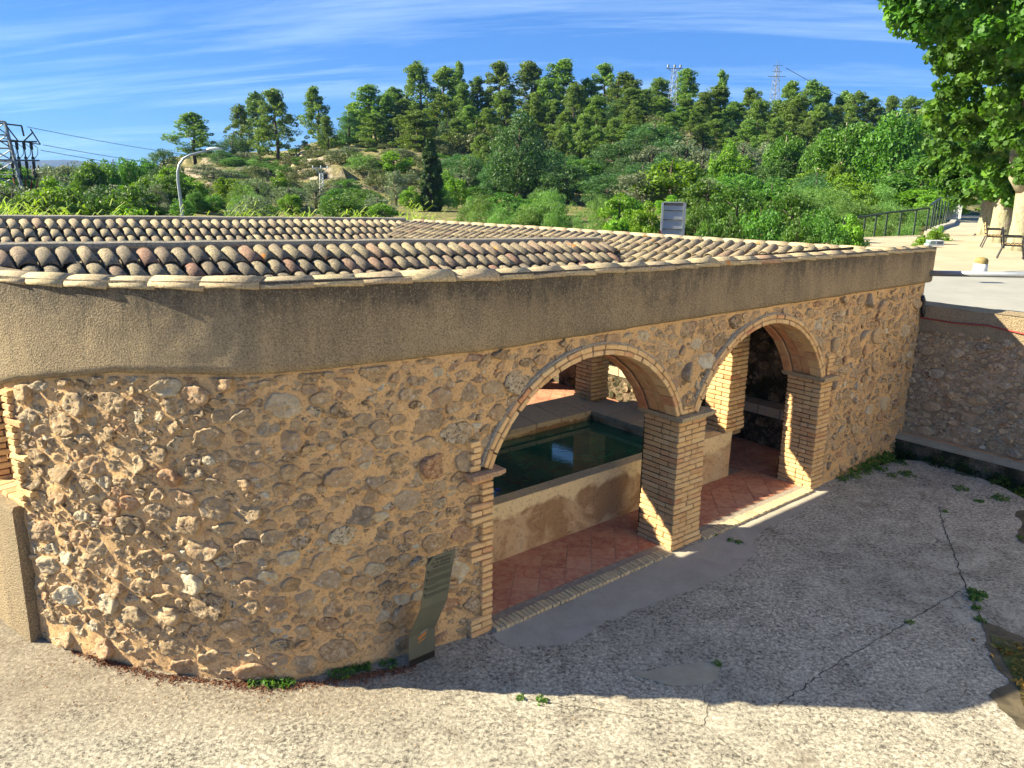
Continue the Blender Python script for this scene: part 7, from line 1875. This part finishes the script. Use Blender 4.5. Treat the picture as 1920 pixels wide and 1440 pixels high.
# giant reeds behind the far roof (uncountable)
rg = np.random.default_rng(3); VV, FF, QQ = [], [], []; base = 0; ns = 2300
az = rg.uniform(-.66, -.10, ns); rr = rg.uniform(25, 33, ns); hgt = np.where(az < -.33, rg.uniform(1.9, 2.9, ns), rg.uniform(1.7, 2.75, ns)) * np.clip(.78 + .3 * vnoise(az * 30, rr * .3), .5, 1.2)
for a, r, h in zip(az, rr, hgt):
    x, y = r * sin(a), r * cos(a); z0 = .8; lean = rg.normal(0, .12, 2)
    for k in range(9):
        t = .35 + .65 * k / 8; px, py, pz = x + lean[0] * t * h, y + lean[1] * t * h, z0 + h * t; d = rg.uniform(0, 6.28); L = rg.uniform(.35, .65); dx, dy = cos(d), sin(d); w_ = .017
        for q, (l0, l1, zz0, zz1) in enumerate(((0, .5, 0, .22), (.5, 1.0, .22, .10))):
            VV += [(px + dx * L * l0 - dy * w_, py + dy * L * l0 + dx * w_, pz + L * zz0 * 1.6), (px + dx * L * l0 + dy * w_, py + dy * L * l0 - dx * w_, pz + L * zz0 * 1.6), (px + dx * L * l1 + dy * w_ * (1 - q), py + dy * L * l1 - dx * w_ * (1 - q), pz + L * zz1 * 1.6), (px + dx * L * l1 - dy * w_ * (1 - q), py + dy * L * l1 + dx * w_ * (1 - q), pz + L * zz1 * 1.6)]
            FF.append((base, base + 1, base + 2, base + 3)); base += 4; QQ.append(float(rg.uniform(.1, 1)))
obj('giant_reeds', np.array(VV), np.array(FF), LEAF['reed'], None, False, QQ, label='band of yellow green giant reeds behind the far roof at the left', cat='reeds', kind='stuff')

# weeds, dry leaves, channel plants --------------------------------------------------------------
def tuft(x, y, z, r, h, n, rg, size=.03): return (x, y, z, r, h, n, size)
rg = np.random.default_rng(12)
def weeds(name, spots, mat, label=None, **k):
    C = []; R = []; 
    for (x, y, z, r, h, n) in spots:
        for _ in range(n): a = rg.uniform(0, 6.28); q = r * rg.uniform(0, 1) ** .6; C.append((x + q * cos(a), y + q * sin(a), z + h * rg.uniform(.15, .8) * (1 - q / r * .6))); R.append((.03, .03, .025))
    V, F, q = leaves(np.array(C), np.array(R), 5, .035, .55, rg, .6); return obj(name, V, F, mat, None, False, q, label=label, kind='stuff', **k)
def ws(s, w_, z, r, h, n): p = w2(s, w_, z); return (p.x, p.y, p.z, r, h, n)
weeds('foot_weeds', [ws(7.0, -.12, 0, .10, .10, 22), ws(7.3, -.12, 0, .16, .16, 45), ws(7.6, -.13, 0, .16, .2, 60), ws(7.9, -.12, 0, .15, .26, 70), ws(8.2, -.12, 0, .18, .3, 90), ws(8.5, -.1, 0, .15, .22, 70)], LEAF['weed'], 'green weeds along the wall foot at the far right corner', cat='weeds')
weeds('joint_moss', [(6.15, 11.9, 0, .12, .05, 30), (6.46, 11.68, 0, .14, .05, 40), (6.62, 12.2, 0, .10, .06, 24), (6.2, 11.6, 0, .1, .03, 20), (6.27, 10.21, 0, .04, .03, 10), (5.36, 7.95, 0, .06, .04, 26), (5.30, 7.8, 0, .07, .04, 30), (5.44, 7.88, 0, .05, .05, 20), (5.2, 7.6, 0, .05, .03, 16), (5.1, 7.35, 0, .05, .03, 14), (7.0, 10.6, 0, .06, .03, 16), (7.4, 10.75, 0, .14, .06, 40), (7.0, 11.1, 0, .12, .04, 26), (6.84, 9.37, 0, .05, .05, 14), (2.75, 9.35, 0, .05, .02, 12), (2.9, 9.2, 0, .04, .02, 10), (2.99, 9.12, 0, .05, .02, 12), (2.03, 6.49, 0, .03, .04, 8), (.3, 5.92, 0, .05, .03, 12), (.12, 5.95, 0, .03, .03, 8), (4.3, 7.3, 0, .04, .02, 8)], LEAF['weed'], 'mossy tufts growing in the joints of the courtyard concrete', cat='moss')
weeds('front_weeds', [(-2.2, 6.12, 0, .09, .08, 36), (-2.05, 6.1, 0, .08, .07, 26), (-1.6, 6.27, 0, .12, .07, 46), (-1.45, 6.33, 0, .08, .06, 26), (-1.15, 6.42, 0, .07, .05, 18), (-1.35, 6.36, 0, .05, .06, 14), (-2.35, 6.1, 0, .05, .05, 12)], LEAF['weed'], 'small yellow green weeds at the foot of the curved stone corner', cat='weeds')
CHP = [ws(8.93 + .05 * sin(k * 2.1), -.15 - .13 * k, -.18 + .08 * sin(k * 1.7), .13, .46, 80) for k in range(30)] + [ws(8.8, -1.6 - .2 * k, -.35, .3, .4, 90) for k in range(10)] + [ws(8.6, -.12, -.1, .2, .35, 70), ws(8.95, -.05, .05, .18, .35, 70)]
weeds('channel_plants', CHP, m_leaf('channel_leaves', (.008, .02, .006), (.018, .045, .010), (.05, .12, .02)), 'dark damp plants filling the drain channel under the retaining wall', cat='plants')
weeds('channel_bright_plants', [ws(9.0, -1.0, -.1, .13, .35, 40), ws(8.9, -1.75, -.1, .2, .35, 80), ws(8.75, -2.1, -.1, .2, .3, 80), ws(9.05, -1.5, .1, .1, .25, 20), ws(8.98, -.55, -.05, .1, .3, 20)], LEAF['weed'], 'bright green plants at the edge of the drain channel', cat='plants')
# dry needles and leaf litter along the curved foot
dp = [(-4.29, 6.62), (-3.84, 6.40), (-3.25, 6.2), (-2.64, 6.13), (-2.22, 6.06), (-1.66, 6.17), (-1.29, 6.28), (-.9, 6.40)]
C = []; 
for a, b in zip(dp, dp[1:]):
    for _ in range(150): t = rg.random(); C.append((a[0] + (b[0] - a[0]) * t, a[1] + (b[1] - a[1]) * t - abs(rg.normal(0, .055)) + .02, .006))
V, F, q = leaves(np.array(C), np.full((len(C), 3), (.03, .03, .004)), 5, .022, .35, rg, 0, .3)
def m_litter():
    g = G('dry_litter', .9, .2); n = g.n('ShaderNodeAttribute', attribute_name='rnd'); g.col(g.ramp(n.outputs['Fac'], [(0, (.09, .035, .02)), (.5, (.20, .075, .04)), (1, (.34, .17, .08))])); return g.m
M_LIT = m_litter(); obj('dry_litter', V, F, M_LIT, None, False, q, label='reddish dry leaf litter along the foot of the curved stone corner', cat='litter', kind='stuff')
C = np.array([(rg.uniform(4.75, 5.6), rg.uniform(5.3, 7.0), .012) for _ in range(70)]); V, F, q = leaves(C, np.full((70, 3), (.03, .03, .003)), 2, .07, .6, rg, 0, .15)
g = G('yellow_leaf', .7, .3); g.col((.42, .22, .04)); obj('puddle_leaves', V, F, g.m, None, False, q, label='yellow fallen leaves floating on the brown puddle', cat='leaves', kind='stuff')
# loose pebbles
mb = MB()
for k in range(420):
    x, y = rg.uniform(-5, 4.5), rg.uniform(3.3, 6.3)
    if k < 200: x = rg.uniform(-4.5, -.5); y = np.interp(x, [p[0] for p in dp], [p[1] for p in dp]) - abs(rg.normal(0, .35)) - .03
    r = rg.uniform(.004, .013); mb.add([(x + r * cos(a) * rg.uniform(.8, 1.2), y + r * sin(a), .0) for a in (0, 1.25, 2.5, 3.8, 5.0)] + [(x, y, r * 1.1)], [(i, (i + 1) % 5, 5) for i in range(5)], float(rg.random()))
mb.build('loose_pebbles', M_STONE, None, True, kind='stuff', label='tiny loose pebbles scattered on the courtyard concrete', cat='pebbles')

# ------------------------------------------------------------------ information panel (folded steel sheet)
ip = empty('information_panel', (-.95, 6.381, 0), radians(38.7), label='folded dark metal information panel in front of the rubble wall left of the arches', cat='information panel')
PR = [(0, 0), (-.012, .33), (-.235, .745), (-.373, 1.308)]; WP = .292; th = .006
V = []; 
for y, z in PR: V += [(0, y, z), (WP, y, z), (0, y + th, z), (WP, y + th, z)]
F = []
for i in range(3):
    b = i * 4; F += [(b, b + 1, b + 5, b + 4), (b + 3, b + 2, b + 6, b + 7), (b + 2, b, b + 4, b + 6), (b + 1, b + 3, b + 7, b + 5)]
F += [(12, 13, 15, 14), (1, 0, 2, 3)]
M_PANEL = simple('bronze_sheet', (.105, .11, .085), .45, 0, (.085, .09, .07), 3); M_INK = simple('black_print', (.012, .012, .012), .6)
obj('sheet', V, F, M_PANEL, ip)
def on_panel(seg, u, v):                                                     # u 0..1 across, v metres up the segment
    (y0, z0), (y1, z1) = PR[seg], PR[seg + 1]; L = hypot(y1 - y0, z1 - z0); dy, dz = (y1 - y0) / L, (z1 - z0) / L
    return Vector((u * WP, y0 + dy * v, z0 + dz * v)) + Vector((0, -dz, dy)) * .0015
pm = MB()
def pquad(seg, pts, mb): mb.add([on_panel(seg, u, v) for u, v in pts], [tuple(range(len(pts)))])
pb = MB(); pquad(0, [(0.0, .002), (1, .002), (1, .075), (0, .075)], pb); pb.build('black_base_print', M_INK, ip)
LT = hypot(PR[3][0] - PR[2][0], PR[3][1] - PR[2][1])
cr_ = MB(); pquad(2, [(0, LT - .001), (0, LT - .075), (.20, LT - .001)], cr_); cr_.build('corner_print', M_INK, ip)
rg2 = random.Random(8); ln = MB(); v = LT - .165
for par, (nl, last) in enumerate(((5, .3), (6, .45), (4, .5), (4, .4))):
    bl = MB(); cx0, cv = .07, v + .004; pquad(2, [(cx0 + .045 * cos(a), cv + .012 * sin(a)) for a in np.linspace(0, 2 * pi, 10, endpoint=False)], bl); bl.build('bullet_print', M_INK, ip)
    for l in range(nl):
        u = .14 if l == 0 else .06; end = .95 if l < nl - 1 else last
        while u < end: wl = rg2.uniform(.03, .1); u2 = min(u + wl, end); pquad(2, [(u, v), (u2, v), (u2, v + .0042), (u, v + .0042)], ln); u = u2 + .014
        v -= .0135
    v -= .022
ln.build('small_print', M_INK, ip)
def text_mesh(txt, size, name, seg, u, v, italic=.25):
    cu = bpy.data.curves.new(name, 'FONT'); cu.body = txt; cu.size = size; cu.shear = italic; cu.offset = size * .012; cu.resolution_u = 3
    to = bpy.data.objects.new(name, cu); COL.objects.link(to); dg = bpy.context.evaluated_depsgraph_get(); me = bpy.data.meshes.new_from_object(to.evaluated_get(dg)); bpy.data.objects.remove(to)
    (y0, z0), (y1, z1) = PR[seg], PR[seg + 1]; L = hypot(y1 - y0, z1 - z0); dy, dz = (y1 - y0) / L, (z1 - z0) / L; b = on_panel(seg, u, v)
    for q in me.vertices: x, y, _ = q.co; q.co = b + Vector((x, dy * y, dz * y))
    me.materials.append(M_INK); return link(name, me, ip)
text_mesh('Rentadors', .044, 'title_print', 2, .25, LT - .055); text_mesh('de la Sèquia', .044, 'title_print', 2, .13, LT - .095); text_mesh('del Comú', .044, 'title_print', 2, .24, LT - .135)
em = MB(); pquad(0, [(.33, .285), (.46, .31), (.62, .325), (.70, .325), (.64, .30), (.50, .275), (.36, .258)], em); em.build('emblem_leaf', simple('orange_print', (.42, .19, .06), .5, 0, (.30, .12, .04), 60), ip)
(y0, z0) = PR[1]
em = MB(); em.add([on_panel(1, u, v_) + Vector((0, -.001, 0)) for u, v_ in ((.30, -.03), (.45, .0), (.60, .03), (.70, .045), (.66, .03), (.5, -.005), (.36, -.035))], [tuple(range(7))]); em.build('emblem_blade', M_WHITE, ip)
em = MB(); em.add([on_panel(1, u, v_) + Vector((0, -.0012, 0)) for u, v_ in ((.42, -.022), (.52, .005), (.62, .022), (.60, .012), (.5, -.012))], [tuple(range(5))]); em.build('emblem_blue', simple('blue_print', (.05, .12, .4), .5), ip)
em = MB(); em.add([on_panel(0, u, v_) for u, v_ in ((.30, .235), (.42, .25), (.55, .262), (.66, .285), (.58, .25), (.45, .236), (.36, .225))], [tuple(range(7))]); em.build('emblem_leaf', bpy.data.materials['orange_print'], ip)

# ------------------------------------------------------------------ haze
hz = G('air_haze'); hz.t.nodes.remove(hz.b); pv = hz.n('ShaderNodeVolumePrincipled'); pv.inputs['Density'].default_value = 1.1e-4; pv.inputs['Color'].default_value = (.26, .50, 1, 1); pv.inputs['Anisotropy'].default_value = .2
hz.t.links.new(pv.outputs[0], hz.t.nodes['Material Output'].inputs['Volume'])
hb = MB(); hb.box(-4300, 4300, -4300, 4800, -2.6, 75); hb.build('haze', hz.m, kind='stuff', label='thin blue air haze over the whole valley', cat='haze')

# added house, unseen right of the frame; its pale front bounces sunlight into the shade
vh = empty('added_bounce_house', (15.2, 1.0, 2.4), radians(3), label='added pale cream house, unseen right of the frame, bouncing sunlight into the shade', cat='house')
M_CREAM = simple('cream_render', (.72, .64, .50), .9, 0, (.66, .58, .45), 3, .004)
wins = [(y, z) for z in (1.1, 4.1) for y in (-10.5, -7, -3.5, 0, 3.5, 7)]
mb = MB(); ys = sorted({-13.0, 10.0} | {y for y, z in wins} | {y + 1.1 for y, z in wins}); zs = [-5, 1.1, 2.6, 4.1, 5.6, 7.2]
for a, b in zip(ys, ys[1:]):
    for c, d in zip(zs, zs[1:]):
        if (a, c) in wins: mb.add([(0, a, c), (.18, a, c), (.18, a, d), (0, a, d)], [(0, 1, 2, 3)]).add([(0, b, c), (.18, b, c), (.18, b, d), (0, b, d)], [(3, 2, 1, 0)]).add([(0, a, c), (0, b, c), (.18, b, c), (.18, a, c)], [(0, 1, 2, 3)]); continue
        mb.add([(0, a, c), (0, b, c), (0, b, d), (0, a, d)], [(0, 3, 2, 1)])
mb.add([(0, -13, -5), (9, -13, -5), (9, -13, 7.2), (0, -13, 7.2), (0, 10, -5), (9, 10, -5), (9, 10, 7.2), (0, 10, 7.2)], [(0, 1, 2, 3), (4, 7, 6, 5), (1, 5, 6, 2)]); mb.build('wall', M_CREAM, vh)
for y, z in wins:
    mb = MB(); mb.box(.12, .18, y, y + .07, z, z + 1.5).box(.12, .18, y + 1.03, y + 1.1, z, z + 1.5).box(.12, .18, y + .51, y + .59, z, z + 1.5).box(.12, .18, y + .07, y + 1.03, z + 1.43, z + 1.5).build('window_frame', M_SLAT, vh)
    mb = MB(); mb.box(.16, .175, y + .07, y + 1.03, z, z + 1.43).build('window_pane', bpy.data.materials['dark_glass'], vh)
mb = MB(); mb.add([(-.5, -13.4, 7.1), (-.5, 10.4, 7.1), (4.5, 10.4, 9.0), (4.5, -13.4, 9.0), (9.5, 10.4, 7.1), (9.5, -13.4, 7.1), (-.5, -13.4, 6.98), (-.5, 10.4, 6.98)], [(0, 3, 2, 1), (3, 5, 4, 2), (0, 1, 7, 6)]); mb.build('roof', M_TILEL, vh)
